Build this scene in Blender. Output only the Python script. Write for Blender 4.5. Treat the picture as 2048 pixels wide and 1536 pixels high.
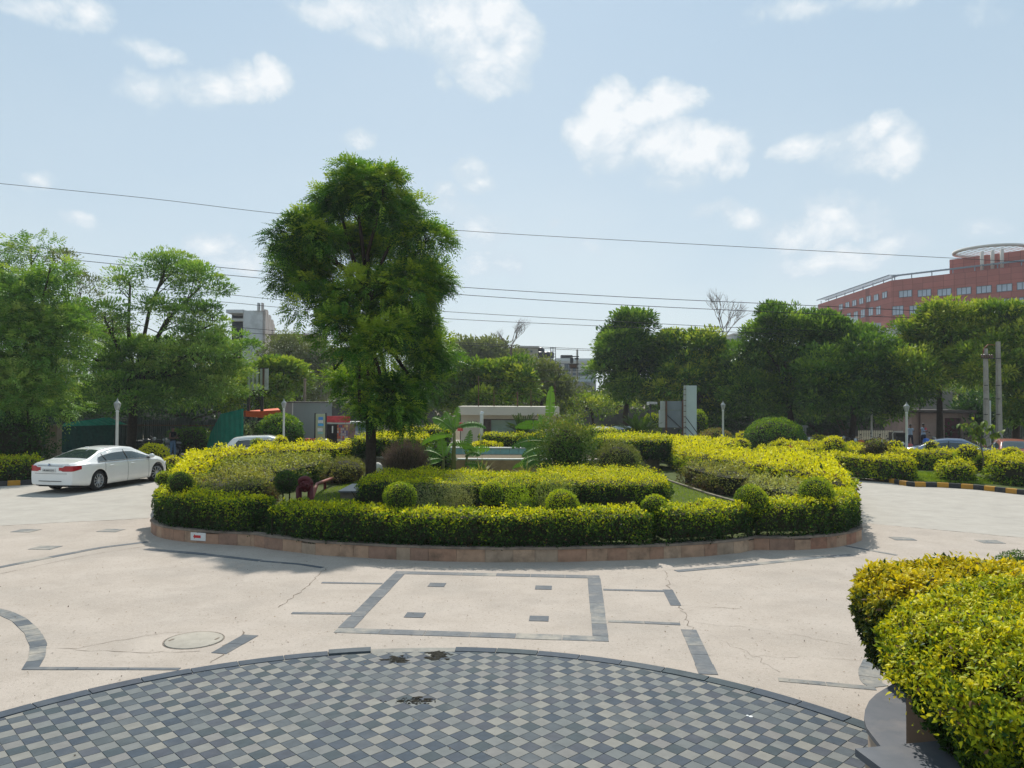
import bpy, math, random
import numpy as np
from mathutils import Vector, Matrix
random.seed(7); R=np.random.default_rng(11)
for o in list(bpy.data.objects): bpy.data.objects.remove(o)
sc=bpy.context.scene; COL=sc.collection
# ---------------- camera -----------------------------------------------------
F=1547.; H=3.3; PITCH=math.radians(1.1); ROLL=math.radians(0.28)
cd=bpy.data.cameras.new('camera'); cam=bpy.data.objects.new('camera',cd); COL.objects.link(cam); sc.camera=cam
cd.sensor_width=36; cd.lens=36*F/2048; cd.clip_start=.1; cd.clip_end=6000
cam.matrix_world=Matrix.Translation((0,0,H))@Matrix.Rotation(math.pi/2+PITCH,4,'X')@Matrix.Rotation(ROLL,4,'Z')
# ---------------- sun, exposure ----------------------------------------------
SUN_EL=math.radians(48); SUN_AZ=math.radians(-2)      # azimuth from +Y towards +X
sd=bpy.data.lights.new('sun','SUN'); sun=bpy.data.objects.new('sun',sd); COL.objects.link(sun)
sd.energy=5.0; sd.angle=math.radians(.6); sd.color=(1,.95,.86)
sdir=Vector((math.sin(SUN_AZ)*math.cos(SUN_EL),math.cos(SUN_AZ)*math.cos(SUN_EL),math.sin(SUN_EL)))
sun.rotation_euler=(-sdir).to_track_quat('-Z','Y').to_euler(); sun.location=(20,60,80)
vs=sc.view_settings; vs.view_transform='Standard'; vs.look='None'; vs.gamma=1; vs.exposure=0.03; vs.use_curve_mapping=False
sc.cycles.max_bounces=7; sc.cycles.diffuse_bounces=4; sc.cycles.glossy_bounces=3; sc.cycles.transmission_bounces=4
sc.cycles.use_denoising=True
# ---------------- sky with clouds --------------------------------------------
world=bpy.data.worlds.new('World'); sc.world=world; world.use_nodes=True
world.cycles.sampling_method='MANUAL'; world.cycles.sample_map_resolution=256
nt=world.node_tree; nt.nodes.clear()
def N(tree,t,**k):
    n=tree.nodes.new(t)
    for a,b in k.items(): setattr(n,a,b)
    return n
def M(tree,op,a,b=None,c=None,clamp=False):
    n=tree.nodes.new('ShaderNodeMath'); n.operation=op; n.use_clamp=clamp
    for i,v in enumerate((a,b,c)):
        if v is None: continue
        if isinstance(v,(int,float)): n.inputs[i].default_value=v
        else: tree.links.new(v,n.inputs[i])
    return n.outputs[0]
SKYMIX=.8
def build_sky():
    L=nt.links
    sky=N(nt,'ShaderNodeTexSky',sky_type='NISHITA',sun_disc=False,sun_elevation=SUN_EL,sun_rotation=SUN_AZ,air_density=1.0,dust_density=1.6,ozone_density=1.4,altitude=200)
    b1=N(nt,'ShaderNodeBackground'); L.new(sky.outputs[0],b1.inputs[0]); b1.inputs[1].default_value=.095
    tc=N(nt,'ShaderNodeTexCoord'); nrm=N(nt,'ShaderNodeVectorMath',operation='NORMALIZE'); L.new(tc.outputs['Generated'],nrm.inputs[0])
    sp=N(nt,'ShaderNodeSeparateXYZ'); L.new(nrm.outputs[0],sp.inputs[0])
    az=M(nt,'ARCTAN2',sp.outputs[0],sp.outputs[1]); el=M(nt,'ARCSINE',sp.outputs[2])
    def noise(scale,detail,rough,dist=0,sz=1,off=0,col=False):
        mp=N(nt,'ShaderNodeMapping'); mp.inputs['Scale'].default_value=(1,1,sz); mp.inputs['Location'].default_value=(off,off*.7,off*.3); L.new(nrm.outputs[0],mp.inputs[0])
        n=N(nt,'ShaderNodeTexNoise'); n.inputs['Scale'].default_value=scale; n.inputs['Detail'].default_value=detail; n.inputs['Roughness'].default_value=rough; n.inputs['Distortion'].default_value=dist
        L.new(mp.outputs[0],n.inputs['Vector']); return n.outputs['Color' if col else 'Fac']
    def vor(scale,off=0):
        mp=N(nt,'ShaderNodeMapping'); mp.inputs['Location'].default_value=(off,off,0); L.new(nrm.outputs[0],mp.inputs[0])
        n=N(nt,'ShaderNodeTexVoronoi',feature='F1'); n.inputs['Scale'].default_value=scale; n.inputs['Detail'].default_value=0; L.new(mp.outputs[0],n.inputs['Vector']); return n.outputs['Distance']
    n1=noise(12,9,.66,.35,1.3); n3=noise(3.2,3,.55,.3,2.2)
    v1=vor(24)
    w1=N(nt,'ShaderNodeSeparateColor'); L.new(noise(7,1,.5,0,1,0,True),w1.inputs[0]); w2=N(nt,'ShaderNodeSeparateColor'); L.new(noise(26,3,.6,0,1,5,True),w2.inputs[0])
    def warp(a,k,a1,a2): return M(nt,'ADD',a,M(nt,'ADD',M(nt,'MULTIPLY',M(nt,'SUBTRACT',w1.outputs[k],.5),a1),M(nt,'MULTIPLY',M(nt,'SUBTRACT',w2.outputs[k],.5),a2)))
    az2=warp(az,0,.07,.035); el2=warp(el,1,.05,.03)
    # (px,py,half width,half height,weight,softness) of the clouds measured in the photograph, turned into azimuth / elevation
    C=[(690,20,110,28,.75),(800,40,100,45,.9),(900,55,90,52,1.0),(1000,40,50,45,1.2),(1045,85,42,48,1.2),(985,120,70,40,1.0),(1030,140,40,26,.9),(760,78,60,22,.55),(885,150,22,18,.6),
       (1222,195,38,30,1.3),(1200,225,32,30,1.1),(1330,205,46,25,1.3),(1290,230,40,30,1.2),(1170,275,50,36,1.15),(1240,275,70,42,1.2),(1320,290,70,38,1.1),(1420,275,56,26,1.0),(1390,315,80,34,.95),(1460,345,34,24,.8),(1250,325,90,28,.6),(1370,365,90,24,.45),
       (1600,300,50,20,.85),(1680,300,80,24,1.0),(1765,275,38,24,1.15),(1800,305,52,26,1.0),(1740,330,100,22,.7),
       (540,148,34,24,1.1),(490,158,46,26,1.0),(430,168,40,22,.95),(370,182,60,24,.8),(290,170,60,26,.7),(255,140,30,20,.5),(305,102,60,14,.75),(350,112,30,14,.6),(320,205,50,18,.4),
       (60,14,70,24,.7),(150,12,60,26,.9),(190,35,40,20,.5),(120,48,44,18,.5),(710,285,38,18,.8),
       (925,345,30,24,1.1),(955,380,26,22,.9),(895,395,36,20,.8),(890,430,70,26,.7),(960,470,80,30,.6),(1000,530,90,34,.5),(420,485,40,18,.95),(460,510,56,22,.8),(90,362,34,12,.8),(45,375,40,12,.4),(150,445,40,14,.5),
       (1440,430,50,18,.7),(1500,445,60,20,.8),(1670,415,50,20,.9),(1740,440,70,26,.9),(1600,460,100,30,.75),(1800,480,70,30,.7),(1680,520,180,40,.5),(1100,455,24,10,.5),(1210,462,22,10,.5),(1150,500,90,22,.35),(1600,12,120,20,.55),(1760,8,80,20,.55),(1980,20,70,22,.45),(1525,30,20,12,.5),(1970,470,60,22,.4)]
    m=None; CK=.98; vec=N(nt,'ShaderNodeCombineXYZ'); L.new(az2,vec.inputs[0]); L.new(el2,vec.inputs[1])
    for px,py,rx,ry,w in C:
        x=(px-1024)/F; y=-(py-768)/F
        X=x*math.cos(ROLL)-y*math.sin(ROLL); Y=x*math.sin(ROLL)+y*math.cos(ROLL)
        v=Vector((X,math.cos(PITCH)-Y*math.sin(PITCH),math.sin(PITCH)+Y*math.cos(PITCH))).normalized()
        a0=math.atan2(v.x,v.y); e0=math.asin(v.z)
        kx=1/(rx/F*math.cos(a0)**2*1.15); ky=1/(ry/F*1.2)
        va=N(nt,'ShaderNodeVectorMath',operation='MULTIPLY_ADD'); L.new(vec.outputs[0],va.inputs[0]); va.inputs[1].default_value=(kx,ky,0); va.inputs[2].default_value=(-a0*kx,-e0*ky,0)
        ln=N(nt,'ShaderNodeVectorMath',operation='LENGTH'); L.new(va.outputs[0],ln.inputs[0])
        g=M(nt,'MULTIPLY_ADD',ln.outputs['Value'],-w*.66,w*CK)
        m=g if m is None else M(nt,'MAXIMUM',m,g)
    m=M(nt,'MAXIMUM',m,0.)
    # scattered clouds over the rest of the dome
    far=M(nt,'MULTIPLY',M(nt,'SUBTRACT',M(nt,'ABSOLUTE',az),.72),3.,clamp=True)
    up=M(nt,'MULTIPLY',M(nt,'SUBTRACT',el,.56),5.,clamp=True)
    oth=M(nt,'MULTIPLY',M(nt,'MAXIMUM',far,up),M(nt,'MULTIPLY',M(nt,'SUBTRACT',n3,.5),5.,clamp=True))
    m=M(nt,'MAXIMUM',m,M(nt,'MULTIPLY',oth,.6))
    bil=M(nt,'MULTIPLY',M(nt,'SUBTRACT',.5,v1),1.0)      # billows
    e=M(nt,'ADD',M(nt,'MULTIPLY',M(nt,'SUBTRACT',n1,.5),3.0),bil)
    dens=M(nt,'ADD',m,M(nt,'MULTIPLY',e,M(nt,'ADD',M(nt,'MULTIPLY',m,.7),.05)))
    mr=N(nt,'ShaderNodeMapRange',interpolation_type='SMOOTHSTEP'); mr.inputs[1].default_value=.13; mr.inputs[2].default_value=.41; mr.inputs[4].default_value=.88; L.new(dens,mr.inputs[0])
    # thin veil low in the sky
    veil=M(nt,'MULTIPLY',M(nt,'SUBTRACT',.50,el),1.9,clamp=True)
    veil=M(nt,'MULTIPLY',veil,M(nt,'ADD',M(nt,'MULTIPLY',n3,.9),.55))
    fac=M(nt,'ADD',mr.outputs[0],M(nt,'MULTIPLY',M(nt,'SUBTRACT',1,mr.outputs[0]),SKYMIX),clamp=True)
    # haze colour rising from pale at the skyline to soft blue, clouds white with greyer folds
    hz=N(nt,'ShaderNodeMix',data_type='RGBA'); L.new(veil,hz.inputs[0]); hz.inputs[6].default_value=(.45,.625,.78,1); hz.inputs[7].default_value=(.74,.84,.87,1)
    cw=N(nt,'ShaderNodeMix',data_type='RGBA'); L.new(M(nt,'MULTIPLY',M(nt,'ADD',M(nt,'SUBTRACT',dens,.35),M(nt,'MULTIPLY',M(nt,'SUBTRACT',n1,.5),1.2)),1.6,clamp=True),cw.inputs[0]); cw.inputs[6].default_value=(.64,.75,.84,1); cw.inputs[7].default_value=(.97,.99,1,1)
    cr=N(nt,'ShaderNodeMix',data_type='RGBA'); L.new(mr.outputs[0],cr.inputs[0]); L.new(hz.outputs[2],cr.inputs[6]); L.new(cw.outputs[2],cr.inputs[7])
    b2=N(nt,'ShaderNodeBackground'); b2.inputs[1].default_value=.98; L.new(cr.outputs[2],b2.inputs[0])
    mx=N(nt,'ShaderNodeMixShader'); L.new(fac,mx.inputs[0]); L.new(b1.outputs[0],mx.inputs[1]); L.new(b2.outputs[0],mx.inputs[2])
    out=N(nt,'ShaderNodeOutputWorld'); L.new(mx.outputs[0],out.inputs[0])
build_sky()
# ---------------- helpers -----------------------------------------------------
def ray(px,py):
    x=(px-1024)/F; y=-(py-768)/F
    X=x*math.cos(ROLL)-y*math.sin(ROLL); Y=x*math.sin(ROLL)+y*math.cos(ROLL)
    return Vector((X,math.cos(PITCH)-Y*math.sin(PITCH),math.sin(PITCH)+Y*math.cos(PITCH)))
def at(px,py,z=0.):            # measured point of the photograph lying on height z -> metres
    r=ray(px,py); t=(z-H)/r.z; return Vector((r.x*t,r.y*t,z))
def W(px,py,d):                # measured point of the photograph lying d metres ahead -> metres
    r=ray(px,py); t=d/r.y; return Vector((r.x*t,d,H+r.z*t))
def tag(o,label=None,cat=None,group=None,kind=None):
    if label: o['label']=label
    if cat: o['category']=cat
    if group: o['group']=group
    if kind: o['kind']=kind
    return o
def thing(name,label,cat,loc=(0,0,0),rz=0,group=None):
    o=bpy.data.objects.new(name,None); COL.objects.link(o); o.location=loc; o.rotation_euler=(0,0,rz); o.empty_display_size=.2
    return tag(o,label,cat,group)
def newobj(name,me,parent=None,world=True):
    o=bpy.data.objects.new(name,me); COL.objects.link(o)
    if parent is not None:
        o.parent=parent
        if world:
            w=Vector((0,0,0)); p=parent
            while p is not None: w+=p.location; p=p.parent
            o.location=-w
    return o
def copy_tree(o,parent=None):
    c=o.copy(); COL.objects.link(c); c.parent=parent
    for ch in o.children: copy_tree(ch,c)
    return c
class MB:
    def __init__(s): s.v=[]; s.f=[]; s.m=[]; s.mi=0; s.sm=[]; s.smooth=False
    def add(s,vs,fs):
        b=len(s.v); s.v+= [tuple(v) for v in vs]
        for f in fs: s.f.append(tuple(i+b for i in f)); s.m.append(s.mi); s.sm.append(s.smooth)
        return s
    def box(s,c,d,rz=0,ch=0.,ax=None):
        x,y,z=[a/2 for a in d]; Mx=ax if ax is not None else Matrix.Rotation(rz,3,'Z'); c=Vector(c)
        if ch<=0:
            P=[(-x,-y,-z),(x,-y,-z),(x,y,-z),(-x,y,-z),(-x,-y,z),(x,-y,z),(x,y,z),(-x,y,z)]
            Fc=[(0,3,2,1),(4,5,6,7),(0,1,5,4),(1,2,6,5),(2,3,7,6),(3,0,4,7)]
        else:
            P=[(-x,-y,-z),(x,-y,-z),(x,y,-z),(-x,y,-z),(-x,-y,z-ch),(x,-y,z-ch),(x,y,z-ch),(-x,y,z-ch),(-x+ch,-y+ch,z),(x-ch,-y+ch,z),(x-ch,y-ch,z),(-x+ch,y-ch,z)]
            Fc=[(0,3,2,1),(8,9,10,11),(0,1,5,4),(1,2,6,5),(2,3,7,6),(3,0,4,7),(4,5,9,8),(5,6,10,9),(6,7,11,10),(7,4,8,11)]
        return s.add([c+Mx@Vector(p) for p in P],Fc)
    def prism(s,poly,z0,z1):
        n=len(poly)
        A=sum(poly[i][0]*poly[(i+1)%n][1]-poly[(i+1)%n][0]*poly[i][1] for i in range(n))
        if A<0: poly=list(poly)[::-1]
        vs=[(p[0],p[1],z0) for p in poly]+[(p[0],p[1],z1) for p in poly]
        fs=[tuple(range(n))[::-1],tuple(range(n,2*n))]+[(i,(i+1)%n,n+(i+1)%n,n+i) for i in range(n)]
        return s.add(vs,fs)
    def tube(s,pts,r,n=8,cap=True):
        pts=[Vector(p) for p in pts]; k=len(pts)
        rs=r if isinstance(r,(list,tuple,np.ndarray)) else [r]*k
        vs=[];fs=[]; up=None
        for i in range(k):
            t=(pts[min(i+1,k-1)]-pts[max(i-1,0)])
            t=t.normalized() if t.length>1e-9 else Vector((0,0,1))
            if up is None: up=t.orthogonal().normalized()
            up=(up-t*up.dot(t)); up=up.normalized() if up.length>1e-6 else t.orthogonal().normalized()
            b=t.cross(up)
            for j in range(n):
                a=2*math.pi*j/n; vs.append(pts[i]+(up*math.cos(a)+b*math.sin(a))*rs[i])
        for i in range(k-1):
            for j in range(n): fs.append((i*n+j,i*n+(j+1)%n,(i+1)*n+(j+1)%n,(i+1)*n+j))
        if cap: fs.append(tuple(range(n))[::-1]); fs.append(tuple((k-1)*n+j for j in range(n)))
        sm=s.smooth; s.smooth=True; s.add(vs,fs); s.smooth=sm; return s
    def lathe(s,prof,c=(0,0,0),n=16,ax=None,cap=True):   # profile (r,z) about Z (or matrix ax)
        Mx=ax if ax is not None else Matrix.Identity(3); c=Vector(c); vs=[];fs=[]; k=len(prof)
        for r,z in prof:
            for j in range(n):
                a=2*math.pi*j/n; vs.append(c+Mx@Vector((r*math.cos(a),r*math.sin(a),z)))
        for i in range(k-1):
            for j in range(n): fs.append((i*n+j,i*n+(j+1)%n,(i+1)*n+(j+1)%n,(i+1)*n+j))
        cap=cap and prof[0]!=prof[-1]
        if cap and prof[0][0]>1e-4: fs.append(tuple(range(n))[::-1])
        if cap and prof[-1][0]>1e-4: fs.append(tuple((k-1)*n+j for j in range(n)))
        sm=s.smooth; s.smooth=True; s.add(vs,fs); s.smooth=sm; return s
    def ell(s,c,r,n=14,k=9,ax=None):
        Mx=ax if ax is not None else Matrix.Identity(3)
        S=Matrix.Diagonal(Vector(r))
        return s.lathe([(max(math.sin(math.pi*i/(k-1)),1e-5),-math.cos(math.pi*i/(k-1))) for i in range(k)],c,n,Mx@S)
    def grid(s,P,flip=False):     # P[i][j] points
        a=len(P);b=len(P[0]); vs=[p for row in P for p in row]; fs=[]
        for i in range(a-1):
            for j in range(b-1):
                f=(i*b+j,i*b+j+1,(i+1)*b+j+1,(i+1)*b+j); fs.append(f[::-1] if flip else f)
        return s.add(vs,fs)
    def mesh(s,name,mats):
        me=bpy.data.meshes.new(name); me.from_pydata(s.v,[],s.f)
        if not isinstance(mats,(list,tuple)): mats=[mats]
        for m in mats: me.materials.append(m)
        me.polygons.foreach_set('material_index',s.m); me.polygons.foreach_set('use_smooth',s.sm); me.update(); return me
    def build(s,name,mat,parent=None,world=True,label=None,cat=None,group=None,kind=None):
        o=newobj(name,s.mesh(name,mat),parent,world); return tag(o,label,cat,group,kind)
# ---------------- materials ---------------------------------------------------
MATS={}
def mat(name,col,rough=.7,spec=.3,metal=0,var=.15,scale=6.,bump=.0,bscale=40.,col2=None,dirt=None,dscale=1.5,damt=.5,coat=0,dthr=.5,detail=5,world=False):
    """procedural surface: base colour broken up by two noises, optional dirt colour, fine bump"""
    if name in MATS: return MATS[name]
    m=bpy.data.materials.new(name); m.use_nodes=True; t=m.node_tree; L=t.links; bs=t.nodes['Principled BSDF']; MATS[name]=m
    tc=N(t,'ShaderNodeNewGeometry' if world else 'ShaderNodeTexCoord'); CO=tc.outputs['Position' if world else 'Object']
    def nz(sc_,det=5,rough_=.6):
        n=N(t,'ShaderNodeTexNoise'); n.inputs['Scale'].default_value=sc_; n.inputs['Detail'].default_value=det; n.inputs['Roughness'].default_value=rough_; L.new(CO,n.inputs['Vector']); return n.outputs['Fac']
    n1=nz(scale,detail)
    mx=N(t,'ShaderNodeMix',data_type='RGBA'); mr=N(t,'ShaderNodeMapRange'); mr.inputs[1].default_value=.3; mr.inputs[2].default_value=.7; L.new(n1,mr.inputs[0]); L.new(mr.outputs[0],mx.inputs[0])
    c2=col2 if col2 else tuple(min(1,c*(1+var)) for c in col)
    c1=col if col2 else tuple(c*(1-var) for c in col)
    mx.inputs[6].default_value=(*c1,1); mx.inputs[7].default_value=(*c2,1); out=mx.outputs[2]
    if dirt:
        n2=nz(dscale,7,.65); r2=N(t,'ShaderNodeMapRange'); r2.inputs[1].default_value=dthr; r2.inputs[2].default_value=dthr+.22; r2.inputs[4].default_value=damt; L.new(n2,r2.inputs[0])
        m2=N(t,'ShaderNodeMix',data_type='RGBA'); L.new(r2.outputs[0],m2.inputs[0]); L.new(out,m2.inputs[6]); m2.inputs[7].default_value=(*dirt,1); out=m2.outputs[2]
    L.new(out,bs.inputs['Base Color']); bs.inputs['Roughness'].default_value=rough; bs.inputs['Specular IOR Level'].default_value=spec; bs.inputs['Metallic'].default_value=metal; bs.inputs['Coat Weight'].default_value=coat; bs.inputs['Coat Roughness'].default_value=.05
    if bump>0:
        b=N(t,'ShaderNodeBump'); b.inputs['Strength'].default_value=bump; b.inputs['Distance'].default_value=.02; L.new(nz(bscale,4),b.inputs['Height']); L.new(b.outputs[0],bs.inputs['Normal'])
    return m
def leafmat(name,trans=.35,rough=.5,spec=.12,tint=(1.25,1.15,.6)):
    if name in MATS: return MATS[name]
    m=bpy.data.materials.new(name); m.use_nodes=True; t=m.node_tree; L=t.links; bs=t.nodes['Principled BSDF']; MATS[name]=m
    at_=N(t,'ShaderNodeAttribute',attribute_name='col'); L.new(at_.outputs['Color'],bs.inputs['Base Color'])
    bs.inputs['Roughness'].default_value=rough; bs.inputs['Specular IOR Level'].default_value=spec
    vm=N(t,'ShaderNodeVectorMath',operation='MULTIPLY'); L.new(at_.outputs['Color'],vm.inputs[0]); vm.inputs[1].default_value=tint
    tr=N(t,'ShaderNodeBsdfTranslucent'); L.new(vm.outputs[0],tr.inputs[0])
    mx=N(t,'ShaderNodeMixShader'); mx.inputs[0].default_value=trans; L.new(bs.outputs[0],mx.inputs[1]); L.new(tr.outputs[0],mx.inputs[2])
    L.new(mx.outputs[0],t.nodes['Material Output'].inputs[0]); return m
def glassmat(name,col,rough=.04,spec=.8):
    return mat(name,col,rough,spec,0,.1,2)
# ---------------- foliage -----------------------------------------------------
def unit(a): return a/np.maximum(np.linalg.norm(a,axis=-1,keepdims=True),1e-9)
def leaves(name,P,D,Nn,Ln,Wd,col,material,parent=None,fine=False,**tg):
    """one mesh of many folded leaves: P base points, D pointing direction, Nn face normal, Ln length, Wd width, col (n,3)"""
    n=len(P); P=np.asarray(P,float); D=unit(np.asarray(D,float)); Nn=np.asarray(Nn,float); Nn=unit(Nn-D*(Nn*D).sum(1,keepdims=True)); S=np.cross(D,Nn)
    Ln=np.broadcast_to(np.asarray(Ln,float),(n,))[:,None]; Wd=np.broadcast_to(np.asarray(Wd,float),(n,))[:,None]
    if parent is not None:
        w=Vector((0,0,0)); p=parent
        while p is not None: w+=p.location; p=p.parent
        P=P-np.array(w)
    if not fine:
        V=np.stack([P,P+D*Ln*.45-S*Wd*.5+Nn*Wd*.15,P+D*Ln,P+D*Ln*.45+S*Wd*.5+Nn*Wd*.15],1); k=4
        T=np.array([[0,2,1],[0,3,2]])
    else:
        V=np.stack([P,P+D*Ln*.55+Nn*Ln*.02,P+D*Ln-Nn*Ln*.16,P+D*Ln*.28-S*Wd*.46+Nn*Wd*.2,P+D*Ln*.62-S*Wd*.36+Nn*Wd*.12-Nn*Ln*.03,P+D*Ln*.28+S*Wd*.46+Nn*Wd*.2,P+D*Ln*.62+S*Wd*.36+Nn*Wd*.12-Nn*Ln*.03],1); k=7
        T=np.array([[0,1,3],[3,1,4],[4,1,2],[0,5,1],[5,6,1],[6,2,1]])
    fs=(np.arange(n)[:,None,None]*k+T[None]).reshape(-1)
    me=bpy.data.meshes.new(name); me.vertices.add(n*k); me.vertices.foreach_set('co',V.reshape(-1).astype(np.float32))
    nf=n*len(T); me.loops.add(nf*3); me.loops.foreach_set('vertex_index',fs.astype(np.int32)); me.polygons.add(nf)
    me.polygons.foreach_set('loop_start',(np.arange(nf)*3).astype(np.int32))
    ca=me.color_attributes.new('col','FLOAT_COLOR','POINT'); c4=np.ones((n,k,4),np.float32); c4[:,:,:3]=np.clip(col,0,1)[:,None,:]
    ca.data.foreach_set('color',c4.reshape(-1)); me.materials.append(material); me.update(calc_edges=True)
    o=bpy.data.objects.new(name,me); COL.objects.link(o)
    if parent is not None: o.parent=parent
    return tag(o,**tg)
GOLD=np.array([.70,.68,.012]); LIME=np.array([.30,.42,.015]); GREEN=np.array([.055,.13,.018]); DGREEN=np.array([.022,.055,.014]); OLIVE=np.array([.21,.23,.055]); BROWN=np.array([.12,.075,.04])
def mixc(a,b,t): t=np.clip(t,0,1)[:,None]; return a*(1-t)+b*t
def ramp(t,cols):
    t=np.clip(t,0,1)*(len(cols)-1); i=np.minimum(t.astype(int),len(cols)-2); f=(t-i)[:,None]; C=np.array(cols); return C[i]*(1-f)+C[i+1]*f
def snoise(P,s=1.,seed=0):   # smooth pseudo noise -1..1
    r=np.random.default_rng(seed); o=np.zeros(len(P))
    for k in range(5):
        d=r.normal(size=3); d/=np.linalg.norm(d); f=s*(1+k*.7); o+=np.sin(P@d*f*2*math.pi+r.uniform(0,6.3))/(1+k*.45)
    return o/2.2
def dist_poly(P,poly):
    poly=np.array(poly)[:,:2]; A=poly; B=np.roll(poly,-1,0); best=np.full(len(P),1e9); nr=np.zeros((len(P),2)); 
    inside=np.zeros(len(P),bool)
    for a,b in zip(A,B):
        ab=b-a; t=np.clip(((P-a)@ab)/max(ab@ab,1e-9),0,1); q=a+t[:,None]*ab; d=np.linalg.norm(P-q,axis=1); mm=d<best; best[mm]=d[mm]; nn=np.array([ab[1],-ab[0]])/max(np.linalg.norm(ab),1e-9); nr[mm]=nn
        c=((a[1]>P[:,1])!=(b[1]>P[:,1])); 
        if abs(b[1]-a[1])>1e-9: inside^=c&(P[:,0]<(b[0]-a[0])*(P[:,1]-a[1])/(b[1]-a[1])+a[0])
    return best,nr,inside
def ccw(poly):
    n=len(poly); A=sum(poly[i][0]*poly[(i+1)%n][1]-poly[(i+1)%n][0]*poly[i][1] for i in range(n)); return list(poly) if A>0 else list(poly)[::-1]
def smooth_poly(p,it=2):
    p=[Vector((q[0],q[1])) for q in p]
    for _ in range(it):
        o=[]
        for i in range(len(p)): a,b=p[i],p[(i+1)%len(p)]; o+=[a*.75+b*.25,a*.25+b*.75]
        p=o
    return p
def inset(poly,d):
    poly=ccw(poly); n=len(poly); o=[]
    for i in range(n):
        a=Vector(poly[i-1][:2]);b=Vector(poly[i][:2]);c=Vector(poly[(i+1)%n][:2]); t=(c-a); t=t.normalized() if t.length>1e-6 else Vector((1,0)); o.append(b+Vector((-t.y,t.x))*d)
    return o
LEAF_H=leafmat('hedge_leaf',.34,.5,.12); LEAF_T=leafmat('tree_leaf',.26,.5,.12,(1.3,1.25,.45))
CORE=mat('inner_twigs',(.022,.026,.012),.9,.1,var=.5,scale=30,col2=(.04,.035,.02))
BARK=mat('bark',(.045,.034,.025),.9,.1,var=.4,scale=14,bump=.6,bscale=30); TWIG=mat('twig',(.13,.10,.075),.85,.1,var=.3,scale=20)
def hedge(name,label,poly,z0,z1,leaf=.05,dens=900,round_=.14,lump=.04,cols=(DGREEN,GREEN,LIME,GOLD),top=.88,side=.27,seed=1,cat='hedge',group=None,smooth=2,fine=False,spike=.06,core=True,gap=0.,jit=.05,fill=1.,taper=0.):
    poly=ccw(smooth_poly(poly,smooth) if smooth else [Vector(p[:2]) for p in poly]); A=np.array([[p[0],p[1]] for p in poly])
    r=np.random.default_rng(seed); lo=A.min(0); hi=A.max(0); n=int((hi-lo).prod()*dens); Q=r.uniform(lo,hi,(n,2)); db,nr,ins=dist_poly(Q,A); Q=Q[ins];db=db[ins];nr=nr[ins]
    dr=np.where(db<round_,round_*(1-np.sqrt(np.clip(1-(1-db/round_)**2,0,1))),0)
    z=z1-dr; P=np.c_[Q,z]; P[:,2]+=snoise(P*[1,1,0],.55,seed)*lump+snoise(P*[1,1,0],1.9,seed+3)*lump*.7+snoise(P*[1,1,0],4.5,seed+13)*min(lump*.5,.05)-r.exponential(jit*.8,len(P))+ (r.random(len(P))<.08)*r.uniform(0,spike,len(P))
    up=np.c_[nr*np.clip(1-db/round_,0,1)[:,None],np.ones(len(P))*np.clip(.25+db/round_,0,1)]
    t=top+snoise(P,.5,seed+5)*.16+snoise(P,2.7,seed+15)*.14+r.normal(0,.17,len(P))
    # sides
    B=np.roll(A,-1,0); seg=np.linalg.norm(B-A,axis=1); per=seg.sum(); m=int(per*(z1-z0)*dens*1.15*fill)
    i=r.choice(len(A),m,p=seg/per); u=r.random(m)[:,None]; q=A[i]*(1-u)+B[i]*u; e=(B-A)[i]; nn=unit(np.c_[e[:,1],-e[:,0]])
    h=r.random(m); zz=z0+.02+h*(z1-z0-round_*.5); ps=np.c_[q,zz]; off=snoise(ps,.6,seed+1)*lump+snoise(ps,2.1,seed+2)*lump*.7+snoise(ps,4.5,seed+12)*min(lump*.5,.05)-r.exponential(jit,m)-np.clip((zz-(z1-round_))/round_,0,1)**2*round_*.5-taper*(1-h)**1.5
    ps[:,:2]+=nn*off[:,None]
    if gap>0:
        keep=(snoise(ps*[1,1,1.3],.75,seed+9)+ (h-.2)*1.6 > -1+gap*1.4)|(r.random(m)<.25); ps,nn,h=ps[keep],nn[keep],h[keep]; m=len(ps)
    ns=np.c_[nn*1.3,np.full(m,.1)]
    ts=side+(h-.62)*.6+snoise(ps,.7,seed+6)*.2+snoise(ps,2.5,seed+16)*.15+r.normal(0,.18,m)  # sides lose gold: older green leaves, and the fronts' shade put into the colour
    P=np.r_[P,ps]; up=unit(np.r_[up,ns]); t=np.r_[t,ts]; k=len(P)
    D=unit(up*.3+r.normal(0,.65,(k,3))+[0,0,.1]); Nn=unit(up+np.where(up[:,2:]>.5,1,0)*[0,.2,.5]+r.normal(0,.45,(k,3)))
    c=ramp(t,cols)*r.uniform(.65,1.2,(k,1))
    L=leaf*r.uniform(.6,1.6,k); cen=A.mean(0)
    odd=r.random(k); c=np.where((odd<.03)[:,None],BROWN*r.uniform(.7,1.6,(k,1)),np.where((odd<.10)[:,None],DGREEN*r.uniform(.8,1.6,(k,1)),c))
    root=thing(name,label,cat,(cen[0],cen[1],z0),0,group)
    leaves('foliage',P,D,Nn,L,L*.5,c,LEAF_H,root,fine)
    if core:
        b=MB(); ip=inset(A,(.13 if round_>.1 else .06)+taper); b.prism(ip,z0+(.0 if gap<=0 else .16),z1-.14)
        if gap>0:
            s=0
            for j in range(int(per/.5)):
                a=ip[int(len(ip)*j/(per/.5))]; x=a[0]+r.normal(0,.05); y=a[1]+r.normal(0,.05); b.tube([(x,y,z0),(x+r.normal(0,.03),y,z0+.2),(x+r.normal(0,.08),y+r.normal(0,.05),z0+.45)],[.02,.016,.012],5)
        b.build('branches',CORE,root)
    return root
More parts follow.
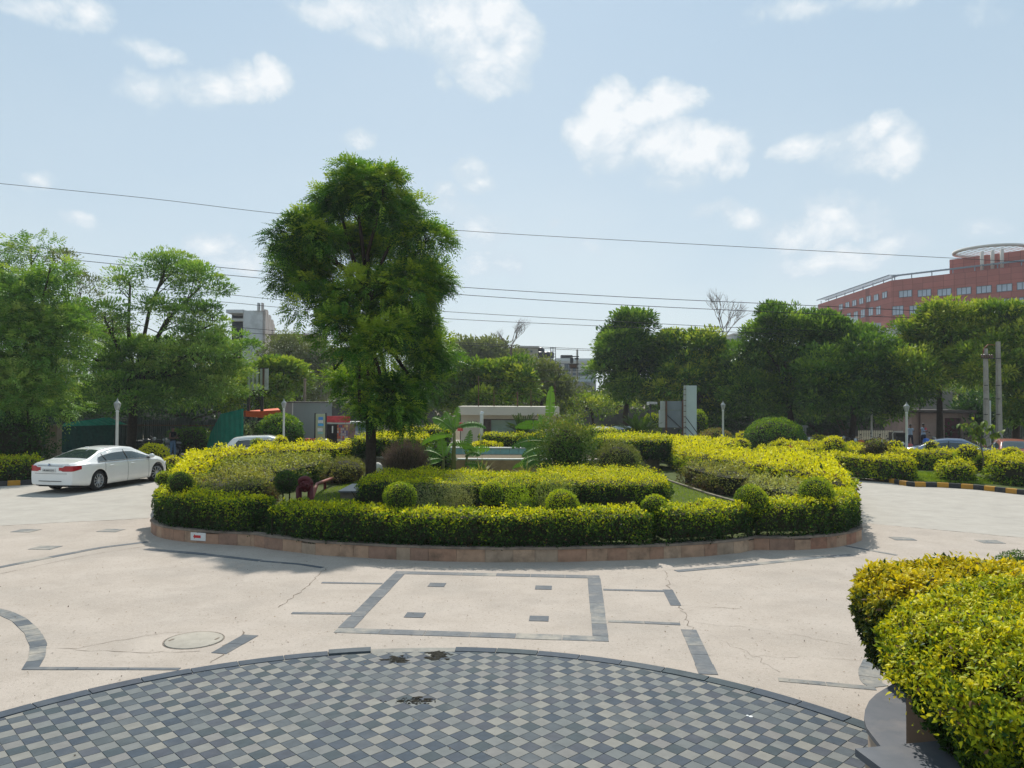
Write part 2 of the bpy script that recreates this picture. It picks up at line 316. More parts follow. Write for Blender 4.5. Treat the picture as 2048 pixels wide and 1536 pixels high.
def bush(name,label,c,rad,z0,leaf=.05,dens=900,cols=(DGREEN,GREEN,LIME,GOLD),top=.75,side=.4,seed=1,cat='bush',group=None,lump=.05,stem=None,flat=1.,jit=.06,core=.82,spread=.65,fine=False,aspect=.5,up=.15):
    """clipped or loose rounded shrub; c = centre, rad=(rx,ry,rz), ground z0"""
    r=np.random.default_rng(seed); rad=np.array(rad); n=int(4*math.pi*((rad[0]*rad[1])**1.6/3+2*(rad[0]*rad[2])**1.6/3)**(1/1.6)*dens)
    U=unit(r.normal(size=(n,3))); s=1+snoise(U*rad,1.1,seed)*lump/rad.mean()*1.5-r.exponential(jit,n)/rad.mean()
    P=np.array(c)+U*rad*s[:,None]; k=P[:,2]>z0+.01; P,U=P[k],U[k]; n=len(P); nn=unit(U/rad)
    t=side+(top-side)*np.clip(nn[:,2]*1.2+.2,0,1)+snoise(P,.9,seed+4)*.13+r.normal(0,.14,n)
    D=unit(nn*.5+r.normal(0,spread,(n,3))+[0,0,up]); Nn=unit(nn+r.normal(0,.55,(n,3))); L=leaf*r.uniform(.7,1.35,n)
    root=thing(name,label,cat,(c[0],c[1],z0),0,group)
    leaves('foliage',P,D,Nn,L,L*aspect,ramp(t,cols)*r.uniform(.8,1.2,(n,1)),LEAF_H,root,fine)
    b=MB()
    if core: b.ell(c,rad*core*np.array([1,1,1]),12,9)
    if stem:
        for j in range(stem):
            a=6.28*j/stem; q=.35*rad[0] if stem>1 else 0
            b.tube([(c[0]+r.normal(0,.02),c[1]+r.normal(0,.02),z0),(c[0]+q*.5*math.cos(a)+r.normal(0,.02),c[1]+q*.5*math.sin(a),(z0+c[2])/2),(c[0]+q*math.cos(a),c[1]+q*math.sin(a),c[2])],[.028,.022,.015],6)
    if b.v: b.build('branches',CORE if core else TWIG,root)
    return root
def tree(name,label,base,trunk_r,lobes,leaf=.16,nclust=None,perc=26,cr=.55,cols=(DGREEN,GREEN,LIME),bright=1.,seed=1,frond=0,cat='tree',group=None,aspect=.4,z0=0.,droop=.0,limbs=True,flat=1.,shade=.45,nbranch=None,low=-.6,trunk_to=None,side_clusters=1.):
    """base (x,y), lobes = list of (Vector centre,(rx,ry,rz),weight). leaves gathered in clumps at branch ends"""
    r=np.random.default_rng(seed); root=thing(name,label,cat,(base[0],base[1],z0),0,group)
    C=np.array([list(l[0]) for l in lobes]); Rr=np.array([l[1] for l in lobes]); wts=np.array([l[2] if len(l)>2 else 1. for l in lobes])
    area=(Rr[:,0]*Rr[:,2]+Rr[:,0]*Rr[:,1]+Rr[:,1]*Rr[:,2])*wts; nclust=nclust or int(area.sum()*4*side_clusters)
    nclust=int(nclust*.62); perc=int(perc*1.6); pts=[];out=[]
    li=r.choice(len(lobes),nclust*2,p=area/area.sum()); U=unit(r.normal(size=(nclust*2,3))); U[:,2]=np.where(U[:,2]<low,-U[:,2],U[:,2])
    rad=r.uniform(.5,1.27,nclust*2); P=C[li]+U*Rr[li]*rad[:,None]
    # drop clumps buried deep in another lobe
    dm=np.full(len(P),9.)
    for j in range(len(C)): dm=np.minimum(dm,np.where(li==j,9,np.linalg.norm((P-C[j])/Rr[j],axis=1)))
    k=(dm>.55)|(r.random(len(P))<.25); P,U,li=P[k][:nclust],U[k][:nclust],li[k][:nclust]; nc=len(P)
    csz=cr*r.uniform(.55,1.35,nc)
    tone=r.normal(0,.17,nc)+snoise(P,.12,seed+1)*.1
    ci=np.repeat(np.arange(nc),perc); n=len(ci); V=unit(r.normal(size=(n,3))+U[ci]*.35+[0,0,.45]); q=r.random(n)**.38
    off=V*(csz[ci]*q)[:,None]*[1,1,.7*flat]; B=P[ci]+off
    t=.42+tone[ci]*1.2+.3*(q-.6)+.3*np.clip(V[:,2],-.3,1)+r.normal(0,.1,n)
    dirn=unit(V*.8+U[ci]*.3+r.normal(0,.35,(n,3))+[0,0,-droop]); nrm=unit(np.array([0,.25,1])+V*.3+r.normal(0,.3,(n,3)))
    if frond:
        k=frond; FL=leaf*r.uniform(.75,1.25,n); a=np.linspace(.12,1,k); sidev=np.cross(dirn,nrm); sidev=unit(sidev); nr2=unit(np.cross(sidev,dirn))
        LP=[];LD=[];LN=[];LL=[];LC=[]
        cc=ramp(t,cols)*r.uniform(.85,1.15,(n,1))*bright
        for j in range(k):
            base_=B+dirn*(FL*a[j])[:,None]-np.array([0,0,1])*(FL*a[j]**2*.28)[:,None]
            for s_ in ((-1,1) if j<k-1 else (0,)):
                LP.append(base_); LD.append(unit(dirn*.55+sidev*s_*.85+[0,0,-.25]+r.normal(0,.12,(n,3)))); LN.append(nr2); LL.append(FL*.38*(1-.45*a[j]+.15)); LC.append(cc)
        leaves('crown',np.concatenate(LP),np.concatenate(LD),np.concatenate(LN),np.concatenate(LL),np.concatenate(LL)*aspect,np.concatenate(LC),LEAF_T,root)
    else:
        L=leaf*r.uniform(.65,1.35,n)
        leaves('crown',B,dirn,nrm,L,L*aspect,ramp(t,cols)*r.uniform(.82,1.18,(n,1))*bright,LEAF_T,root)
    b=MB(); base3=Vector((base[0],base[1],z0)); cen=Vector(C.mean(0)); 
    if trunk_to is None: trunk_to=Vector((base[0]*.5+cen.x*.5,base[1]*.7+cen.y*.3,min(cen.z,C[:,2].min()*.6+cen.z*.4)))
    mid=base3.lerp(trunk_to,.5)+Vector((r.normal(0,.08),0,0)); b.tube([base3-Vector((0,0,.1)),base3+Vector((0,0,.25)),mid,trunk_to],[trunk_r*1.35,trunk_r,trunk_r*.85,trunk_r*.65],9)
    lim=MB()
    if limbs:
        tops=[]
        for j in range(len(C)):
            e=Vector(C[j]); s0=trunk_to.lerp(mid,r.uniform(0,.5)); m1=s0.lerp(e,.5)+Vector((r.normal(0,.15),r.normal(0,.15),.12*(e-s0).length)); ee=e+Vector((0,0,Rr[j][2]*.45)); lim.tube([s0,m1,e,ee],[trunk_r*.5,trunk_r*.36,trunk_r*.22,trunk_r*.08],6); tops.append((m1,e,ee))
        for j in r.choice(nc,min(nc,nbranch or 70),replace=False):
            m1,e,ee=tops[li[j]]; s0=(m1.lerp(e,r.uniform(.3,1)) if r.random()<.6 else e.lerp(ee,r.random())); p=Vector(P[j]); lim.tube([s0,s0.lerp(p,.5)+Vector((r.normal(0,.1),r.normal(0,.1),.1)),p],[trunk_r*.13,trunk_r*.08,trunk_r*.03],4)
        lim.build('limbs',BARK,root)
    b.build('trunk',BARK,root)
    return root
def plobes(spec,d,dj=1.,seed=0,q=.80):   # (px,py,rx,ry[,weight[,depth offset]]) at d metres
    r=random.Random(seed); o=[]
    for s in spec:
        px,py,rx,ry=s[:4]; w=s[4] if len(s)>4 else 1.; dd=d+(s[5] if len(s)>5 else r.uniform(-dj,dj)); c=W(px,py,dd); k=dd/F*q; o.append((c,(rx*k,max(rx*k*.85,.5),ry*k),w))
    return o
# =============================== GROUND ========================================
CONC=mat('plaza_concrete',(.375,.32,.27),.85,.15,var=.06,scale=1.1,col2=(.43,.372,.32),dirt=(.29,.255,.22),dscale=.5,damt=.55,dthr=.47,bump=.35,bscale=90)
ROADM=mat('road_concrete',(.36,.33,.29),.88,.15,var=.06,scale=1.7,col2=(.42,.39,.345),dirt=(.30,.28,.25),dscale=.7,damt=.4,bump=.3,bscale=60)
def speckle(m,scale,amt,dark):
    t=m.node_tree; L=t.links; bs=t.nodes['Principled BSDF']; src=bs.inputs['Base Color'].links[0].from_socket
    tc=N(t,'ShaderNodeTexCoord'); n=N(t,'ShaderNodeTexNoise'); n.inputs['Scale'].default_value=scale; n.inputs['Detail'].default_value=3; L.new(tc.outputs['Object'],n.inputs['Vector'])
    r=N(t,'ShaderNodeMapRange'); r.inputs[1].default_value=.56; r.inputs[2].default_value=.68; r.inputs[4].default_value=amt; L.new(n.outputs['Fac'],r.inputs[0])
    x=N(t,'ShaderNodeMix',data_type='RGBA'); L.new(r.outputs[0],x.inputs[0]); L.new(src,x.inputs[6]); x.inputs[7].default_value=(*dark,1); L.new(x.outputs[2],bs.inputs['Base Color'])
speckle(CONC,22,.45,(.24,.205,.17)); speckle(CONC,60,.4,(.58,.53,.48)); speckle(CONC,5,.25,(.33,.29,.245)); speckle(CONC,.35,.3,(.49,.43,.37)); speckle(CONC,1.7,.28,(.31,.265,.225)); speckle(ROADM,2.2,.25,(.30,.28,.25))
def grooves(m):     # tyne marks of the brushed road slab, running across the carriageway
    t=m.node_tree; L=t.links; bs=t.nodes['Principled BSDF']; src=bs.inputs['Base Color'].links[0].from_socket
    tc=N(t,'ShaderNodeTexCoord'); mp=N(t,'ShaderNodeMapping'); mp.inputs['Scale'].default_value=(.9,9,1); L.new(tc.outputs['Object'],mp.inputs[0])
    n=N(t,'ShaderNodeTexNoise'); n.inputs['Scale'].default_value=1.6; n.inputs['Detail'].default_value=4; L.new(mp.outputs[0],n.inputs['Vector'])
    r=N(t,'ShaderNodeMapRange'); r.inputs[1].default_value=.57; r.inputs[2].default_value=.66; r.inputs[4].default_value=.45; L.new(n.outputs['Fac'],r.inputs[0])
    x=N(t,'ShaderNodeMix',data_type='RGBA'); L.new(r.outputs[0],x.inputs[0]); L.new(src,x.inputs[6]); x.inputs[7].default_value=(.30,.27,.235,1); L.new(x.outputs[2],bs.inputs['Base Color'])
grooves(ROADM)
EARTH=mat('earth',(.12,.095,.065),.95,.1,var=.3,scale=2.,col2=(.17,.14,.09),dirt=(.06,.08,.03),dscale=.4,bump=.5,bscale=12)
LAWN=mat('lawn_ground',(.06,.07,.03),.95,.1,var=.3,scale=8,col2=(.09,.12,.03),bump=.4,bscale=60)
g=MB(); g.add([(-1500,-300,-.02),(1500,-300,-.02),(1500,2300,-.02),(-1500,2300,-.02)],[(0,1,2,3)]); g.build('ground',EARTH,kind='structure')
rd=MB(); rd.add([(-45,-14,0),(45,-14,0),(60,62,0),(-60,62,0)],[(0,1,2,3)]); rd.build('road',ROADM,kind='structure')
def ext(a,b,x):   # point on line ab at given x
    t=(x-a.x)/(b.x-a.x); return (x,a.y+(b.y-a.y)*t)
JL=(at(0,1052),at(298,1037)); JR=(at(1735,1047),at(2048,1076))
pz=MB(); PLZ=[(-40,-14),(40,-14),ext(*JR,40),tuple(JR[0][:2]),(JR[0].x-2,JR[0].y+.6),(JL[1].x+2,JL[1].y+.6),tuple(JL[1][:2]),ext(*JL,-40)]
pz.add([(x,y,.004) for x,y in PLZ],[tuple(range(len(PLZ)))]); plaza=pz.build('plaza',CONC,kind='structure')
CRACK=mat('crack_dirt',(.19,.155,.125),.95,.05,var=.4,scale=30)
SL=[mat('slate_a',(.085,.098,.112),.7,.15,var=.16,scale=9,dirt=(.26,.24,.21),dscale=3.,damt=.4,dthr=.5),mat('slate_b',(.115,.125,.135),.7,.15,var=.16,scale=12,dirt=(.34,.30,.25),dscale=2.5,damt=.45,dthr=.5),mat('slate_c',(.14,.15,.155),.75,.15,var=.2,scale=15,dirt=(.38,.34,.28),dscale=2.,damt=.75,dthr=.42)]
def ribbon_pts(pts,w):
    pts=[Vector(p[:2]) for p in pts]; n=len(pts); L=[];Rr=[]
    for i in range(n):
        t=(pts[min(i+1,n-1)]-pts[max(i-1,0)]).normalized(); nn=Vector((-t.y,t.x)); L.append(pts[i]+nn*w/2); Rr.append(pts[i]-nn*w/2)
    return L,Rr
def strip(pts,w,m=1,piece=.62,z=.009,name='paving_stone',par=None,jr=.004,wob=.012,seed=0):
    """row of inlaid stone pieces along a line on the ground"""
    r=random.Random(seed+int(pts[0][0]*100)); P=[Vector(p[:2]) for p in pts]
    cum=[0]
    for a,b in zip(P,P[1:]): cum.append(cum[-1]+(b-a).length)
    T=cum[-1]; k=max(1,round(T/piece))
    def pt(s):
        s=min(max(s,0),T-1e-6)
        for i in range(len(P)-1):
            if s<=cum[i+1]: return P[i].lerp(P[i+1],(s-cum[i])/(cum[i+1]-cum[i]))
        return P[-1]
    for i in range(k):
        s0=T*i/k+jr; s1=T*(i+1)/k-jr; nn=4 if len(P)>2 else 2
        q=[pt(s0+(s1-s0)*j/(nn-1)) for j in range(nn)]; Lr,Rr_=ribbon_pts(q,w+r.uniform(-wob,wob)); b=MB(); b.prism([tuple(v) for v in Lr]+[tuple(v) for v in Rr_[::-1]],z-.007,z+r.uniform(0,.002)); b.build(name,SL[m] if r.random()<.7 else SL[(m+1)%3],par or plaza)
# inlaid square (measured corners) with four little squares
S4=[at(792,1143),at(1199,1152),at(1218,1284),at(667,1266)]
ctr=(S4[0]+S4[1]+S4[2]+S4[3])/4
def toward(p,d): return p+(ctr-p).normalized()*d
SI=[toward(p,.155) for p in S4]
def sq_side(a,b,m,e=.11): 
    d=(b-a).normalized(); strip([a-d*e,b+d*e],.225,m)
sq_side(SI[0],SI[1],1); sq_side(SI[2],SI[3],1); sq_side(SI[1],SI[2],1,-.12); sq_side(SI[3],SI[0],0,-.12)
sqa=math.atan2((S4[1]-S4[0]).y,(S4[1]-S4[0]).x)
for p in ((874,1170.5),(1087,1176),(830,1231),(1078,1238)):
    c=at(*p); b=MB(); b.box((c.x,c.y,.006),(.29,.27,.010),sqa); b.build('paving_stone',SL[0],plaza)
for a,b,w,m in [((643,1166),(765,1168),.10,1),((583,1227),(708,1228),.11,1),((1206,1180),(1330,1183),.10,1),((1216,1243),(1361,1249),.11,1)]: strip([at(*a),at(*b)],w,m,.7)
strip([at(437,1308),at(502,1271)],.22,0,.5); strip([at(1335,1180),at(1352,1212)],.17,0,.9); strip([at(1377,1260),at(1395,1300),at(1417,1350)],.22,1,.4)
strip([at(50,1338),at(360,1339)],.085,1,.6); strip([at(1556,1360),at(1752,1378)],.12,2,.6)
strip([at(-30,1216),at(8,1226),at(38,1240),at(64,1264),at(77,1290),at(74,1315),at(60,1339)],.19,2,.3)
strip([at(1760,1375),at(1742,1366),at(1738,1345),at(1748,1322)],.24,2,.3)
strip([at(292,1099),at(400,1108),at(520,1122)],.16,1,.7); strip([at(522,1122.5),at(600,1129),at(645,1136)],.10,0,.5)
strip([at(296,1084),at(200,1096),at(80,1119),at(-40,1143)],.16,1,.7); strip([at(1352,1143),at(1500,1130),at(1640,1115),at(1706,1111)],.18,1,.6)
strip([at(1690,1092),at(1793,1111)],.10,1,.7)
for p in ((52,1062),(222,1061.5),(91,1096),(1805,1078),(1980,1084)):
    c=at(*p); b=MB(); b.box((c.x,c.y,.006),(.5,.42,.010),sqa); b.build('paving_stone',SL[2],plaza)
def crack(pts,w=.02,jag=.03,seed=0,z=.0075,name='crack'):
    r=random.Random(seed); P=[Vector(p[:2]) for p in pts]; Q=[]
    for a,b in zip(P,P[1:]):
        k=max(2,int((b-a).length/.12))
        for i in range(k): Q.append(a.lerp(b,i/k)+Vector((r.gauss(0,jag),r.gauss(0,jag))))
    Q.append(P[-1]); b=MB(); L_,R_=[],[]
    for i,q in enumerate(Q):
        t=(Q[min(i+1,len(Q)-1)]-Q[max(i-1,0)]).normalized(); nn=Vector((-t.y,t.x))*w*r.uniform(.1,1)*.3; L_.append((*(q+nn),z)); R_.append((*(q-nn),z))
    b.grid([L_,R_]); b.build(name,CRACK,plaza)
crack([at(300,1092),at(180,1110),at(0,1148)],.03,.012,1); crack([Vector(ext(*JL,-22)),JL[0],JL[1]],.07,.02,2); crack([JR[0],JR[1],Vector(ext(*JR,24))],.06,.02,3)
crack([at(90,1297),at(150,1298),at(230,1283),at(330,1266),at(400,1264)],.016,.012,4); crack([at(150,1299),at(300,1307),at(400,1303)],.02,.02,5)
crack([at(655,1135),at(600,1185),at(556,1216)],.04,.02,6); crack([at(1330,1145),at(1345,1190),at(1362,1215),at(1383,1262)],.035,.03,8)
crack([at(1360,1212),at(1480,1218)],.018,.03,9); crack([at(1390,1245),at(1520,1260),at(1700,1291)],.012,.03,10); crack([at(1420,1270),at(1500,1310),at(1560,1345)],.012,.03,11); crack([at(430,1325),at(460,1285),at(485,1262)],.04,.04,12)
crack([at(640,1110),at(760,1122)],.02,.03,13); crack([at(1310,1143),at(1352,1140)],.02,.02,14); crack([at(1395,1310),at(1720,1318)],.01,.04,15)
# manhole cover set in the concrete
mc=at(388,1281); mh=thing('manhole_cover','round concrete manhole cover flush with the plaza, cracked around its rim','manhole cover',(mc.x,mc.y,0))
b=MB(); b.lathe([(.0,.012),(.36,.012),(.38,.006)],(0,0,0),32); b.build('lid',mat('cover_concrete',(.35,.32,.27),.85,.2,var=.12,scale=5,bump=.3),mh,False)
b=MB(); b.lathe([(.385,.0075),(.39,.0085),(.394,.0075)],(0,0,0),32,cap=False); b.build('rim',CRACK,mh,False)
for a in (.15,3.2):
    b=MB(); b.box((.3*math.cos(a),.3*math.sin(a),.0135),(.09,.03,.004),a+1.2); b.build('lifting_slot',CRACK,mh,False)
# ---- checkered terrace --------------------------------------------------------
CC=Vector((-.893,4.734)); CR=5.566
gr=MB(); gr.add([(CC.x+(CR-.01)*math.cos(a),CC.y+(CR-.01)*math.sin(a),.0075) for a in np.linspace(0,2*math.pi,90,endpoint=False)],[tuple(range(90))])
terrace=gr.build('terrace',mat('grout',(.26,.25,.225),.9,.1,var=.2,scale=8,dirt=(.2,.18,.15),dscale=2),kind='structure')
TD=[mat('tile_dark_%d'%i,c,.75,.15,var=.14,scale=9,dirt=(.17,.175,.17),dscale=1.1,damt=.35,dthr=.52,world=True) for i,c in enumerate([(.045,.062,.082),(.055,.070,.090),(.060,.070,.088),(.050,.068,.078),(.075,.090,.102)])]
TL=[mat('tile_light_%d'%i,c,.8,.15,var=.1,scale=8,dirt=(.12,.125,.12),dscale=1.1,damt=.35,dthr=.52,world=True) for i,c in enumerate([(.19,.19,.178),(.16,.168,.165),(.215,.21,.19),(.14,.152,.152),(.18,.177,.17)])]
s=.1605; ga=math.radians(45-1.2); ux=Vector((math.cos(ga),math.sin(ga))); uy=Vector((-ux.y,ux.x)); org=Vector(at(741,1461)[:2])+Vector((0,.114))
tiles=[]
for i in range(-60,60):
    for j in range(-60,60):
        c=org+ux*(i*s)+uy*(j*s)
        d=(c-CC).length
        if d<CR+.02 and c.y>4.6: tiles.append((c,(i+j)%2,d))
tme={}
def clip_tile(c,h):
    P=[c+ux*a*h+uy*b_*h for a,b_ in ((-1,-1),(1,-1),(1,1),(-1,1))]; rr=CR-.185
    out=[]
    for k in range(4):
        p,q=P[k],P[(k+1)%4]; ip=(p-CC).length<=rr; iq=(q-CC).length<=rr
        if ip: out.append(p)
        if ip!=iq:
            lo,hi=0.,1.
            for _ in range(12):
                m_=(lo+hi)/2
                if ((p.lerp(q,m_)-CC).length<=rr)==ip: lo=m_
                else: hi=m_
            out.append(p.lerp(q,lo))
    return out
def vis_size(c): return -((c.x-.0)**2*.15+(c.y)**2) if abs(c.x)<c.y*.68 and c.y>6.75 else -1e6
full=[t for t in tiles if t[2]<CR-.185-.115]; edge=[t for t in tiles if t[2]>=CR-.185-.115]
full.sort(key=lambda t:-vis_size(t[0]))
rr=random.Random(3); hh=s/2-.0028
for k in range(5):
    for dk,ms in ((0,TD),(1,TL)):
        b=MB(); b.box((0,0,0),(hh*2,hh*2,.008),ga,.0008); tme[(dk,k)]=b.mesh('tile',ms[k])
for c,par,d in full[:300]:
    o=bpy.data.objects.new('tile',tme[(par,rr.randrange(5))]); COL.objects.link(o); o.parent=terrace; o.location=(c.x,c.y,.0085+rr.uniform(-.0007,.0007)); o.rotation_euler=(rr.gauss(0,.003),rr.gauss(0,.003),rr.gauss(0,.004))
b=MB()
for c,par,d in full[300:]+edge:
    b.mi=par*5+rr.randrange(5); z=.0125+rr.uniform(-.0007,.0007)
    if d<CR-.185-.115: b.box((c.x,c.y,z-.004),(hh*2,hh*2,.008),ga+rr.gauss(0,.004))
    else:
        P=clip_tile(c,hh)
        if len(P)>2: b.prism([tuple(p) for p in P],z-.008,z)
b.build('tiles',TD+TL,terrace,kind='stuff')
# border stones of the terrace: measured arc, a few missing
r_=random.Random(5); a0=math.radians(20); a1=math.radians(168); n=26
for i in range(n):
    u0=a0+(a1-a0)*i/n; u1=a0+(a1-a0)*(i+1)/n; mid=math.degrees((u0+u1)/2)
    if 87<mid<97: continue
    w=CR-.165; g_=.006; P=[]
    for j in range(5):
        a=u0+g_/CR+(u1-u0-2*g_/CR)*j/4; P.append((CC.x+CR*math.cos(a),CC.y+CR*math.sin(a)))
    for j in range(5):
        a=u1-g_/CR-(u1-u0-2*g_/CR)*j/4; P.append((CC.x+w*math.cos(a),CC.y+w*math.sin(a)))
    b=MB(); b.prism(P,.006,.016+r_.uniform(0,.004)+(.02 if 98<mid<104 else 0)); b.build('border_stone',TD[r_.randrange(5)],terrace)
# dark mud left in hollows of the tiling
MUD=mat('mud',(.035,.033,.027),.95,.02,var=.5,scale=20)
def mud(px,py,rx,ry,seed,label):
    c=at(px,py); r=random.Random(seed); b=MB()
    for k in range(60):
        cx=c.x+r.gauss(0,rx*.55); cy=c.y+r.gauss(0,ry*.45); q=r.uniform(.04,.12)*ry*(3 if k<9 else 1); n=9; ph=r.random()*6
        ring=[(cx+q*(1.6+.5*math.sin(3*a+ph)+.3*math.sin(5*a))*math.cos(a),cy+q*(1+.4*math.sin(2*a+ph))*math.sin(a),.0145) for a in np.linspace(0,6.283,n,endpoint=False)]
        b.add(ring+[(cx,cy,.0215)],[(i,(i+1)%n,n) for i in range(n)])
    b.build('mud_patch',MUD,label=label,cat='mud patch',kind='stuff')
mud(826,1405,.22,.10,1,'black dried mud patch in the middle of the checkered tiles'); mud(797,1321,.09,.15,2,'dark mud streak on the far edge of the tiles, left one'); mud(876,1312,.13,.17,3,'dark mud blotch on the far edge of the tiles, right one')
b=MB(); c=at(1502,1436); b.lathe([(0,.02),(.018,.018),(.024,.0135)],(c.x,c.y,0),10); c=at(1495,1434); b.lathe([(0,.02),(.012,.018),(.018,.0135)],(c.x,c.y,0),9); b.build('paper_scrap',mat('paper',(.8,.8,.78),.8),label='small white paper scrap lying on the checkered tiles',cat='litter')
# leaf litter
P=[];Rl=np.random.default_rng(5)
for k in range(1500):
    x=Rl.uniform(-9,8); y=Rl.uniform(6.2,15.6)
    P.append((x,y,.0165 if (Vector((x,y))-CC).length<CR else .009))
P=np.array(P); keep=~((np.hypot(P[:,0]-CC.x,P[:,1]-CC.y)<CR)&(Rl.random(len(P))<.88)); P=P[keep]; n=len(P)
leaves('leaf_litter',P,np.c_[Rl.normal(size=(n,2)),Rl.uniform(0,.35,n)],np.tile([0,0,1.],(n,1))+Rl.normal(0,.2,(n,3)),Rl.uniform(.012,.042,n),Rl.uniform(.006,.018,n),ramp(Rl.random(n),[np.array([.03,.02,.012]),np.array([.12,.07,.03]),np.array([.2,.14,.05])]),LEAF_H,None,kind='stuff',label='tiny dry leaves and grit scattered over the plaza',cat='leaf litter')
# =============================== ISLAND ========================================
def V2(*a): return [Vector(p) for p in a]
FR=[at(*p) for p in [(541,1099),(600,1106),(628,1110),(700,1114.5),(774,1119),(870,1123),(984,1125),(1123,1124.6),(1300,1119.5),(1410,1113),(1482,1106)]]
KL=at(508,1093); KR=at(1508,1100)
LL=[at(*p) for p in [(436,1089),(384,1085.5),(349,1081.5),(325,1077),(309,1071.5),(301,1064)]]+V2((-9.0,19.6,0))
RL=[at(*p) for p in [(1556,1101),(1610,1100),(1665,1096),(1702,1089),(1724,1081)]]+V2((8.68,19.3,0))
BACK=V2((9.0,20.3,0),(9.9,22.3,0),(10.9,25,0),(11.6,28,0),(11.8,31,0),(11.1,34,0),(9,37,0),(5.5,39.3,0),(0,40.2,0),(-5.5,39.3,0),(-9,37,0),(-11.2,34.2,0),(-12.3,31.5,0),(-12.3,28.5,0),(-11.3,25,0),(-10.1,22,0),(-9.3,20.4,0))
BND=LL[::-1]+[KL]+FR+[KR]+RL+BACK        # anticlockwise seen from above
def fine_line(P,step=.12,closed=True):
    n=len(P); o=[]
    for i in range(n if closed else n-1):
        a,b=P[i],P[(i+1)%n]; k=max(1,int((b-a).length/step)); o+=[a.lerp(b,j/k) for j in range(k)]
    if not closed: o.append(P[-1])
    return o
WZ=.30; TH=.13
SAND=[mat('sandstone_%d'%i,c,.8,.2,var=.14,scale=6,dirt=(.12,.085,.06),dscale=2.2,damt=.75,dthr=.5,bump=.3,bscale=40) for i,c in enumerate([(.38,.225,.15),(.42,.27,.18),(.34,.175,.115),(.46,.32,.22),(.38,.28,.20),(.31,.19,.135)])]
COPE=mat('coping_stone',(.24,.19,.15),.85,.2,var=.2,scale=8,dirt=(.07,.06,.05),dscale=2.5,damt=.7,dthr=.45,bump=.4)
pw=thing('planter_wall','low curved sandstone wall round the big hedge island','low wall',(0,28,0))
rr=random.Random(9); n=len(BND)
vis_front=lambda p:p.y<21.5
# slabs along each chord: front ones single, back ones longer
def wall_run(P,step):
    cum=[0]
    for a,b in zip(P,P[1:]): cum.append(cum[-1]+(b-a).length)
    T=cum[-1]; s=0.
    def pt(s):
        s=min(max(s,0),T)
        for i in range(len(P)-1):
            if s<=cum[i+1]+1e-9: return P[i].lerp(P[i+1],(s-cum[i])/max(cum[i+1]-cum[i],1e-9))
        return P[-1]
    while s<T-.05:
        L=min(step*rr.uniform(.65,1.35),T-s); q=[pt(s+.003+(L-.006)*j/3) for j in range(4)]; o=[]; ii=[]
        for j in range(4):
            t=(q[min(j+1,3)]-q[max(j-1,0)]); t=Vector((t.x,t.y)).normalized(); nn=Vector((-t.y,t.x)); po=rr.uniform(0,.004); o.append(Vector(q[j][:2])+nn*po); ii.append(Vector(q[j][:2])+nn*.05)
        b=MB(); b.prism([tuple(v) for v in o]+[tuple(v) for v in ii[::-1]],-.01,WZ-.045-(.03 if rr.random()<.08 else 0)); b.build('stone_slab',SAND[rr.choice([0,0,1,1,1,2,3,3,4,5])],pw)
        s+=L
wall_run(LL[::-1]+[KL],.45); wall_run([KL]+FR+[KR],.45); wall_run([KR]+RL,.45); wall_run([RL[-1]]+BACK+[LL[-1]],1.6)
bl=fine_line(BND,.3); core=inset(bl,.052); core2=inset(bl,.16)
def ring(b,outer,inner,z0,z1):
    n=len(outer); vs=[(*p[:2],z0) for p in outer]+[(*p[:2],z1) for p in outer]+[(*p[:2],z1) for p in inner]+[(*p[:2],z0) for p in inner]
    b.add(vs,[(i,(i+1)%n,n+(i+1)%n,n+i) for i in range(n)]+[(n+i,n+(i+1)%n,2*n+(i+1)%n,2*n+i) for i in range(n)]+[(2*n+i,2*n+(i+1)%n,3*n+(i+1)%n,3*n+i) for i in range(n)])
b=MB(); ring(b,core,core2,-.01,WZ-.045); b.build('wall_core',COPE,pw)
def cope_run(P,step=.9,closed=False):
    Pf=fine_line(P,.15,False); acc=0; cur=[Pf[0]]
    segs=[]
    for a,b_ in zip(Pf,Pf[1:]):
        acc+=(b_-a).length; cur.append(b_)
        if acc>step: segs.append(cur); cur=[b_]; acc=0
    if len(cur)>1: segs.append(cur)
    for q in segs:
        o=[];ii=[]
        for j in range(len(q)):
            t=(q[min(j+1,len(q)-1)]-q[max(j-1,0)]); t=Vector((t.x,t.y)).normalized(); nn=Vector((-t.y,t.x)); o.append(Vector(q[j][:2])-nn*.018); ii.append(Vector(q[j][:2])+nn*.165)
        b=MB(); b.prism([tuple(v) for v in o]+[tuple(v) for v in ii[::-1]],WZ-.042,WZ+rr.uniform(0,.004)); b.build('coping',COPE,pw)
cope_run(LL[::-1]+[KL]); cope_run([KL]+FR+[KR]); cope_run([KR]+RL); cope_run([RL[-1]]+BACK+[LL[-1]],3)
sg=MB(); cp=at(405,1070.5,.14); nrm=Vector((.16,-1,0)).normalized()
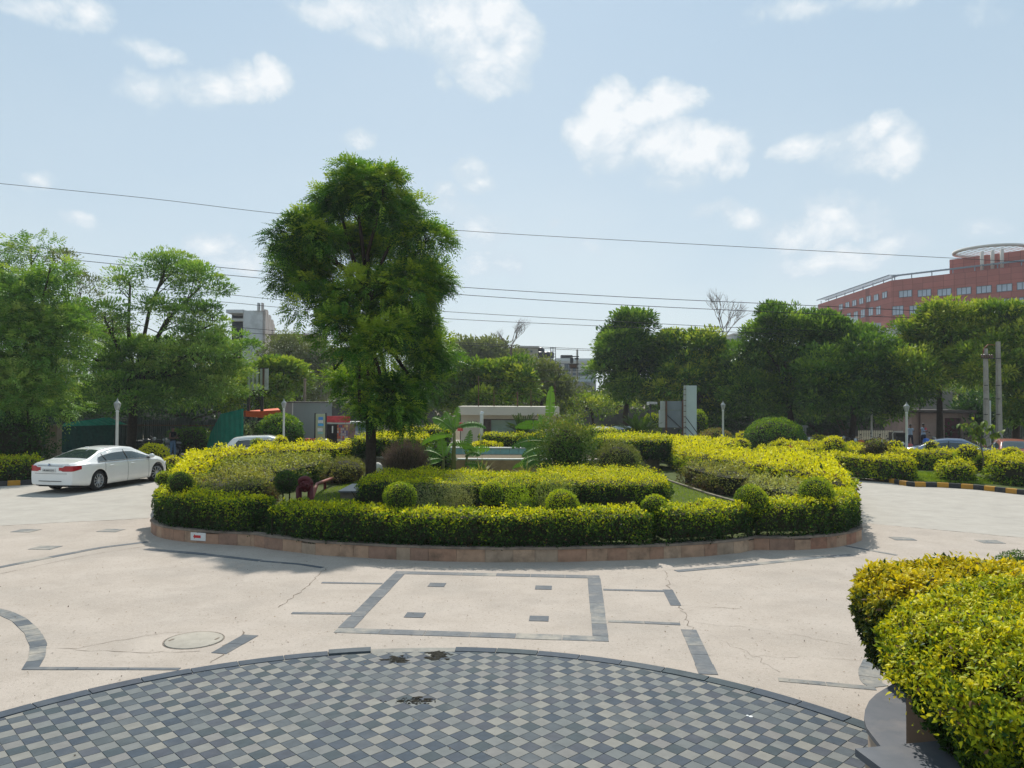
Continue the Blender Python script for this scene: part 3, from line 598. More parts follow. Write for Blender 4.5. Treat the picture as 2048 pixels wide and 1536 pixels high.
# red arrow on a white sheet stuck on the wall
sw=thing('arrow_sign','white sheet with a red arrow pointing left stuck on the sandstone wall','sign',(cp.x,cp.y-.02,.145))
i1=min(range(len(LL)-1),key=lambda i:abs((LL[i].x+LL[i+1].x)/2-cp.x)); aa=LL[i1];bb=LL[i1+1]; tdir=(aa-bb).normalized(); nd=Vector((tdir.y,-tdir.x,0)); base=bb.lerp(aa,(cp.x-bb.x)/(aa.x-bb.x)); 
sw.location=(base.x+nd.x*.012,base.y+nd.y*.012,.15); sw.rotation_euler=(0,0,math.atan2(tdir.y,tdir.x))
b=MB(); b.box((0,0,0),(.40,.012,.18)); b.build('sheet',mat('sign_white',(.72,.69,.66),.6,.3,var=.05),sw,False)
b=MB(); A=[(-.13,0),(-.09,.055),(-.09,.03),(.07,.03),(.07,-.03),(-.09,-.03),(-.09,-.055)]; b.add([(x,-.009,z) for x,z in A]+[(x,-.004,z) for x,z in A],[tuple(range(7)),]+[(i,(i+1)%7,7+(i+1)%7,7+i) for i in range(7)]); b.build('arrow',mat('sign_red',(.55,.03,.03),.5),sw,False)
# soil and lawn
b=MB(); ip=inset(bl,.155); b.add([(*p,.22) for p in ip],[tuple(range(len(ip)))]); b.build('planting_bed',LAWN,kind='structure')
def grass(name,poly,z,n,h,label,seed=1,cols=None,cat='grass'):
    r=np.random.default_rng(seed); A=np.array([p[:2] for p in poly]); lo,hi=A.min(0),A.max(0); Q=r.uniform(lo,hi,(n,2)); _,_,ins=dist_poly(Q,A); Q=Q[ins]; k=len(Q)
    P=np.c_[Q,np.full(k,z)]; t=.5+snoise(P,.35,seed)*.25+r.normal(0,.15,k)
    leaves(name,P,np.c_[r.normal(0,.35,(k,2)),np.ones(k)],r.normal(size=(k,3))+[0,-.5,0],h*r.uniform(.6,1.4,k),np.full(k,h*.28),ramp(t,cols or [np.array([.10,.17,.02]),np.array([.22,.33,.03]),np.array([.38,.46,.05])]),LEAF_H,None,kind='stuff',label=label,cat=cat)
grass('lawn_grass',[(-7,18.2),(7,18.2),(6.6,24),(6.1,30),(-5,32),(-6.2,26)],.22,95000,.05,'short green lawn inside the hedge island')
# ---- hedges on the island -----------------------------------------------------
def rib(P,o0,o1,e0=0,e1=0):
    P=fine_line(P,.45,False); o=[];ii=[]
    for j in range(len(P)):
        t=(P[min(j+1,len(P)-1)]-P[max(j-1,0)]); t=Vector((t.x,t.y)).normalized(); nn=Vector((-t.y,t.x)); o.append(Vector(P[j][:2])+nn*o0); ii.append(Vector(P[j][:2])+nn*o1)
    return o+ii[::-1]
GRP='clipped golden hedges round the island'
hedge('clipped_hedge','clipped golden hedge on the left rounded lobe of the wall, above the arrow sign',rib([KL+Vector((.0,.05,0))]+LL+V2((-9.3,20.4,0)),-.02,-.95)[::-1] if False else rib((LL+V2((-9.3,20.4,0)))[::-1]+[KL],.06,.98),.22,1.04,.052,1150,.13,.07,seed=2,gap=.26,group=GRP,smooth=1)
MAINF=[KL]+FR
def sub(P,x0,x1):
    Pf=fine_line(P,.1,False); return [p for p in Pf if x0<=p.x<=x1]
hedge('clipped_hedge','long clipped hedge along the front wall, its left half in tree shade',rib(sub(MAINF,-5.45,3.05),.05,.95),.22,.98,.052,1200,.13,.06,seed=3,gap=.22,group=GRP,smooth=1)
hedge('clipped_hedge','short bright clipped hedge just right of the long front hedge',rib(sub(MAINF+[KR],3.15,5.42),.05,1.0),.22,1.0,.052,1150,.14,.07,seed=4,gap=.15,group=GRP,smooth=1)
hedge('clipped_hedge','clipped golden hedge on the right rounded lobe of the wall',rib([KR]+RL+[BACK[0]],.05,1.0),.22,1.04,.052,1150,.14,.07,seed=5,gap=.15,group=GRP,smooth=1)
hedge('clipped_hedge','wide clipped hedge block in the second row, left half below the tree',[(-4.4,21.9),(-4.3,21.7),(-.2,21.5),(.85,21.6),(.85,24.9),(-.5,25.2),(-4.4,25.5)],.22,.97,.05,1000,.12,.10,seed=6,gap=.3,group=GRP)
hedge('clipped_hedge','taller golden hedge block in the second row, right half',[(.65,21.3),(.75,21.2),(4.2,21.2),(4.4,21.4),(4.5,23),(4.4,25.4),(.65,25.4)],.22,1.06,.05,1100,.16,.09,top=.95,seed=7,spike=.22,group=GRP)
BC=(DGREEN,GREEN,LIME,GOLD)
YL=(GREEN,LIME,GOLD*.95,GOLD*1.1)
hedge('clipped_hedge','broad golden hedge mass curving along the left side of the island',[(-9.6,21.6),(-10.9,25),(-11.9,28.5),(-11.9,31.3),(-10.9,33.8),(-8.8,36.2),(-7.3,37),(-7.2,33.5),(-9.6,32.5),(-10.6,30),(-10.5,27),(-9.8,24.5),(-9.0,22.2)],.22,1.20,.085,460,.35,.20,cols=YL,top=.88,seed=8,group=GRP,spike=.12)
hedge('clipped_hedge','broad golden hedge mass curving along the right side of the island',[(9.1,20.6),(9.9,22.8),(10.8,25.2),(11.4,28),(11.5,31),(10.8,33.7),(8.8,36.3),(7.4,37),(6.8,31),(8.2,28.7),(8.8,25),(9.0,22.8),(8.3,20.4)],.22,1.15,.085,460,.35,.20,cols=YL,top=.88,seed=9,group=GRP,spike=.12)
OLV=(BROWN*.8,OLIVE*.7,OLIVE*1.1,np.array([.42,.42,.07])); BRN=(BROWN*.6,BROWN,OLIVE*.8,OLIVE)
hedge('shrub_bed','olive and brown shrub bed behind the left lobe hedge',[(-7.9,19.7),(-9.0,21.3),(-9.6,24.3),(-8.0,25.2),(-7.2,24.3),(-6.9,22.4),(-6.9,20.6)],.22,.98,.06,620,.35,.16,cols=OLV,top=.8,side=.15,seed=10,cat='shrubs',spike=.2,jit=.1)
hedge('shrub_bed','greener shrub bed between the left golden hedge and the red hydrant pipe',[(-7.4,24.8),(-7.9,25.4),(-10.1,25.2),(-10.4,29),(-9.6,31.3),(-7.6,32.4),(-7.1,30.8),(-6.9,27)],.22,1.02,.07,520,.35,.16,cols=(DGREEN*1.2,GREEN,OLIVE,np.array([.42,.46,.06])),top=.85,side=.2,seed=11,cat='shrubs',spike=.2,jit=.1)
bush('bush','small brownish loose bush at the end of the lawn beside the stone terrace wall',(-6.15,28.6,.55),(.8,1.2,.55),.22,.06,700,BRN,.9,.5,seed=12,lump=.15)
hedge('shrub_bed','olive clumps edging the right lawn',[(6.25,29.6),(7.6,28.8),(8.3,25.4),(7.6,24.4),(6.7,24.6),(6.4,26.8)],.22,.95,.065,600,.35,.2,cols=OLV,top=.8,side=.25,seed=13,cat='shrubs',spike=.2,jit=.1)
hedge('shrub_bed','pale fuzzy shrub bed right of the lawn behind the round topiary balls',[(7.1,24.1),(7.9,24.6),(8.6,22.8),(8.1,20.7),(7.3,20.3),(7.0,21.8)],.22,.93,.06,750,.35,.15,cols=(BROWN,OLIVE,np.array([.34,.37,.10]),np.array([.46,.48,.13])),top=.85,side=.2,seed=14,cat='shrubs',spike=.18,jit=.1)
G2='round topiary balls in the hedges'
for i,(px,py,rp,d,lb,cols,tp) in enumerate([
 (362,968,25,18.6,'dark green topiary ball above the left lobe hedge',(DGREEN,DGREEN,GREEN,LIME),.75),
 (328,958,17,20.4,'small yellow-green topiary ball beside the car front, at the far left of the island',BC,.75),
 (572,964,23,18.7,'dark topiary ball beside the red hydrant',(DGREEN,DGREEN,GREEN,LIME*.8),.6),
 (800,994,32,16.7,'large topiary ball on the front hedge at the edge of the tree shade',BC,.6),
 (983,986,24,19.3,'small topiary ball standing behind the front hedge near its middle',BC,.68),
 (1125,1011,33,16.5,'large yellow-green topiary ball on the front hedge below the bushy shrub',BC,.7),
 (1308,1014,26,16.8,'topiary ball at the right end of the long front hedge beside the lawn',BC,.68),
 (1503,1002,33,17.5,'large topiary ball above the wall kink, in front of the pale shrubs',BC,.62),
 (1632,987,33,18.0,'large topiary ball on the right lobe hedge',BC,.6)]):
    c=W(px,py,d); rad=rp*d/F
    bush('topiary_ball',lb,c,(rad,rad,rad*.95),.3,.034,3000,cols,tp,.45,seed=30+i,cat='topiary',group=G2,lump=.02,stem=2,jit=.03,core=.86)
SG=(OLIVE*.6,OLIVE,np.array([.24,.27,.12]),np.array([.32,.34,.15]))
for i,(x,y,rx,rz,lb,cols) in enumerate([(-2.05,19.4,.42,.52,'grey-green feathery bush left in the row behind the front hedge',SG),(-1.4,19.7,.5,.6,'grey-green feathery bush right beside the small topiary ball',SG),(.25,20.4,.42,.5,'dark loose bush just right of the small topiary ball',(DGREEN,GREEN,LIME,LIME)),(1.15,20.6,.5,.55,'pale green thin bush between the two hedge rows',(GREEN,OLIVE,np.array([.2,.28,.06]),np.array([.3,.36,.1])))]):
    bush('bush',lb,(x,y,.22+rz*.75),(rx,rx,rz),.22,.045,1100,cols,.8,.45,seed=50+i,lump=.12,stem=4,jit=.12,core=0,spread=.5,aspect=.3,up=.5)
# ---- round stone terrace with pool --------------------------------------------
TZ=.76; TC=Vector((-.2,41.0)); 
STN=[mat('terrace_stone_%d'%i,c,.85,.2,var=.2,scale=5,dirt=(.09,.075,.05),dscale=1.6,damt=.7,dthr=.45,bump=.3) for i,c in enumerate([(.22,.19,.14),(.26,.20,.13),(.20,.165,.12)])]
def arc(cx,cy,r,a0,a1,n): return [Vector((cx+r*math.cos(a),cy+r*math.sin(a))) for a in np.linspace(a0,a1,n)]
ta=thing('terrace_wall','low curved stone retaining wall below the pool, behind the tree trunk','low wall',(0,33,0))
TR=11.2; TCX,TCY=-.2,43.2
for i in range(22):
    a0=math.radians(270-37+74*i/22)+.0006; a1=math.radians(270-37+74*(i+1)/22)-.0006
    o=arc(TCX,TCY,TR,a0,a1,3); ii=arc(TCX,TCY,TR-.12,a1,a0,3); b=MB(); b.prism([tuple(v) for v in o+ii],.2,TZ-.05); b.build('stone_slab',STN[i%3],ta)
    if i%2==0:
        a1=math.radians(270-37+74*(i+2)/22)-.0006; o=arc(TCX,TCY,TR+.03,a0,a1,4); ii=arc(TCX,TCY,TR-.3,a1,a0,4); b=MB(); b.prism([tuple(v) for v in o+ii],TZ-.048,TZ+.012); b.build('coping',mat('pale_coping',(.36,.33,.27),.8,.2,var=.15,scale=6,dirt=(.15,.13,.1),dscale=2),ta)
bd=arc(TCX,TCY,TR-.28,math.radians(233),math.radians(307),20)+V2((5.2,39.2),(0,40),(-5.5,39.2)); b=MB(); b.add([(*p,TZ-.06) for p in bd],[tuple(range(len(bd)))]); b.build('raised_bed',EARTH,kind='structure')
# pool basin: teal inner walls seen over the near rim
pl=thing('pool_basin','round fountain basin with teal tiled inner wall and white rim','pool',(0,34,0))
POOL=mat('pool_tile',(.22,.44,.42),.3,.5,var=.15,scale=3,dirt=(.18,.28,.24),dscale=1,damt=.5); RIM=mat('pool_rim',(.62,.62,.58),.6,.3,var=.08,scale=6)
PX0,PX1,PY0,PY1=-3.7,1.75,32.0,36.4
b=MB(); b.box(((PX0+PX1)/2,PY0-.08,.49),(PX1-PX0+.1,.16,.57)); b.build('outer_wall',mat('pool_outer',(.42,.27,.14),.8,.2,var=.2,scale=3,dirt=(.12,.09,.05),dscale=2,damt=.6),pl)
b=MB(); b.box(((PX0+PX1)/2,PY0-.05,.81),(PX1-PX0+.16,.26,.06),0,.01); b.build('rim',RIM,pl); b=MB(); b.box(((PX0+PX1)/2,PY1,1.0),(PX1-PX0+.16,.3,.05),0,.01); b.build('rim',RIM,pl)
for x in (PX0-.02,PX1+.02):
    b=MB(); b.box((x,(PY0+PY1)/2,.85),(.2,PY1-PY0-.3,.24)); b.build('side_wall',POOL,pl)
nx=int((PX1-PX0)/.45)
for i in range(nx):
    w=(PX1-PX0-.2)/nx; b=MB(); b.box((PX0+.1+w*(i+.5),PY1-.06,.82),(w-.012,.06,.3)); b.build('tile_panel',POOL,pl)
b=MB(); b.box(((PX0+PX1)/2,(PY0+PY1)/2,.62),(PX1-PX0-.2,PY1-PY0-.2,.04)); b.build('water',mat('pool_water',(.13,.30,.29),.08,.5,var=.2,scale=2,bump=.15,bscale=6),pl)
TB='tall dark-sided hedge blocks on the raised terrace'
hedge('tall_hedge','tall clipped hedge block on the terrace behind the tree trunk',[(-7.2,33.8),(-5.3,33.3),(-3.6,33.6),(-3.8,37.2),(-7.0,37.6)],.7,1.62,.08,480,.25,.12,cols=YL if False else BC,top=.98,side=.22,seed=60,group=TB,spike=.2)
hedge('tall_hedge','golden hedge row farther back between the tree and the banana plant',[(-6,38.5),(-3.2,38.0),(-2.9,39.2),(-5.8,39.8)],.7,1.86,.09,420,.25,.15,top=.95,side=.25,seed=61,group=TB,spike=.2)
hedge('tall_hedge','clipped hedge behind the pool in front of the guard cabin',[(-1.6,37.3),(1.6,37.3),(1.7,38.4),(-1.6,38.4)],.7,1.6,.08,520,.2,.1,top=.9,side=.4,seed=62,group=TB)
hedge('tall_hedge','tall clipped hedge block on the terrace left of the grey sign board',[(3.9,33.6),(5.6,33.3),(7.2,33.9),(7.3,37.2),(3.7,37.3)],.7,1.62,.08,480,.25,.12,top=.98,side=.22,seed=63,group=TB,spike=.2)
hedge('tall_hedge','golden hedge strip farther back below the right sago palm',[(2.9,38.2),(5.4,38.2),(5.4,39.3),(3.0,39.3)],.7,1.85,.09,450,.25,.12,top=.95,side=.25,seed=64,group=TB,spike=.2)
hedge('tall_hedge','low golden hedge strip beyond the right tall hedge block, below the white sign slab',[(7.2,37.6),(9.2,36.8),(11.6,38.6),(11.4,42),(8,42.5),(6.6,40)],.1,1.25,.1,330,.25,.12,cols=YL,top=.9,seed=66)
bush('bush','small golden bush at the foot of the white post behind the pool',(-1.2,37.0,.95),(.8,.4,.35),.7,.07,700,YL,.9,.5,seed=65)
# twiggy bare round bush, stone, granite slab bench, hydrant
def twigball(name,label,c,rad,z0,n,seed,cols=None,leafn=0,thick=.006):
    r=random.Random(seed); root=thing(name,label,'bush',(c[0],c[1],z0)); b=MB()
    for i in range(n):
        a=r.uniform(0,6.283); e=math.acos(r.uniform(-.25,1)); u=Vector((math.sin(e)*math.cos(a),math.sin(e)*math.sin(a),math.cos(e))); tip=Vector(c)+Vector((u.x*rad[0],u.y*rad[1],u.z*rad[2]))*r.uniform(.75,1.03)
        base=Vector((c[0]+r.gauss(0,.12),c[1]+r.gauss(0,.12),z0)); m=base.lerp(tip,.5)+Vector((u.x*.16,u.y*.16,.1)); m2=base.lerp(tip,.8)+Vector((u.x*.08,u.y*.08,.06)); b.tube([base,m,m2,tip],[thick*1.8,thick,thick*.8,thick*.3],3,False)
    b.build('twigs',mat('dry_twig',(.15,.105,.075),.9,.1,var=.4,scale=9),root)
    rr_=np.random.default_rng(seed); U=unit(rr_.normal(size=(leafn,3))); P=np.array(c)+U*np.array(rad)*rr_.uniform(.8,1.02,(leafn,1)); P=P[P[:,2]>z0]; k=len(P)
    if k: leaves('foliage',P,rr_.normal(size=(k,3))+[0,0,.3],rr_.normal(size=(k,3))+[0,0,1],np.full(k,.035),np.full(k,.018),ramp(rr_.random(k),[BROWN,OLIVE,OLIVE]),LEAF_H,root)
    b=MB(); b.ell(c,(rad[0]*.6,rad[1]*.6,rad[2]*.6),10,7); b.build('inner_twigs',CORE,root)
    return root
c=W(812,912,29.2); twigball('bare_bush','round brown bush of bare twigs right of the tree trunk',(c.x,c.y,1.0),(.98,.95,.88),.22,1500,70,leafn=900)
b=MB(); c=at(755,938,.4); b.ell((c.x,c.y,.42),(.22,.2,.26),9,7); b.build('white_rock',mat('white_rock',(.6,.56,.5),.8,.2,var=.2,scale=6,bump=.8,bscale=9),label='small whitish rock at the foot of the tree trunk',cat='rock')
gs=thing('granite_block','low block with grey granite top on the lawn beside the second hedge row','bench',(-4.9,24.4,.2))
b=MB(); b.box((-4.75,24.6,.31),(.95,1.9,.22)); b.build('base',STN[2],gs); b=MB(); b.box((-4.75,24.6,.45),(1.05,2.0,.05),0,.008); b.build('top_slab',mat('grey_granite',(.17,.17,.18),.35,.5,var=.12,scale=40),gs)
hy=thing('fire_hydrant','dark red twin-leg hydrant pipe standing in the lawn behind the front hedge','hydrant',(W(610,970,19.6).x,19.6,.2))
RED=mat('hydrant_red',(.10,.008,.010),.5,.3,var=.25,scale=8,dirt=(.05,.01,.01),dscale=4)
x0=W(598,970,19.6).x; x1=W(621,970,19.6).x; mx_=(x0+x1)/2; rd_=(x1-x0)/2
for x in (x0,x1):
    b=MB(); b.tube([(x,19.6,.2),(x,19.6,1.1)],.075,12); b.build('leg',RED,hy); b=MB(); b.lathe([(.11,0),(.11,.03)],(x,19.6,.62),12); b.build('flange',RED,hy)
b=MB(); b.tube([(mx_+rd_*math.cos(a),19.6,1.1+rd_*1.05*math.sin(a)) for a in np.linspace(math.pi,0,12)],.078,12); b.build('bend',RED,hy)
fx=Matrix.Rotation(math.pi/2,3,'X'); b=MB(); b.lathe([(.0,.0),(.145,.0),(.145,.04),(.09,.05),(.09,.1),(0,.1)],(mx_+.03,19.53,1.07),16,fx); b.build('outlet_cap',RED,hy)
for a in (.5,1.9,3.4,5.): 
    b=MB(); b.lathe([(0,.0),(.035,.0),(.035,.03),(0,.035)],(mx_+.03+.1*math.cos(a),19.42,1.07+.1*math.sin(a)),8,fx); b.build('bolt',RED,hy)
pp=thing('red_pipe','rusty red water pipe running along the lawn edge from the hydrant','pipe',(-5.6,24,.2)); q=[(x1,19.75,.75),at(634,968,.62),at(650,962,.5),at(672,954,.42),at(700,944,.36)]; b=MB(); b.tube(q,.055,8); b.build('pipe',mat('rusty_red',(.24,.07,.05),.6,.3,var=.3,scale=6),pp)
for k in (2,3): b=MB(); v=Vector(q[k]); b.box((v.x,v.y,(v.z+.2)/2),(.08,.08,max(v.z-.22,.05))); b.build('support',RED,pp)
b=MB(); v=at(702,944,.36); b.box((v.x,v.y,v.z+.02),(.35,.3,.12),.3,.01); b.build('valve_box',mat('pale_box',(.4,.38,.33),.7),pp)
# stone edging of the right lawn
eg=thing('lawn_edging','thin stone edging curving along the right lawn','edging',(6.3,26,.2)); E_=[(5.95,30),(6.1,28.5),(6.3,26.8),(6.5,25),(6.75,23.6),(7.0,22)]
for a,b_ in zip(E_,E_[1:]):
    A_=Vector(a);B_=Vector(b_)
    for k in range(3):
        p=A_.lerp(B_,(k+.5)/3); d=(B_-A_); b=MB(); b.box((p.x-.12,p.y,.25),(.09,d.length/3-.02,.09),math.atan2(d.y,d.x)-math.pi/2,.01); b.build('edging_stone',STN[0],eg)
# =============================== MAIN TREE ======================================
TD0=26.2
NEEM=(np.array([.022,.07,.014]),np.array([.045,.13,.02]),np.array([.12,.27,.03]),np.array([.36,.48,.05]))
ML=plobes(spec=[(712,385,62,55,1.2),(765,400,55,50,1.2),(680,420,50,50),(800,450,50,50),(610,480,55,50,1.1),(600,560,55,50),(585,520,40,45),(660,520,75,60,.8),(740,500,60,60,.7),(850,490,50,45,1.1),(860,570,45,50),(810,580,60,60),(740,600,80,70,.7,-1.2),(640,610,55,40),
 (688,680,62,60),(770,690,75,60,.8,-1.2),(668,740,46,45),(830,670,50,45),(862,715,38,42),(835,775,36,40,.8),(712,790,58,50),(775,800,60,50,.9,-.8),(720,835,50,28,.8),(790,840,40,25,.7)],d=TD0,dj=1.5,seed=4,q=.72)
mtb=W(742,945,TD0)
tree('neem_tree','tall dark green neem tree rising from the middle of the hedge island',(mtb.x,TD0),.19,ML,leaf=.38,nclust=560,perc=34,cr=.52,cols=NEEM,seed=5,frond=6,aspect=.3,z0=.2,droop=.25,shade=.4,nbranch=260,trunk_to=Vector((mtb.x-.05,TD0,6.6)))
# =============================== PLANTS ==========================================
def banana(name,label,base,hgt,leaves_,seed):
    """leaves_: list of (azimuth deg, length, start height fraction, rise, droop)"""
    r=random.Random(seed); root=thing(name,label,'banana plant',base)
    BL=leafmat('banana_leaf',.3,.55,.08,(1.2,1.15,.5)); b=MB()
    x,y,z=base
    for dx,dy,hh,rr_ in ((0,0,hgt*.62,.11),(.45,.1,hgt*.34,.08),(-.4,.2,hgt*.3,.08)):
        b.tube([(x+dx,y+dy,z),(x+dx*1.05,y+dy,z+hh*.5),(x+dx*1.1+.03,y+dy,z+hh)],[rr_,rr_*.8,rr_*.45],9)
    b.build('stem',mat('banana_stem',(.16,.14,.05),.7,.2,var=.35,scale=5,col2=(.22,.24,.07)),root)
    for (ox,az,L,h0,rise,dr,wid) in leaves_:
        L*=1.12; wid*=1.15
        a=math.radians(az); d=Vector((math.cos(a),math.sin(a),0)); p0=Vector((x+ox,y,z+hgt*h0)); side=Vector((-d.y,d.x,0)); n=13; rows=[];vs=[];cs=[]
        b=MB(); rib=[]; roll=r.choice((-1,1))*r.uniform(.5,1.0) if rise<1.1 else r.uniform(-.2,.2)
        for i in range(n):
            t=i/(n-1); p=p0+d*(L*t*math.cos(rise)*(1-.15*t))+Vector((0,0,L*(math.sin(rise)*t-dr*t*t))); rib.append(p)
        for sgn in (-1,1):
            for i in range(n-1):
                t0=i/(n-1);t1=(i+1)/(n-1); tg=(rib[i+1]-rib[i]).normalized(); up=side.cross(tg)
                w0=wid*math.sin(math.pi*min(1,.08+t0*.92))**.6*(1 if t0>.1 else .3); w1=wid*math.sin(math.pi*min(.985,.08+t1*.92))**.6
                lag=r.uniform(0,.10)*L*.3; tear=r.uniform(.0,.022) 
                dz=-.15*w0-r.uniform(0,.1)*w0
                q=[rib[i],rib[i+1],rib[i+1]+(side*math.cos(roll)+up*math.sin(roll))*sgn*w1+tg*(lag-tear)+Vector((0,0,dz))+up*0,rib[i]+(side*math.cos(roll)+up*math.sin(roll))*sgn*w0+tg*(lag+tear)+Vector((0,0,dz))]
                m1=[(q[0]+q[3])/2+up*w0*.1,(q[1]+q[2])/2+up*w1*.1]
                b.add([q[0],q[1],m1[1],m1[0]],[(0,1,2,3)]); b.add([m1[0],m1[1],q[2],q[3]],[(0,1,2,3)])
        o=b.build('leaf',BL,root); me=o.data; ca=me.color_attributes.new('col','FLOAT_COLOR','POINT'); c0=ramp(np.array([r.uniform(.2,.9)]),[np.array([.05,.13,.025]),np.array([.09,.21,.035]),np.array([.17,.32,.05])])[0]
        c4=np.ones((len(me.vertices),4),np.float32); c4[:,:3]=c0; ca.data.foreach_set('color',c4.reshape(-1))
        b=MB(); b.tube(rib,[.022*(1-.85*i/(n-1)) for i in range(n)],5); b.build('midrib',mat('midrib',(.22,.30,.08),.5),o)
bz=W(907,935,30.0)
banana('banana_plant','banana plant with torn leaves left of the white post by the pool',(bz.x,30.,.2),2.9,[(0,70,1.2,.62,1.2,.2,.15),(0,5,1.55,.66,.55,.5,.2),(0,165,1.3,.64,.75,.35,.22),(0,200,1.5,.56,.35,.55,.2),(0,130,1.3,.6,1.1,.3,.22),(0,330,1.2,.45,.3,.45,.2),(.45,20,1.2,.33,.5,.35,.22),(.45,60,1.1,.34,1.2,.2,.2),(.45,320,1.0,.3,.6,.5,.2),(-.4,170,1.3,.28,.6,.45,.2),(-.4,215,1.1,.25,.3,.5,.18),(-.4,110,1.0,.28,1.2,.2,.17),(0,260,1.2,.45,.4,.6,.2),(.45,345,.9,.2,.2,.4,.16)],3)
bz=W(1098,935,30.6)
banana('banana_plant','taller banana plant half hidden behind the big loose shrub',(bz.x,30.6,.2),3.3,[(0,75,1.5,.66,1.3,.1,.17),(0,50,1.2,.66,1.0,.3,.16),(0,175,1.5,.6,.35,.35,.2),(0,185,1.6,.42,.25,.35,.2),(0,200,1.2,.36,.1,.35,.2),(0,165,1.3,.25,.2,.4,.2),(0,10,1.1,.6,.6,.4,.2),(0,130,1.1,.55,1.0,.3,.18),(-.4,190,1.2,.16,.4,.5,.2),(-.4,230,1.0,.2,.3,.5,.2),(-.4,150,1.2,.28,.8,.4,.18),(0,260,1.1,.5,.5,.6,.2)],5)
def spiky(name,label,cat,c,n,L,w,cols,seed,elmin=.1,elmax=1.4,curve=.3,segs=5):
    r=np.random.default_rng(seed); root=thing(name,label,cat,c); m=leafmat('spiky_leaf',.3,.4,.35,(1.3,1.2,.5)); rd_=random.Random(seed)
    b=MB(); cc=[]
    for i in range(n):
        a=rd_.uniform(0,6.283); e=rd_.uniform(elmin,elmax); l=L*rd_.uniform(.7,1.1); d=Vector((math.cos(a)*math.cos(e),math.sin(a)*math.cos(e),math.sin(e))); s_=Vector((-math.sin(a),math.cos(a),0)); P=[]
        for k in range(segs+1):
            t=k/segs; P.append(Vector(c)+d*l*t-Vector((0,0,curve*l*t*t*math.cos(e)*1.2)))
        col=ramp(np.array([rd_.random()]),cols)[0]; n0=len(b.v)
        for k in range(segs+1):
            ww=w*(1-(k/segs)**2)*.5+.001; b.v+= [tuple(P[k]-s_*ww),tuple(P[k]+s_*ww)]; cc+= [col,col]
        for k in range(segs): b.f.append((n0+2*k,n0+2*k+1,n0+2*k+3,n0+2*k+2)); b.m.append(0); b.sm.append(False)
    o=b.build('leaves',m,root); me=o.data; ca=me.color_attributes.new('col','FLOAT_COLOR','POINT'); c4=np.ones((len(me.vertices),4),np.float32); c4[:,:3]=np.array(cc); ca.data.foreach_set('color',c4.reshape(-1)); return root
YUC=(np.array([.30,.33,.10]),np.array([.50,.46,.18]),np.array([.16,.22,.05]))
c=W(962,935,29.8); spiky('variegated_agave','yellow-striped spiky agave in front of the pool wall, left one','spiky plant',(c.x,29.8,.25),70,.95,.07,YUC,1,.15,1.35)
c=W(1052,938,29.8); spiky('variegated_agave','yellow-striped spiky agave near the big shrub, right one','spiky plant',(c.x,29.8,.25),55,.85,.07,YUC,2,.15,1.35)
def cycad(label,c,n,L,seed):
    r=np.random.default_rng(seed); root=thing('sago_palm',label,'palm',c); PB=[];PD=[];PN=[];PL=[];b=MB()
    for i in range(n):
        a=r.uniform(0,6.283); e=r.uniform(.05,1.25); l=L*r.uniform(.8,1.1); d=np.array([math.cos(a)*math.cos(e),math.sin(a)*math.cos(e),math.sin(e)]); s_=np.array([-math.sin(a),math.cos(a),0]); path=[]
        for k in range(26):
            t=k/25; p=np.array(c)+[0,0,.35]+d*l*t-np.array([0,0,.5*l*t*t*math.cos(e)]); path.append(Vector(p))
            if k>3:
                for sg_ in (-1,1): PB.append(p); PD.append(s_*sg_*.8+d*.55+[0,0,.2]); PN.append(np.cross(s_,d)+r.normal(0,.1,3)); PL.append(.2*(1-.6*t)+.05)
        b.tube(path[::5],[.02,.016,.012,.01,.006,.004][:len(path[::5])],4,False)
    n=len(PB); PL=np.array(PL); leaves('fronds',np.array(PB),np.array(PD),np.array(PN),PL,np.full(n,.035),ramp(np.clip(r.normal(.5,.25,n),0,1),[np.array([.015,.04,.012]),np.array([.035,.08,.02]),np.array([.08,.13,.03])]),LEAF_T,root)
    b.build('frond_stems',mat('frond_stem',(.08,.1,.03),.6),root); b=MB(); b.lathe([(.22,0),(.25,.2),(.16,.42),(0,.46)],c,10); b.build('trunk',BARK,root)
c=W(1046,876,39.3); cycad('dark sago palm in front of the cabin window',(c.x,39.3,1.0),80,1.55,1)
c=W(1278,880,39.5); cycad('sago palm left of the grey sign board',(c.x,39.5,1.0),80,1.6,2)
# big loose shrub and its round neighbour
LS=(DGREEN,GREEN*1.1,np.array([.13,.2,.035]),np.array([.27,.28,.06]))
c=W(1132,888,28.8); b0=bush('large_shrub','large loose olive-green shrub right of centre, twice as tall as the hedges',(c.x,28.8,1.45),(1.15,1.1,1.3),.22,.085,620,LS,.75,.35,seed=80,lump=.3,stem=7,jit=.3,core=.55,spread=.8,up=.5)
c=W(1150,845,28.9); bush('large_shrub','thin upright shoots topping the large loose shrub',(c.x,28.9,2.2),(.75,.7,.75),1.6,.08,420,(GREEN,LIME*.8,np.array([.3,.3,.06]),np.array([.3,.3,.06])),.8,.4,seed=81,lump=.4,jit=.35,core=0,spread=.6,up=.8) if False else None
c=W(1235,915,28.6); bush('bush','rounded grey-green bush with brown twigs right of the large shrub',(c.x,28.6,.98),(.92,.85,.78),.22,.055,900,(BROWN*.7,GREEN,OLIVE,np.array([.24,.27,.07])),.7,.35,seed=82,lump=.1,stem=5,jit=.09,core=.75)
bush('bush','small dark bush growing behind the bare brown bush',(-3.0,31.,.85),(.7,.6,.7),.22,.09,500,(DGREEN,GREEN,GREEN,LIME*.6),.6,.3,seed=83,lump=.2)
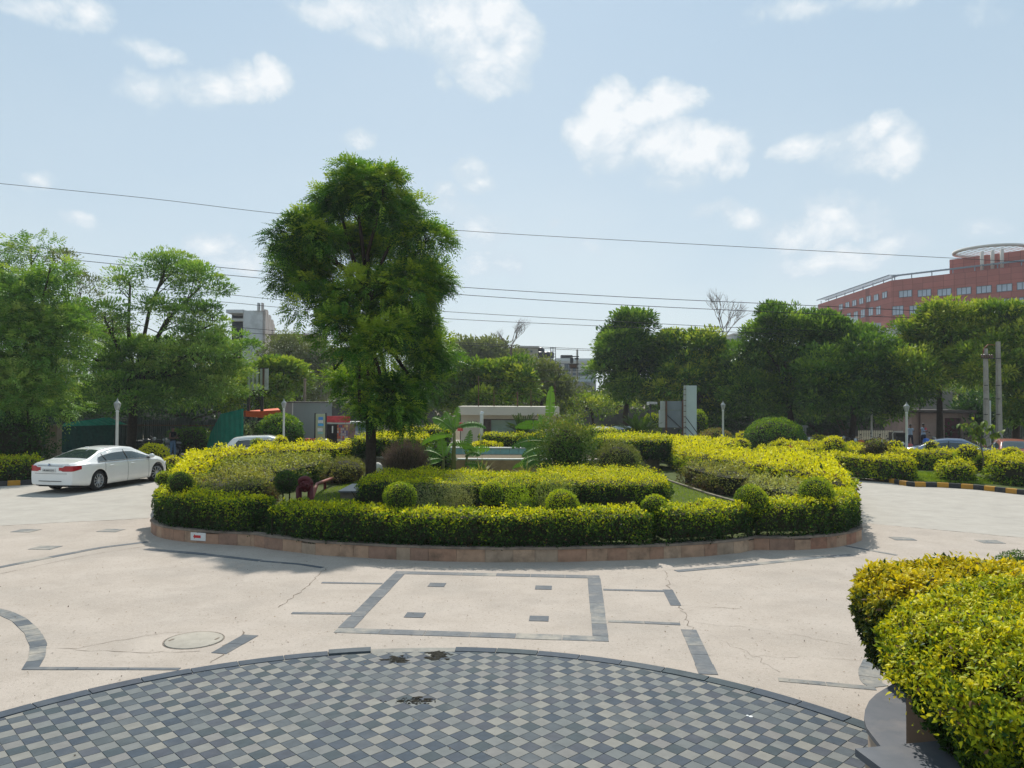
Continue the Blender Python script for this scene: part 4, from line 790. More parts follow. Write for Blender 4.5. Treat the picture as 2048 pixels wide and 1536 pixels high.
# ---- outside the island: right bed ----------------------------------------------
KR_P=[at(1690,947),at(1740,957),at(1800,970),at(1822,973.5),at(1880,974.5),at(1950,979),at(2048,990)]; KR_P=V2((9.7,46,0),(11.6,38.5,0))+KR_P+V2((20.2,26.4,0),(24,24.5,0),(29,23.0,0))
KY=mat('kerb_yellow',(.48,.24,.03),.7,.3,var=.12,scale=7,dirt=(.16,.12,.08),dscale=3,damt=.6); KB=mat('kerb_black',(.03,.032,.036),.7,.3,var=.25,scale=7,dirt=(.14,.12,.1),dscale=3,damt=.5)
def kerb(label,P,step=.37,h=.18,seed=1):
    r=random.Random(seed); root=thing('painted_kerb',label,'kerb',(P[len(P)//2].x,P[len(P)//2].y,0)); cum=[0]
    for a,b_ in zip(P,P[1:]): cum.append(cum[-1]+(b_-a).length)
    T=cum[-1]; k=int(T/step)
    def pt(s):
        s=min(max(s,0),T-1e-5)
        for i in range(len(P)-1):
            if s<=cum[i+1]: return P[i].lerp(P[i+1],(s-cum[i])/(cum[i+1]-cum[i]))
        return P[-1]
    for i in range(k):
        a=pt(T*i/k+.003); b_=pt(T*(i+1)/k-.003); d=b_-a; c=(a+b_)/2; nn=Vector((-d.y,d.x,0)).normalized(); b=MB(); b.box((c.x+nn.x*.06+r.gauss(0,.004),c.y+nn.y*.06+r.gauss(0,.004),h/2-.005),(d.length,.13,h+.01+r.uniform(-.006,.006)),math.atan2(d.y,d.x)+r.gauss(0,.008),.012); b.build('kerb_block',KY if i%2 else KB,root)
    return root
kerb('yellow and black painted kerb along the right hedge bed',KR_P,.40)
KL_P=V2((-34,26.5,0))+[at(-60,977),at(0,972.5),at(75,969),at(200,959),at(330,946)]+V2((-13.4,37,0),(-13.9,37.2,0)); KL_P=V2((-34,26.5,0))+[at(-60,977),at(0,972.5),at(75,969),at(200,957),at(322,947)]
kerb('yellow and black painted kerb behind the white saloon car',KL_P,.40,seed=2)
b=MB(); P=[(11.7,38.6)]+[tuple(p[:2]) for p in KR_P[2:]]+[(34,23),(34,36.5),(10.6,46)]; b.add([(x+.05*0,y+.1,.12) for x,y in P],[tuple(range(len(P)))]); b.build('right_bed',LAWN,kind='structure')
b=MB(); P=[tuple(p[:2]) for p in KL_P]+[(-14.2,39),(-34,40)]; b.add([(x,y+.1,.12) for x,y in P],[tuple(range(len(P)))]); b.build('left_bed',EARTH,kind='structure')
def hpx(pts,z): return [tuple(at(x,y,z)[:2]) for x,y in pts]
GR_='clipped hedges in the bed right of the drive'; FC=(GREEN,LIME,GOLD*.9,GOLD)
hedge('clipped_hedge','long golden hedge on the kerb, from the island edge to the lamp post',[(11.9,38.4),(12.0,36.5),(13.0,33.6),(14.0,32.2),(15.3,30.9),(16.2,30.6),(16.3,31.9),(15.2,32.6),(14.2,33.9),(13.3,36.0),(13.0,38.6)],.1,1.02,.08,480,.2,.1,cols=FC,top=.8,side=.3,seed=90,group=GR_,spike=.14)
hedge('clipped_hedge','small gappy hedge piece right of the lamp post',[(16.9,30.2),(18.2,30.0),(18.3,31.3),(17.0,31.4)],.1,.85,.08,420,.25,.15,cols=FC,top=.75,side=.35,seed=91,group=GR_,spike=.14)
hedge('clipped_hedge','golden hedge at the right edge of the picture along the kerb',[(18.4,29.4),(20.2,28.0),(22.5,26.8),(25,25.8),(25,28.5),(22.5,29.4),(20.0,30.2),(18.7,30.8)],.1,1.1,.08,480,.3,.18,cols=FC,top=.82,side=.3,seed=92,group=GR_,spike=.18)
hedge('clipped_hedge','second golden hedge row behind the lamp post',[(13.9,39.6),(15.2,39.2),(17.6,36.6),(20.5,34.6),(26,32.2),(26.4,33.4),(21,35.9),(18.3,37.9),(15.6,40.6),(14,40.6)],.1,.98,.09,420,.2,.1,cols=FC,top=.85,side=.3,seed=93,group=GR_,spike=.14)
hedge('clipped_hedge','far short golden hedge row behind the big dome bush',[(14.5,43.4),(19,41.6),(19.3,42.6),(14.8,44.6)],.1,.95,.1,360,.2,.1,cols=FC,top=.9,side=.4,seed=94,group=GR_)
grass('verge_grass',[(16.0,30.6),(19,29.3),(19.3,33),(17,35.8),(15.4,34.5)],.12,22000,.09,'bright grass patch at the foot of the lamp post',4)
for i,(px,py,rx,ry,d,z0,lb,cols,tp,lf) in enumerate([
 (1548,878,60,42,46.5,.1,'big dome-shaped green bush right of centre behind the hedges',(DGREEN,GREEN*.9,GREEN*1.6,LIME),.8,.11),
 (1667,898,26,26,37.5,.1,'golden pyramid-shaped bush in the right bed',FC,.85,.09),
 (1753,899,25,21,36.5,.1,'dark reddish round bush in the right bed',(DGREEN,np.array([.06,.05,.02]),np.array([.16,.11,.03]),LIME),.75,.08),
 (1862,893,12,12,36.5,.1,'small golden ball topping the hedge beside the parked motorbikes',FC,.85,.08),
 (1935,905,22,16,33.2,.1,'golden bush below the young tree',FC,.85,.09),(2022,912,22,18,31.5,.1,'golden bump at the far right edge of the hedge',FC,.8,.09),
 (1565,893,16,14,40.5,.1,'small golden bush with a red flower spike beside it',FC,.85,.09),
 (1480,890,20,14,45.5,.1,'low golden bush left of the big dome bush',FC,.9,.1),(1490,876,18,12,47.5,.1,'golden bush peeping out behind the dome bush, left side',FC,.9,.1),
 (1432,878,34,20,46,.1,'reddish-green bush between the sign boards and the lamp post',(DGREEN,GREEN,OLIVE,np.array([.3,.2,.08])),.75,.11),
 (1399,848,15,26,48.5,.1,'narrow upright clipped bush right of the white sign slab',(DGREEN,GREEN,LIME*.8,LIME),.75,.11),
 (1305,848,20,22,47.5,.1,'clipped bush left of the grey sign board',(DGREEN,GREEN,LIME*.8,GOLD*.7),.8,.11),
 (1462,893,15,9,44.5,.1,'low golden bush right of the thin lamp post',FC,.9,.1),
 (1640,880,16,10,49,.1,'golden bush beside the white scooter',FC,.9,.1),(1702,893,14,10,44,.1,'golden bush between the reddish bush and pyramid bush',FC,.9,.09),(1790,890,14,9,41,.1,'golden bush behind the lamp post',FC,.9,.09)]):
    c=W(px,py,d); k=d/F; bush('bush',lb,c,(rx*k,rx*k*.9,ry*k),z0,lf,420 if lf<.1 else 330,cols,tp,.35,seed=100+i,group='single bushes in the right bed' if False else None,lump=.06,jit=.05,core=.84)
# left bed
hedge('clipped_hedge','clipped green hedge behind the kerb at the left edge of the picture',[(-30,27.7),(-20,28.6),(-18.2,29.0),(-18.0,30.2),(-20,30.3),(-30,30.5)],.1,1.0,.07,520,.2,.1,cols=(DGREEN,GREEN,LIME,GOLD*.8),top=.85,side=.4,seed=95)
bush('bush','small golden bush beyond the bonnet of the white saloon',(*W(307,908,36)[:2],.6),(.7,.6,.55),.1,.08,520,FC,.9,.6,seed=140)
bush('bush','low golden bush by the kerb behind the front wheel of the saloon',(*W(345,925,34)[:2],.35),(.45,.4,.35),.1,.08,420,FC,.8,.5,seed=141)
bush('bush','dark green bush between the standing man and the green net',(*W(383,893,44.5)[:2],.75),(1.2,.9,.85),.1,.12,330,(DGREEN,GREEN*.9,GREEN*1.4,LIME*.6),.6,.3,seed=142,lump=.25,jit=.15)
c=W(560,862,43.5); bush('bush','round green dome bush behind the white hatchback',(c.x,43.5,1.3),(1.27,1.2,1.1),.1,.12,420,(DGREEN,GREEN*.9,GREEN*1.7,LIME),.75,.35,seed=143,lump=.06)
c=W(487,868,43); bush('bush','pale feathery bush between the green net and the round dome bush',(c.x,43,1.2),(.75,.7,.85),.1,.12,330,(GREEN,OLIVE,np.array([.2,.27,.12]),np.array([.3,.36,.18])),.75,.4,seed=144,lump=.35,jit=.25,core=.5,spread=.8)
c=W(516,888,35.0); bush('topiary_ball','small dark golden ball in front of the white hatchback',(*W(516,889,33.5)[:2],1.3),(.3,.3,.26),1.0,.05,1200,BC,.7,.4,seed=145,cat='topiary')
c=W(563,884,35.0); bush('topiary_ball','golden ball on the hedge below the round dome bush',(*W(562,889,35.5)[:2],1.25),(.36,.36,.28),.9,.06,900,FC,.9,.5,seed=146,cat='topiary')
bush('bush','dark shrubs under the feathery tree at the left edge',(*W(25,895,33)[:2],1.1),(1.5,1.,1.3),.1,.12,330,(DGREEN,DGREEN,GREEN,GREEN),.5,.3,seed=147,lump=.4,jit=.2)
# ---- foreground planter and shrubs -----------------------------------------------
GRAN=mat('grey_granite_cap',(.075,.085,.10),.5,.3,var=.14,scale=4,col2=(.11,.115,.13),dirt=(.21,.185,.17),dscale=1.6,damt=.55,dthr=.5); BEIGE=mat('beige_cladding',(.36,.27,.20),.6,.3,var=.07,scale=3,col2=(.40,.31,.24),dirt=(.24,.18,.14),dscale=1.5,damt=.4)
fp=thing('entrance_planter','raised planter with curved grey granite cap and beige stone sides, right foreground','planter',(4.6,6.4,0))
z1=.62; A0=at(1731,1420,z1); A1=at(1765,1382,z1); A2=at(1735,1490,z1)
cur=[at(*p,z1) for p in [(1768,1378),(1752,1388),(1738,1402),(1730,1420),(1728,1437),(1733,1455),(1744,1470),(1762,1493),(1790,1536)]]
P=[Vector(p[:2]) for p in cur]; cap=P+[Vector((6.8,4.6)),Vector((6.8,7.8)),Vector((4.2,7.9))]
b=MB(); b.prism([tuple(p) for p in cap],z1-.04,z1); b.build('curved_cap',GRAN,fp)
ib=inset(cap,.03); b=MB(); b.prism([tuple(p) for p in ib],-.0,z1-.042); b.build('curved_wall',BEIGE,fp)
b=MB(); b.prism([(3.02,5.95),(6.7,6.1),(6.7,7.0),(3.75,7.0)],z1+.002,1.22); b.build('inner_wall',BEIGE,fp)
sp_=thing('step_parapet','low granite-topped parapet block at the bottom right corner of the picture','parapet',(3.6,4.6,0))
z2=.98; q0=at(1710,1497,z2); q1=at(1845,1486,z2)
b=MB(); b.prism([(q0.x,q0.y),(q1.x+.1,q0.y+.12),(6.6,q0.y+.3),(6.6,3.0),(2.55,3.0),(2.42,q0.y-.75)],z2-.05,z2); b.build('cap',GRAN,sp_)
b=MB(); b.prism([(q0.x+.05,q0.y-.04),(q1.x+.1,q0.y+.08),(6.5,q0.y+.26),(6.5,3.05),(2.6,3.05),(2.48,q0.y-.76)],0,z2-.052); b.build('side',BEIGE,sp_)
FGC=(np.array([.02,.045,.012]),np.array([.06,.13,.018]),np.array([.34,.42,.018]),np.array([.66,.60,.02])); DFG=(np.array([.02,.04,.012]),np.array([.06,.09,.018]),np.array([.38,.37,.02]),np.array([.68,.56,.02]))
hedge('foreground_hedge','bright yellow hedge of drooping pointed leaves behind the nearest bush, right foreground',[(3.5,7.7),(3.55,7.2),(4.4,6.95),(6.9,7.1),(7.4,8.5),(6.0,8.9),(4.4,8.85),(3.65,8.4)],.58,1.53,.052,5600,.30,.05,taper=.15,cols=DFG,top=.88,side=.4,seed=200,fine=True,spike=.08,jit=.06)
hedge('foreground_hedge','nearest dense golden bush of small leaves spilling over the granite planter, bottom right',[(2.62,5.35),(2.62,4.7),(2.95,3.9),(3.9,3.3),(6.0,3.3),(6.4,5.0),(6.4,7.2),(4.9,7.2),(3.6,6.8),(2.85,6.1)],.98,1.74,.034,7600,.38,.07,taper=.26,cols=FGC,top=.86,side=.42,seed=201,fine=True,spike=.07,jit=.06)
bush('topiary_ball','small dark green ball just visible behind the foreground hedge at the right edge',(*W(2045,1118,10.5)[:2],.95),(.35,.35,.3),.3,.03,3500,(DGREEN,GREEN,GREEN,LIME),.6,.3,seed=202,cat='topiary')
# =============================== BACKGROUND TREES =================================
FE=(np.array([.04,.10,.025]),np.array([.085,.18,.035]),np.array([.15,.27,.05]),np.array([.27,.36,.09])); DK=(np.array([.018,.05,.014]),np.array([.042,.10,.022]),np.array([.095,.185,.03]),np.array([.22,.32,.05])); YG=(np.array([.035,.075,.015]),np.array([.08,.16,.02]),np.array([.17,.25,.03]),np.array([.32,.36,.05])); DU=(np.array([.06,.08,.035]),np.array([.10,.13,.05]),np.array([.15,.18,.07]))
def T_(name,lb,d,bx,tr,spec,leaf,nc,pc,cr,cols,seed,**k):
    cols=tuple(np.minimum(np.array(q)*1.32,.5) for q in cols)
    bs=W(bx,900,d)
    if not k.get('frond'): leaf*=.70; pc=int(pc*1.75)
    return tree(name,lb,(bs.x,d),tr,plobes(spec,d,k.pop('dj',1.6),seed),leaf=leaf,nclust=nc,perc=pc,cr=cr,cols=cols,seed=seed,**k)
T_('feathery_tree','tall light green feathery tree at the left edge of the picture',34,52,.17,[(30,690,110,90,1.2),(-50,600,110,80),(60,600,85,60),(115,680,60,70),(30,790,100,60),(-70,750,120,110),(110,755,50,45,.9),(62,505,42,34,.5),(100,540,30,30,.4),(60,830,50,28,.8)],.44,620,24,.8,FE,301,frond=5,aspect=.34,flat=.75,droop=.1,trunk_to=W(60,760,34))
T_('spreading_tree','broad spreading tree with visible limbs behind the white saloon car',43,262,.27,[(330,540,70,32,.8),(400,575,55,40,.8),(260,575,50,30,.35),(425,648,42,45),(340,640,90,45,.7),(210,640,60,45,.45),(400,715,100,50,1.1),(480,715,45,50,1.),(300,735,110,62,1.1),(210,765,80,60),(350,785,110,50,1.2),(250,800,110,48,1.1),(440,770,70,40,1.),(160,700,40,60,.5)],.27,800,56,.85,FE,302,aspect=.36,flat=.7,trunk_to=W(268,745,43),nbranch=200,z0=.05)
T_('thin_tree','sparse dark-leaved tree with bare branches above the feathery tree',48,150,.14,[(130,530,32,34,.7),(160,590,38,50,.7),(165,670,60,60,1.),(215,690,50,50,1.),(105,510,16,22,.7)],.24,190,30,.8,DU,303,aspect=.4,nbranch=90,trunk_to=W(150,720,48))
T_('leafy_tree','yellow-green broad-leaved tree behind the slatted sign board',54,520,.2,[(560,760,50,36),(500,790,75,34),(450,765,50,40),(592,748,26,26),(440,800,60,25)],.42,190,54,.9,YG,304,aspect=.5)
T_('hanging_tree','dull grey-green tree between the left tree and the neem, with thin hanging foliage',72,590,.2,[(580,715,62,40),(560,765,60,45),(640,740,55,55),(600,800,60,40)],.42,300,44,1.2,DU,305,aspect=.3,droop=.5)
T_('leafy_tree','leafy tree with yellowish tips behind the guard cabin',54,985,.2,[(960,758,48,32),(1012,752,44,30),(1050,775,32,30),(922,772,30,36),(985,800,60,26),(880,790,40,40)],.42,210,54,.9,YG,306,aspect=.5)
T_('leafy_tree','duller tree right of the cabin roof posts',63,1085,.18,[(1085,765,38,32),(1110,785,40,26),(1060,800,35,22)],.42,170,28,1.1,DU,307,aspect=.45)
T_('far_tree','far grey-green tree crowns above the cabin roof, left of the beige building',98,955,.25,[(930,712,45,22),(985,710,40,18),(880,730,50,28),(1000,730,60,20)],.7,300,28,1.7,DU,308,aspect=.45)
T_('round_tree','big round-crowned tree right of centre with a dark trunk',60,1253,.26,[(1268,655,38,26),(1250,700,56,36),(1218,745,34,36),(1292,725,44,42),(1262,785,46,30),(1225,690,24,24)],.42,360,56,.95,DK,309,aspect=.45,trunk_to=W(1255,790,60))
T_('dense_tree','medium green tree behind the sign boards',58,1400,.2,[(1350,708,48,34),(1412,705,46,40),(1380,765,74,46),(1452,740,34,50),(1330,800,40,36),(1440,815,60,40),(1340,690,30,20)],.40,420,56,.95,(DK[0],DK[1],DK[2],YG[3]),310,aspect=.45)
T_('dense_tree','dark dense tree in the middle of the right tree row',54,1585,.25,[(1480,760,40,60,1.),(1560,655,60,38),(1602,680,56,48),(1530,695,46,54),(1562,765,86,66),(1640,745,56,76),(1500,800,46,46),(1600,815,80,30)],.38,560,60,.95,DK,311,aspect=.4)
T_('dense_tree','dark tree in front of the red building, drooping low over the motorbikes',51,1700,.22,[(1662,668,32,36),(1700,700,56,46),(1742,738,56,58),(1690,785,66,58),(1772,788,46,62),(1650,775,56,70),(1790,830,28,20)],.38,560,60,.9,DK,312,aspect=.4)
T_('neem_row_tree','yellow-tipped neem tree in front of the red building, over the shed',49,1880,.22,[(1900,655,56,46),(1842,690,44,46),(1960,662,50,50),(1882,730,86,44),(1830,755,46,46),(1840,790,30,20,.7)],.38,480,58,.9,YG,313,aspect=.38)
T_('neem_row_tree','neem tree at the right edge behind the utility poles',48,2030,.24,[(2022,655,46,48),(1985,735,76,52),(2060,735,70,80),(2100,660,70,70),(2060,820,60,60,.8),(2110,780,70,80)],.38,480,58,.9,YG,314,aspect=.38)
T_('far_tree','bright green far tree seen under the right neem trees',76,1920,.2,[(1920,802,46,34),(1990,800,60,45)],.45,110,26,1.3,YG,315,aspect=.45)
T_('low_tree','low green trees beyond the big shrub, right of the far utility poles',66,1190,.15,[(1170,812,50,20),(1235,818,50,18),(1120,822,40,16)],.36,110,26,1.,YG,316,aspect=.45)
T_('hanging_tree','dark dense tree under the left tree row, behind the green net',58,420,.2,[(420,800,60,40),(340,820,80,40),(180,820,100,40),(60,830,120,50),(520,830,50,30)],.46,420,28,1.4,(DK[0]*.8,DK[0],DK[1]),317,aspect=.45)
T_('dense_tree','dark undergrowth trees closing the view at the far right',60,2040,.2,[(2030,840,60,60),(1960,850,60,50),(2120,840,90,80)],.46,340,28,1.4,(DK[0]*.8,DK[0],DK[1]),318,aspect=.45)
T_('dense_tree','dark low tree behind the white pickets',66,1660,.2,[(1500,840,60,34),(1600,840,70,34),(1700,835,80,36),(1420,840,60,34)],.46,420,28,1.4,(DK[0]*.8,DK[0],DK[1]),319,aspect=.45)
T_('neem_row_tree','light green tree behind the right side of the big neem',56,860,.16,[(845,720,55,60),(870,790,55,45),(800,800,60,50)],.40,190,52,.95,YG,320,aspect=.42)
def baretree(lb,base,top,d,spread,seed,thick=.05):
    r=random.Random(seed); b0=W(*base,d); t0=W(*top,d); root=thing('bare_tree',lb,'tree',(b0.x,d,0)); b=MB(); g0=Vector((b0.x,d,0)); b.tube([g0,b0,b0.lerp(t0,.2)],[thick*2.2,thick*1.6,thick],6); q=MB()
    def br(p,dr,L,th,lv):
        e=p+dr*L; m=p.lerp(e,.5)+Vector((r.gauss(0,.06),r.gauss(0,.06),.03))*L; q.tube([p,m,e],[th,th*.8,th*.55],4,False)
        if lv>0:
            for _ in range(3):
                nd=(dr+Vector((r.gauss(0,.5),r.gauss(0,.5),r.uniform(-.1,.5)))*.9).normalized(); br(p.lerp(e,r.uniform(.5,1)),nd,L*r.uniform(.6,.85),th*.6,lv-1)
    L=(t0.z-b0.z)*.42
    for k in range(4): br(b0.lerp(t0,.12*k),Vector((r.uniform(-spread,spread),r.uniform(-spread,spread),1)).normalized(),L,thick*.7,4)
    b.build('trunk',TWIG,root); q.build('branches',TWIG,root)
baretree('leafless pale tree above the far tree crowns, left of the beige building',(1022,700),(1030,648),92,.8,1,.085)
baretree('leafless tree standing up between the right tree crowns',(1446,690),(1446,600),80,.5,2,.08)
# distant greenery closing the horizon
r=np.random.default_rng(77); n=26000; x=r.uniform(-130,150,n); hh=5.5+2.*snoise(np.c_[x,x*0,x*0],.03,3)+1.2*snoise(np.c_[x,x*0,x*0],.12,4); y=118+r.uniform(-6,6,n); z=hh*r.random(n)**.7
leaves('far_woodland',np.c_[x,y,z],r.normal(size=(n,3)),r.normal(size=(n,3))+[0,-.3,1],r.uniform(.7,1.5,n),r.uniform(.5,.9,n),ramp(np.clip(.5+snoise(np.c_[x,y,z],.06,6)*.4+r.normal(0,.15,n),0,1),[DU[0]*.8,DU[1],DU[2]]),LEAF_T,None,kind='stuff',label='distant strip of grey-green woodland closing the horizon',cat='woodland')
# =============================== STREET THINGS ====================================
def text(s,size,material,parent,loc,rot,ext_=.002,name='lettering'):
    cu=bpy.data.curves.new(name,'FONT'); cu.body=s; cu.size=size; cu.align_x='CENTER'; cu.align_y='CENTER'; cu.extrude=ext_
    t=bpy.data.objects.new('tmp',cu); COL.objects.link(t); me=bpy.data.meshes.new_from_object(t.evaluated_get(bpy.context.evaluated_depsgraph_get())); bpy.data.objects.remove(t); me.materials.clear(); me.materials.append(material); me.name=name
    o=bpy.data.objects.new(name,me); COL.objects.link(o); o.parent=parent; o.location=loc; o.rotation_euler=rot; return o
POLE=mat('lamp_paint',(.55,.56,.53),.5,.4,var=.08,scale=6,dirt=(.30,.28,.25),dscale=3,damt=.4); LGL=mat('lamp_glass',(.32,.34,.34),.15,.6,var=.2); DKM=mat('dark_metal',(.03,.03,.032),.5,.4,var=.3)
def lamp_proto(label,loc,h=3.05):
    t=thing('lamp_post',label,'lamp post',loc,0,'garden lamp posts'); b=MB(); b.lathe([(.13,0),(.13,.12),(.085,.2),(.062,.28),(.058,h-.55),(.075,h-.52),(.05,h-.46)],(0,0,0),12); b.build('pole',POLE,t,False)
    b=MB(); b.lathe([(.05,h-.46),(.08,h-.42),(.125,h-.22),(.13,h-.2)],(0,0,0),8); b.build('lantern_glass',LGL,t,False)
    b=MB(); b.lathe([(.145,h-.2),(.14,h-.17),(.075,h-.1),(.035,h-.06),(.045,h-.03),(.012,h+.02),(0,h+.08)],(0,0,0),12); b.build('cap',mat('lamp_cap',(.36,.37,.35),.5,.4),t,False)
    for k in range(4):
        a=math.pi/4+k*math.pi/2; b=MB(); b.tube([(.07*math.cos(a),.07*math.sin(a),h-.46),(.14*math.cos(a),.14*math.sin(a),h-.2)],.01,5); b.build('frame_bar',POLE,t,False)
    return t
LP=[(235,33.,'leftmost lamp post, behind the white saloon car',3.28),(568,42.,'lamp post in front of the grey cabin and round dome bush',3.2),(1446,44.5,'thin lamp post right of the white sign slab',3.15),(1743,52.,'farther lamp post in front of the white pickets',3.1),(1813,39.5,'tall lamp post standing in the right hedge bed',3.2)]
lp0=None
for px,d,lb,h in LP:
    w=W(px,800,d)
    if lp0 is None: lp0=lamp_proto(lb,(w.x,d,.1),3.1); o=lp0
    else: o=copy_tree(lp0); o.location=(w.x,d,.1); o['label']=lb
c=W(963,900,37.6); t=thing('white_post','plain white metal post behind the pool, left of the sago palm','post',(c.x,37.6,.7)); b=MB(); b.tube([(0,0,0),(0,0,1.85),(.04,0,1.98)],.085,10); b.build('shaft',mat('white_paint',(.62,.64,.63),.5,.4,var=.06,dirt=(.4,.38,.34),dscale=3,damt=.3),t,False)
# ---- cars ------------------------------------------------------------------------
TYRE=mat('tyre',(.018,.018,.018),.85,.2,var=.2); RIMM=mat('alloy_rim',(.50,.51,.52),.35,.5,metal=.6,var=.06); GLS=glassmat('car_glass',(.028,.042,.040),.03,.9); SEAM=mat('panel_gap',(.06,.06,.06),.7); CHR=mat('chrome',(.6,.6,.6),.2,.5,metal=1,var=.02); TAIL=mat('tail_light',(.35,.012,.02),.12,.6,var=.25,scale=9); BLK=mat('black_plastic',(.02,.02,.02),.6,.3); PLT=mat('plate_white',(.62,.62,.60),.5); INK=mat('ink',(.02,.02,.02),.6); HLT=mat('head_light',(.55,.58,.6),.08,.7,var=.2)
def cr(p,k=3):     # catmull-rom through points
    p=[np.array(q,float) for q in p]; o=[]
    for i in range(len(p)-1):
        a=p[max(i-1,0)];b=p[i];c=p[i+1];d=p[min(i+2,len(p)-1)]
        for j in range(k):
            t=j/k; o.append(.5*((2*b)+(-a+c)*t+(2*a-5*b+4*c-d)*t*t+(-a+3*b-3*c+d)*t**3))
    o.append(p[-1]); return o
def interp(tab,x):
    xs=[a for a,_ in tab]; ys=[b for _,b in tab]; return float(np.interp(x,xs,ys))
def smooth_tab(tab,n=160):   # round the corners of a profile table
    L=tab[-1][0]; xs=np.linspace(0,L,n); ys=np.interp(xs,[a for a,_ in tab],[b for _,b in tab]); k=np.hanning(13); k/=k.sum(); yp=np.pad(ys,6,mode='edge'); yp[:6]=2*ys[0]-ys[6:0:-1]; yp[-6:]=2*ys[-1]-ys[-2:-8:-1]; return list(zip(xs,np.convolve(yp,k,'valid')))
def make_car(name,label,loc,rz,S,paint,steer=0.):
    L=S['L']; top=smooth_tab(S['top']); belt=smooth_tab(S['belt']); wid=smooth_tab(S['wid']); R_=S['R']; ax=S['axles']; root=thing(name,label,'car',loc,rz); off=-L/2
    def sec(x,arch=True):
        w=interp(wid,x); zb=interp(S['bot'],x); zt=interp(top,x); be=min(interp(belt,x),zt-.02); g=min(1,max(0,(zt-be-.08)/.32)); z0=zb
        if arch:
            for a in ax:
                q=(R_+.055)**2-(x-a)**2
                if q>0: z0=max(z0,R_+math.sqrt(q))
        wr=w*(.84*(1-g)+S.get('roofw',.66)*g); zr=zt-.018-.05*g
        low=[(w*.93,z0),(w*.985,z0+(be-z0)*.12),(w,z0+(be-z0)*.5),(w*.992,be-(be-z0)*.18),(w*.962,be-.012),(w*.94,be+.006)]
        if z0>zb+.02: low[0]=(w*.99,z0); low[1]=(w*.998,z0+(be-z0)*.12)
        up=[(w*.94+(wr-w*.94)*.5,be+(zr-be)*.52),(wr,zr),(wr*.9,zt-.012-.015*g),(wr*.45,zt-.002),(0,zt)]
        return [np.array([x+off,y,z]) for y,z in [tuple(q) for q in cr(low+up,2)]]
    xs=sorted(set(list(np.linspace(0,L,110))+[a+s*(R_+.054) for a in ax for s in (-1,1)])); rows=[sec(x) for x in xs]; b=MB(); b.smooth=True
    b.grid([[Vector(p) for p in r] for r in rows]); b.grid([[Vector((p[0],-p[1],p[2])) for p in r] for r in rows],True)
    # ends
    for r,sg in ((rows[0],-1),(rows[-1],1)):
        bul=S['bulge']; G=[]
        for s_ in np.linspace(-1,1,13): G.append([Vector((p[0]+sg*bul*(1-s_*s_)*(1-abs(j/len(r)-.3)*.9),s_*p[1],p[2])) for j,p in enumerate(r)])
        b.grid(G,sg>0)
    b.build('body',paint,root,False)
    b=MB(); 
    for a,bb in ((.35,ax[0]-R_-.07),(ax[0]+R_+.07,ax[1]-R_-.07),(ax[1]+R_+.07,L-.3)): b.box(((a+bb)/2+off,0,.27),(bb-a,S['W']*.88,.16))
    b.box((L/2+off,0,.5),(L-.7,S['W']*.5,.5)); b.build('underbody',BLK,root,False)
    b=MB()
    for a in ax: b.box((a+off,0,.52),(R_*2+.1,S['W']*.66,.5))
    b.build('wheel_wells',BLK,root,False)
    for k,a in enumerate(ax):
        for sg in (-1,1):
            wt=.235; y=sg*(S['W']/2-wt/2-.025); wh=bpy.data.objects.new('wheel',None); COL.objects.link(wh); wh.parent=root; wh.location=(a+off,y,R_); wh.empty_display_size=.1
            rot=Matrix.Rotation(-sg*math.pi/2,3,'X') 
            if k==1 and steer: wh.rotation_euler=(0,0,steer)
            b=MB(); b.lathe([(R_*.66,-wt/2+.01),(R_*.9,-wt/2),(R_*.985,-wt/2+.03),(R_,0),(R_*.985,wt/2-.03),(R_*.9,wt/2),(R_*.68,wt/2-.012),(R_*.66,wt/2-.03)],(0,0,0),32,rot,cap=False); b.build('tyre',TYRE,wh,False)
            b=MB(); b.lathe([(R_*.69,wt/2-.02),(R_*.66,wt/2-.008),(R_*.635,wt/2-.03),(R_*.62,-.02)],(0,0,0),32,rot,cap=False); b.lathe([(.0,.03),(R_*.6,.03)],(0,0,0),20,rot) if False else None
            ns=S.get('spokes',10)
            for i in range(ns):
                t=2*math.pi*i/ns; 
                for dd in ((-.06,.06) if ns<=7 else (0,)):
                    u=Vector((math.cos(t+dd),math.sin(t+dd),0)); b.tube([rot@(u*.05+Vector((0,0,wt/2-.035))),rot@(u*R_*.38+Vector((0,0,wt/2-.03))),rot@(u*R_*.65+Vector((0,0,wt/2-.022)))],[.022,.016,.02],5)
            b.lathe([(0,wt/2-.02),(.05,wt/2-.022),(.055,wt/2-.04)],(0,0,0),12,rot); b.build('rim',RIMM,wh,False)
            b=MB(); b.lathe([(0,-.03),(R_*.62,-.03)],(0,0,0),20,rot); b.lathe([(.0,.0),(R_*.42,.0)],(0,0,0),20,rot); b.build('brake_disc',mat('brake_dark',(.02,.02,.02),.5,.3,metal=.5),wh,False)
    # windows
    def side_pt(x,f,sg,o=.008):
        w=interp(wid,x); zt=interp(top,x); be=min(interp(belt,x),zt-.02); g=min(1,max(0,(zt-be-.08)/.32)); wr=w*(.84*(1-g)+S.get('roofw',.66)*g); zr=zt-.018-.05*g
        lo=np.array([w*.94,be+.03]); hi=np.array([wr*1.0,zr-.035]); mid=np.array([w*.94+(wr-w*.94)*.5,be+(zr-be)*.52]); q=(1-f)**2*lo+2*f*(1-f)*(2*mid-.5*lo-.5*hi)+f*f*hi; return Vector((x+off,sg*(q[0]+o),q[1]+o*.4)),hi[1]-lo[1]
    xa,xb=S['side']; cuts=S['cuts']
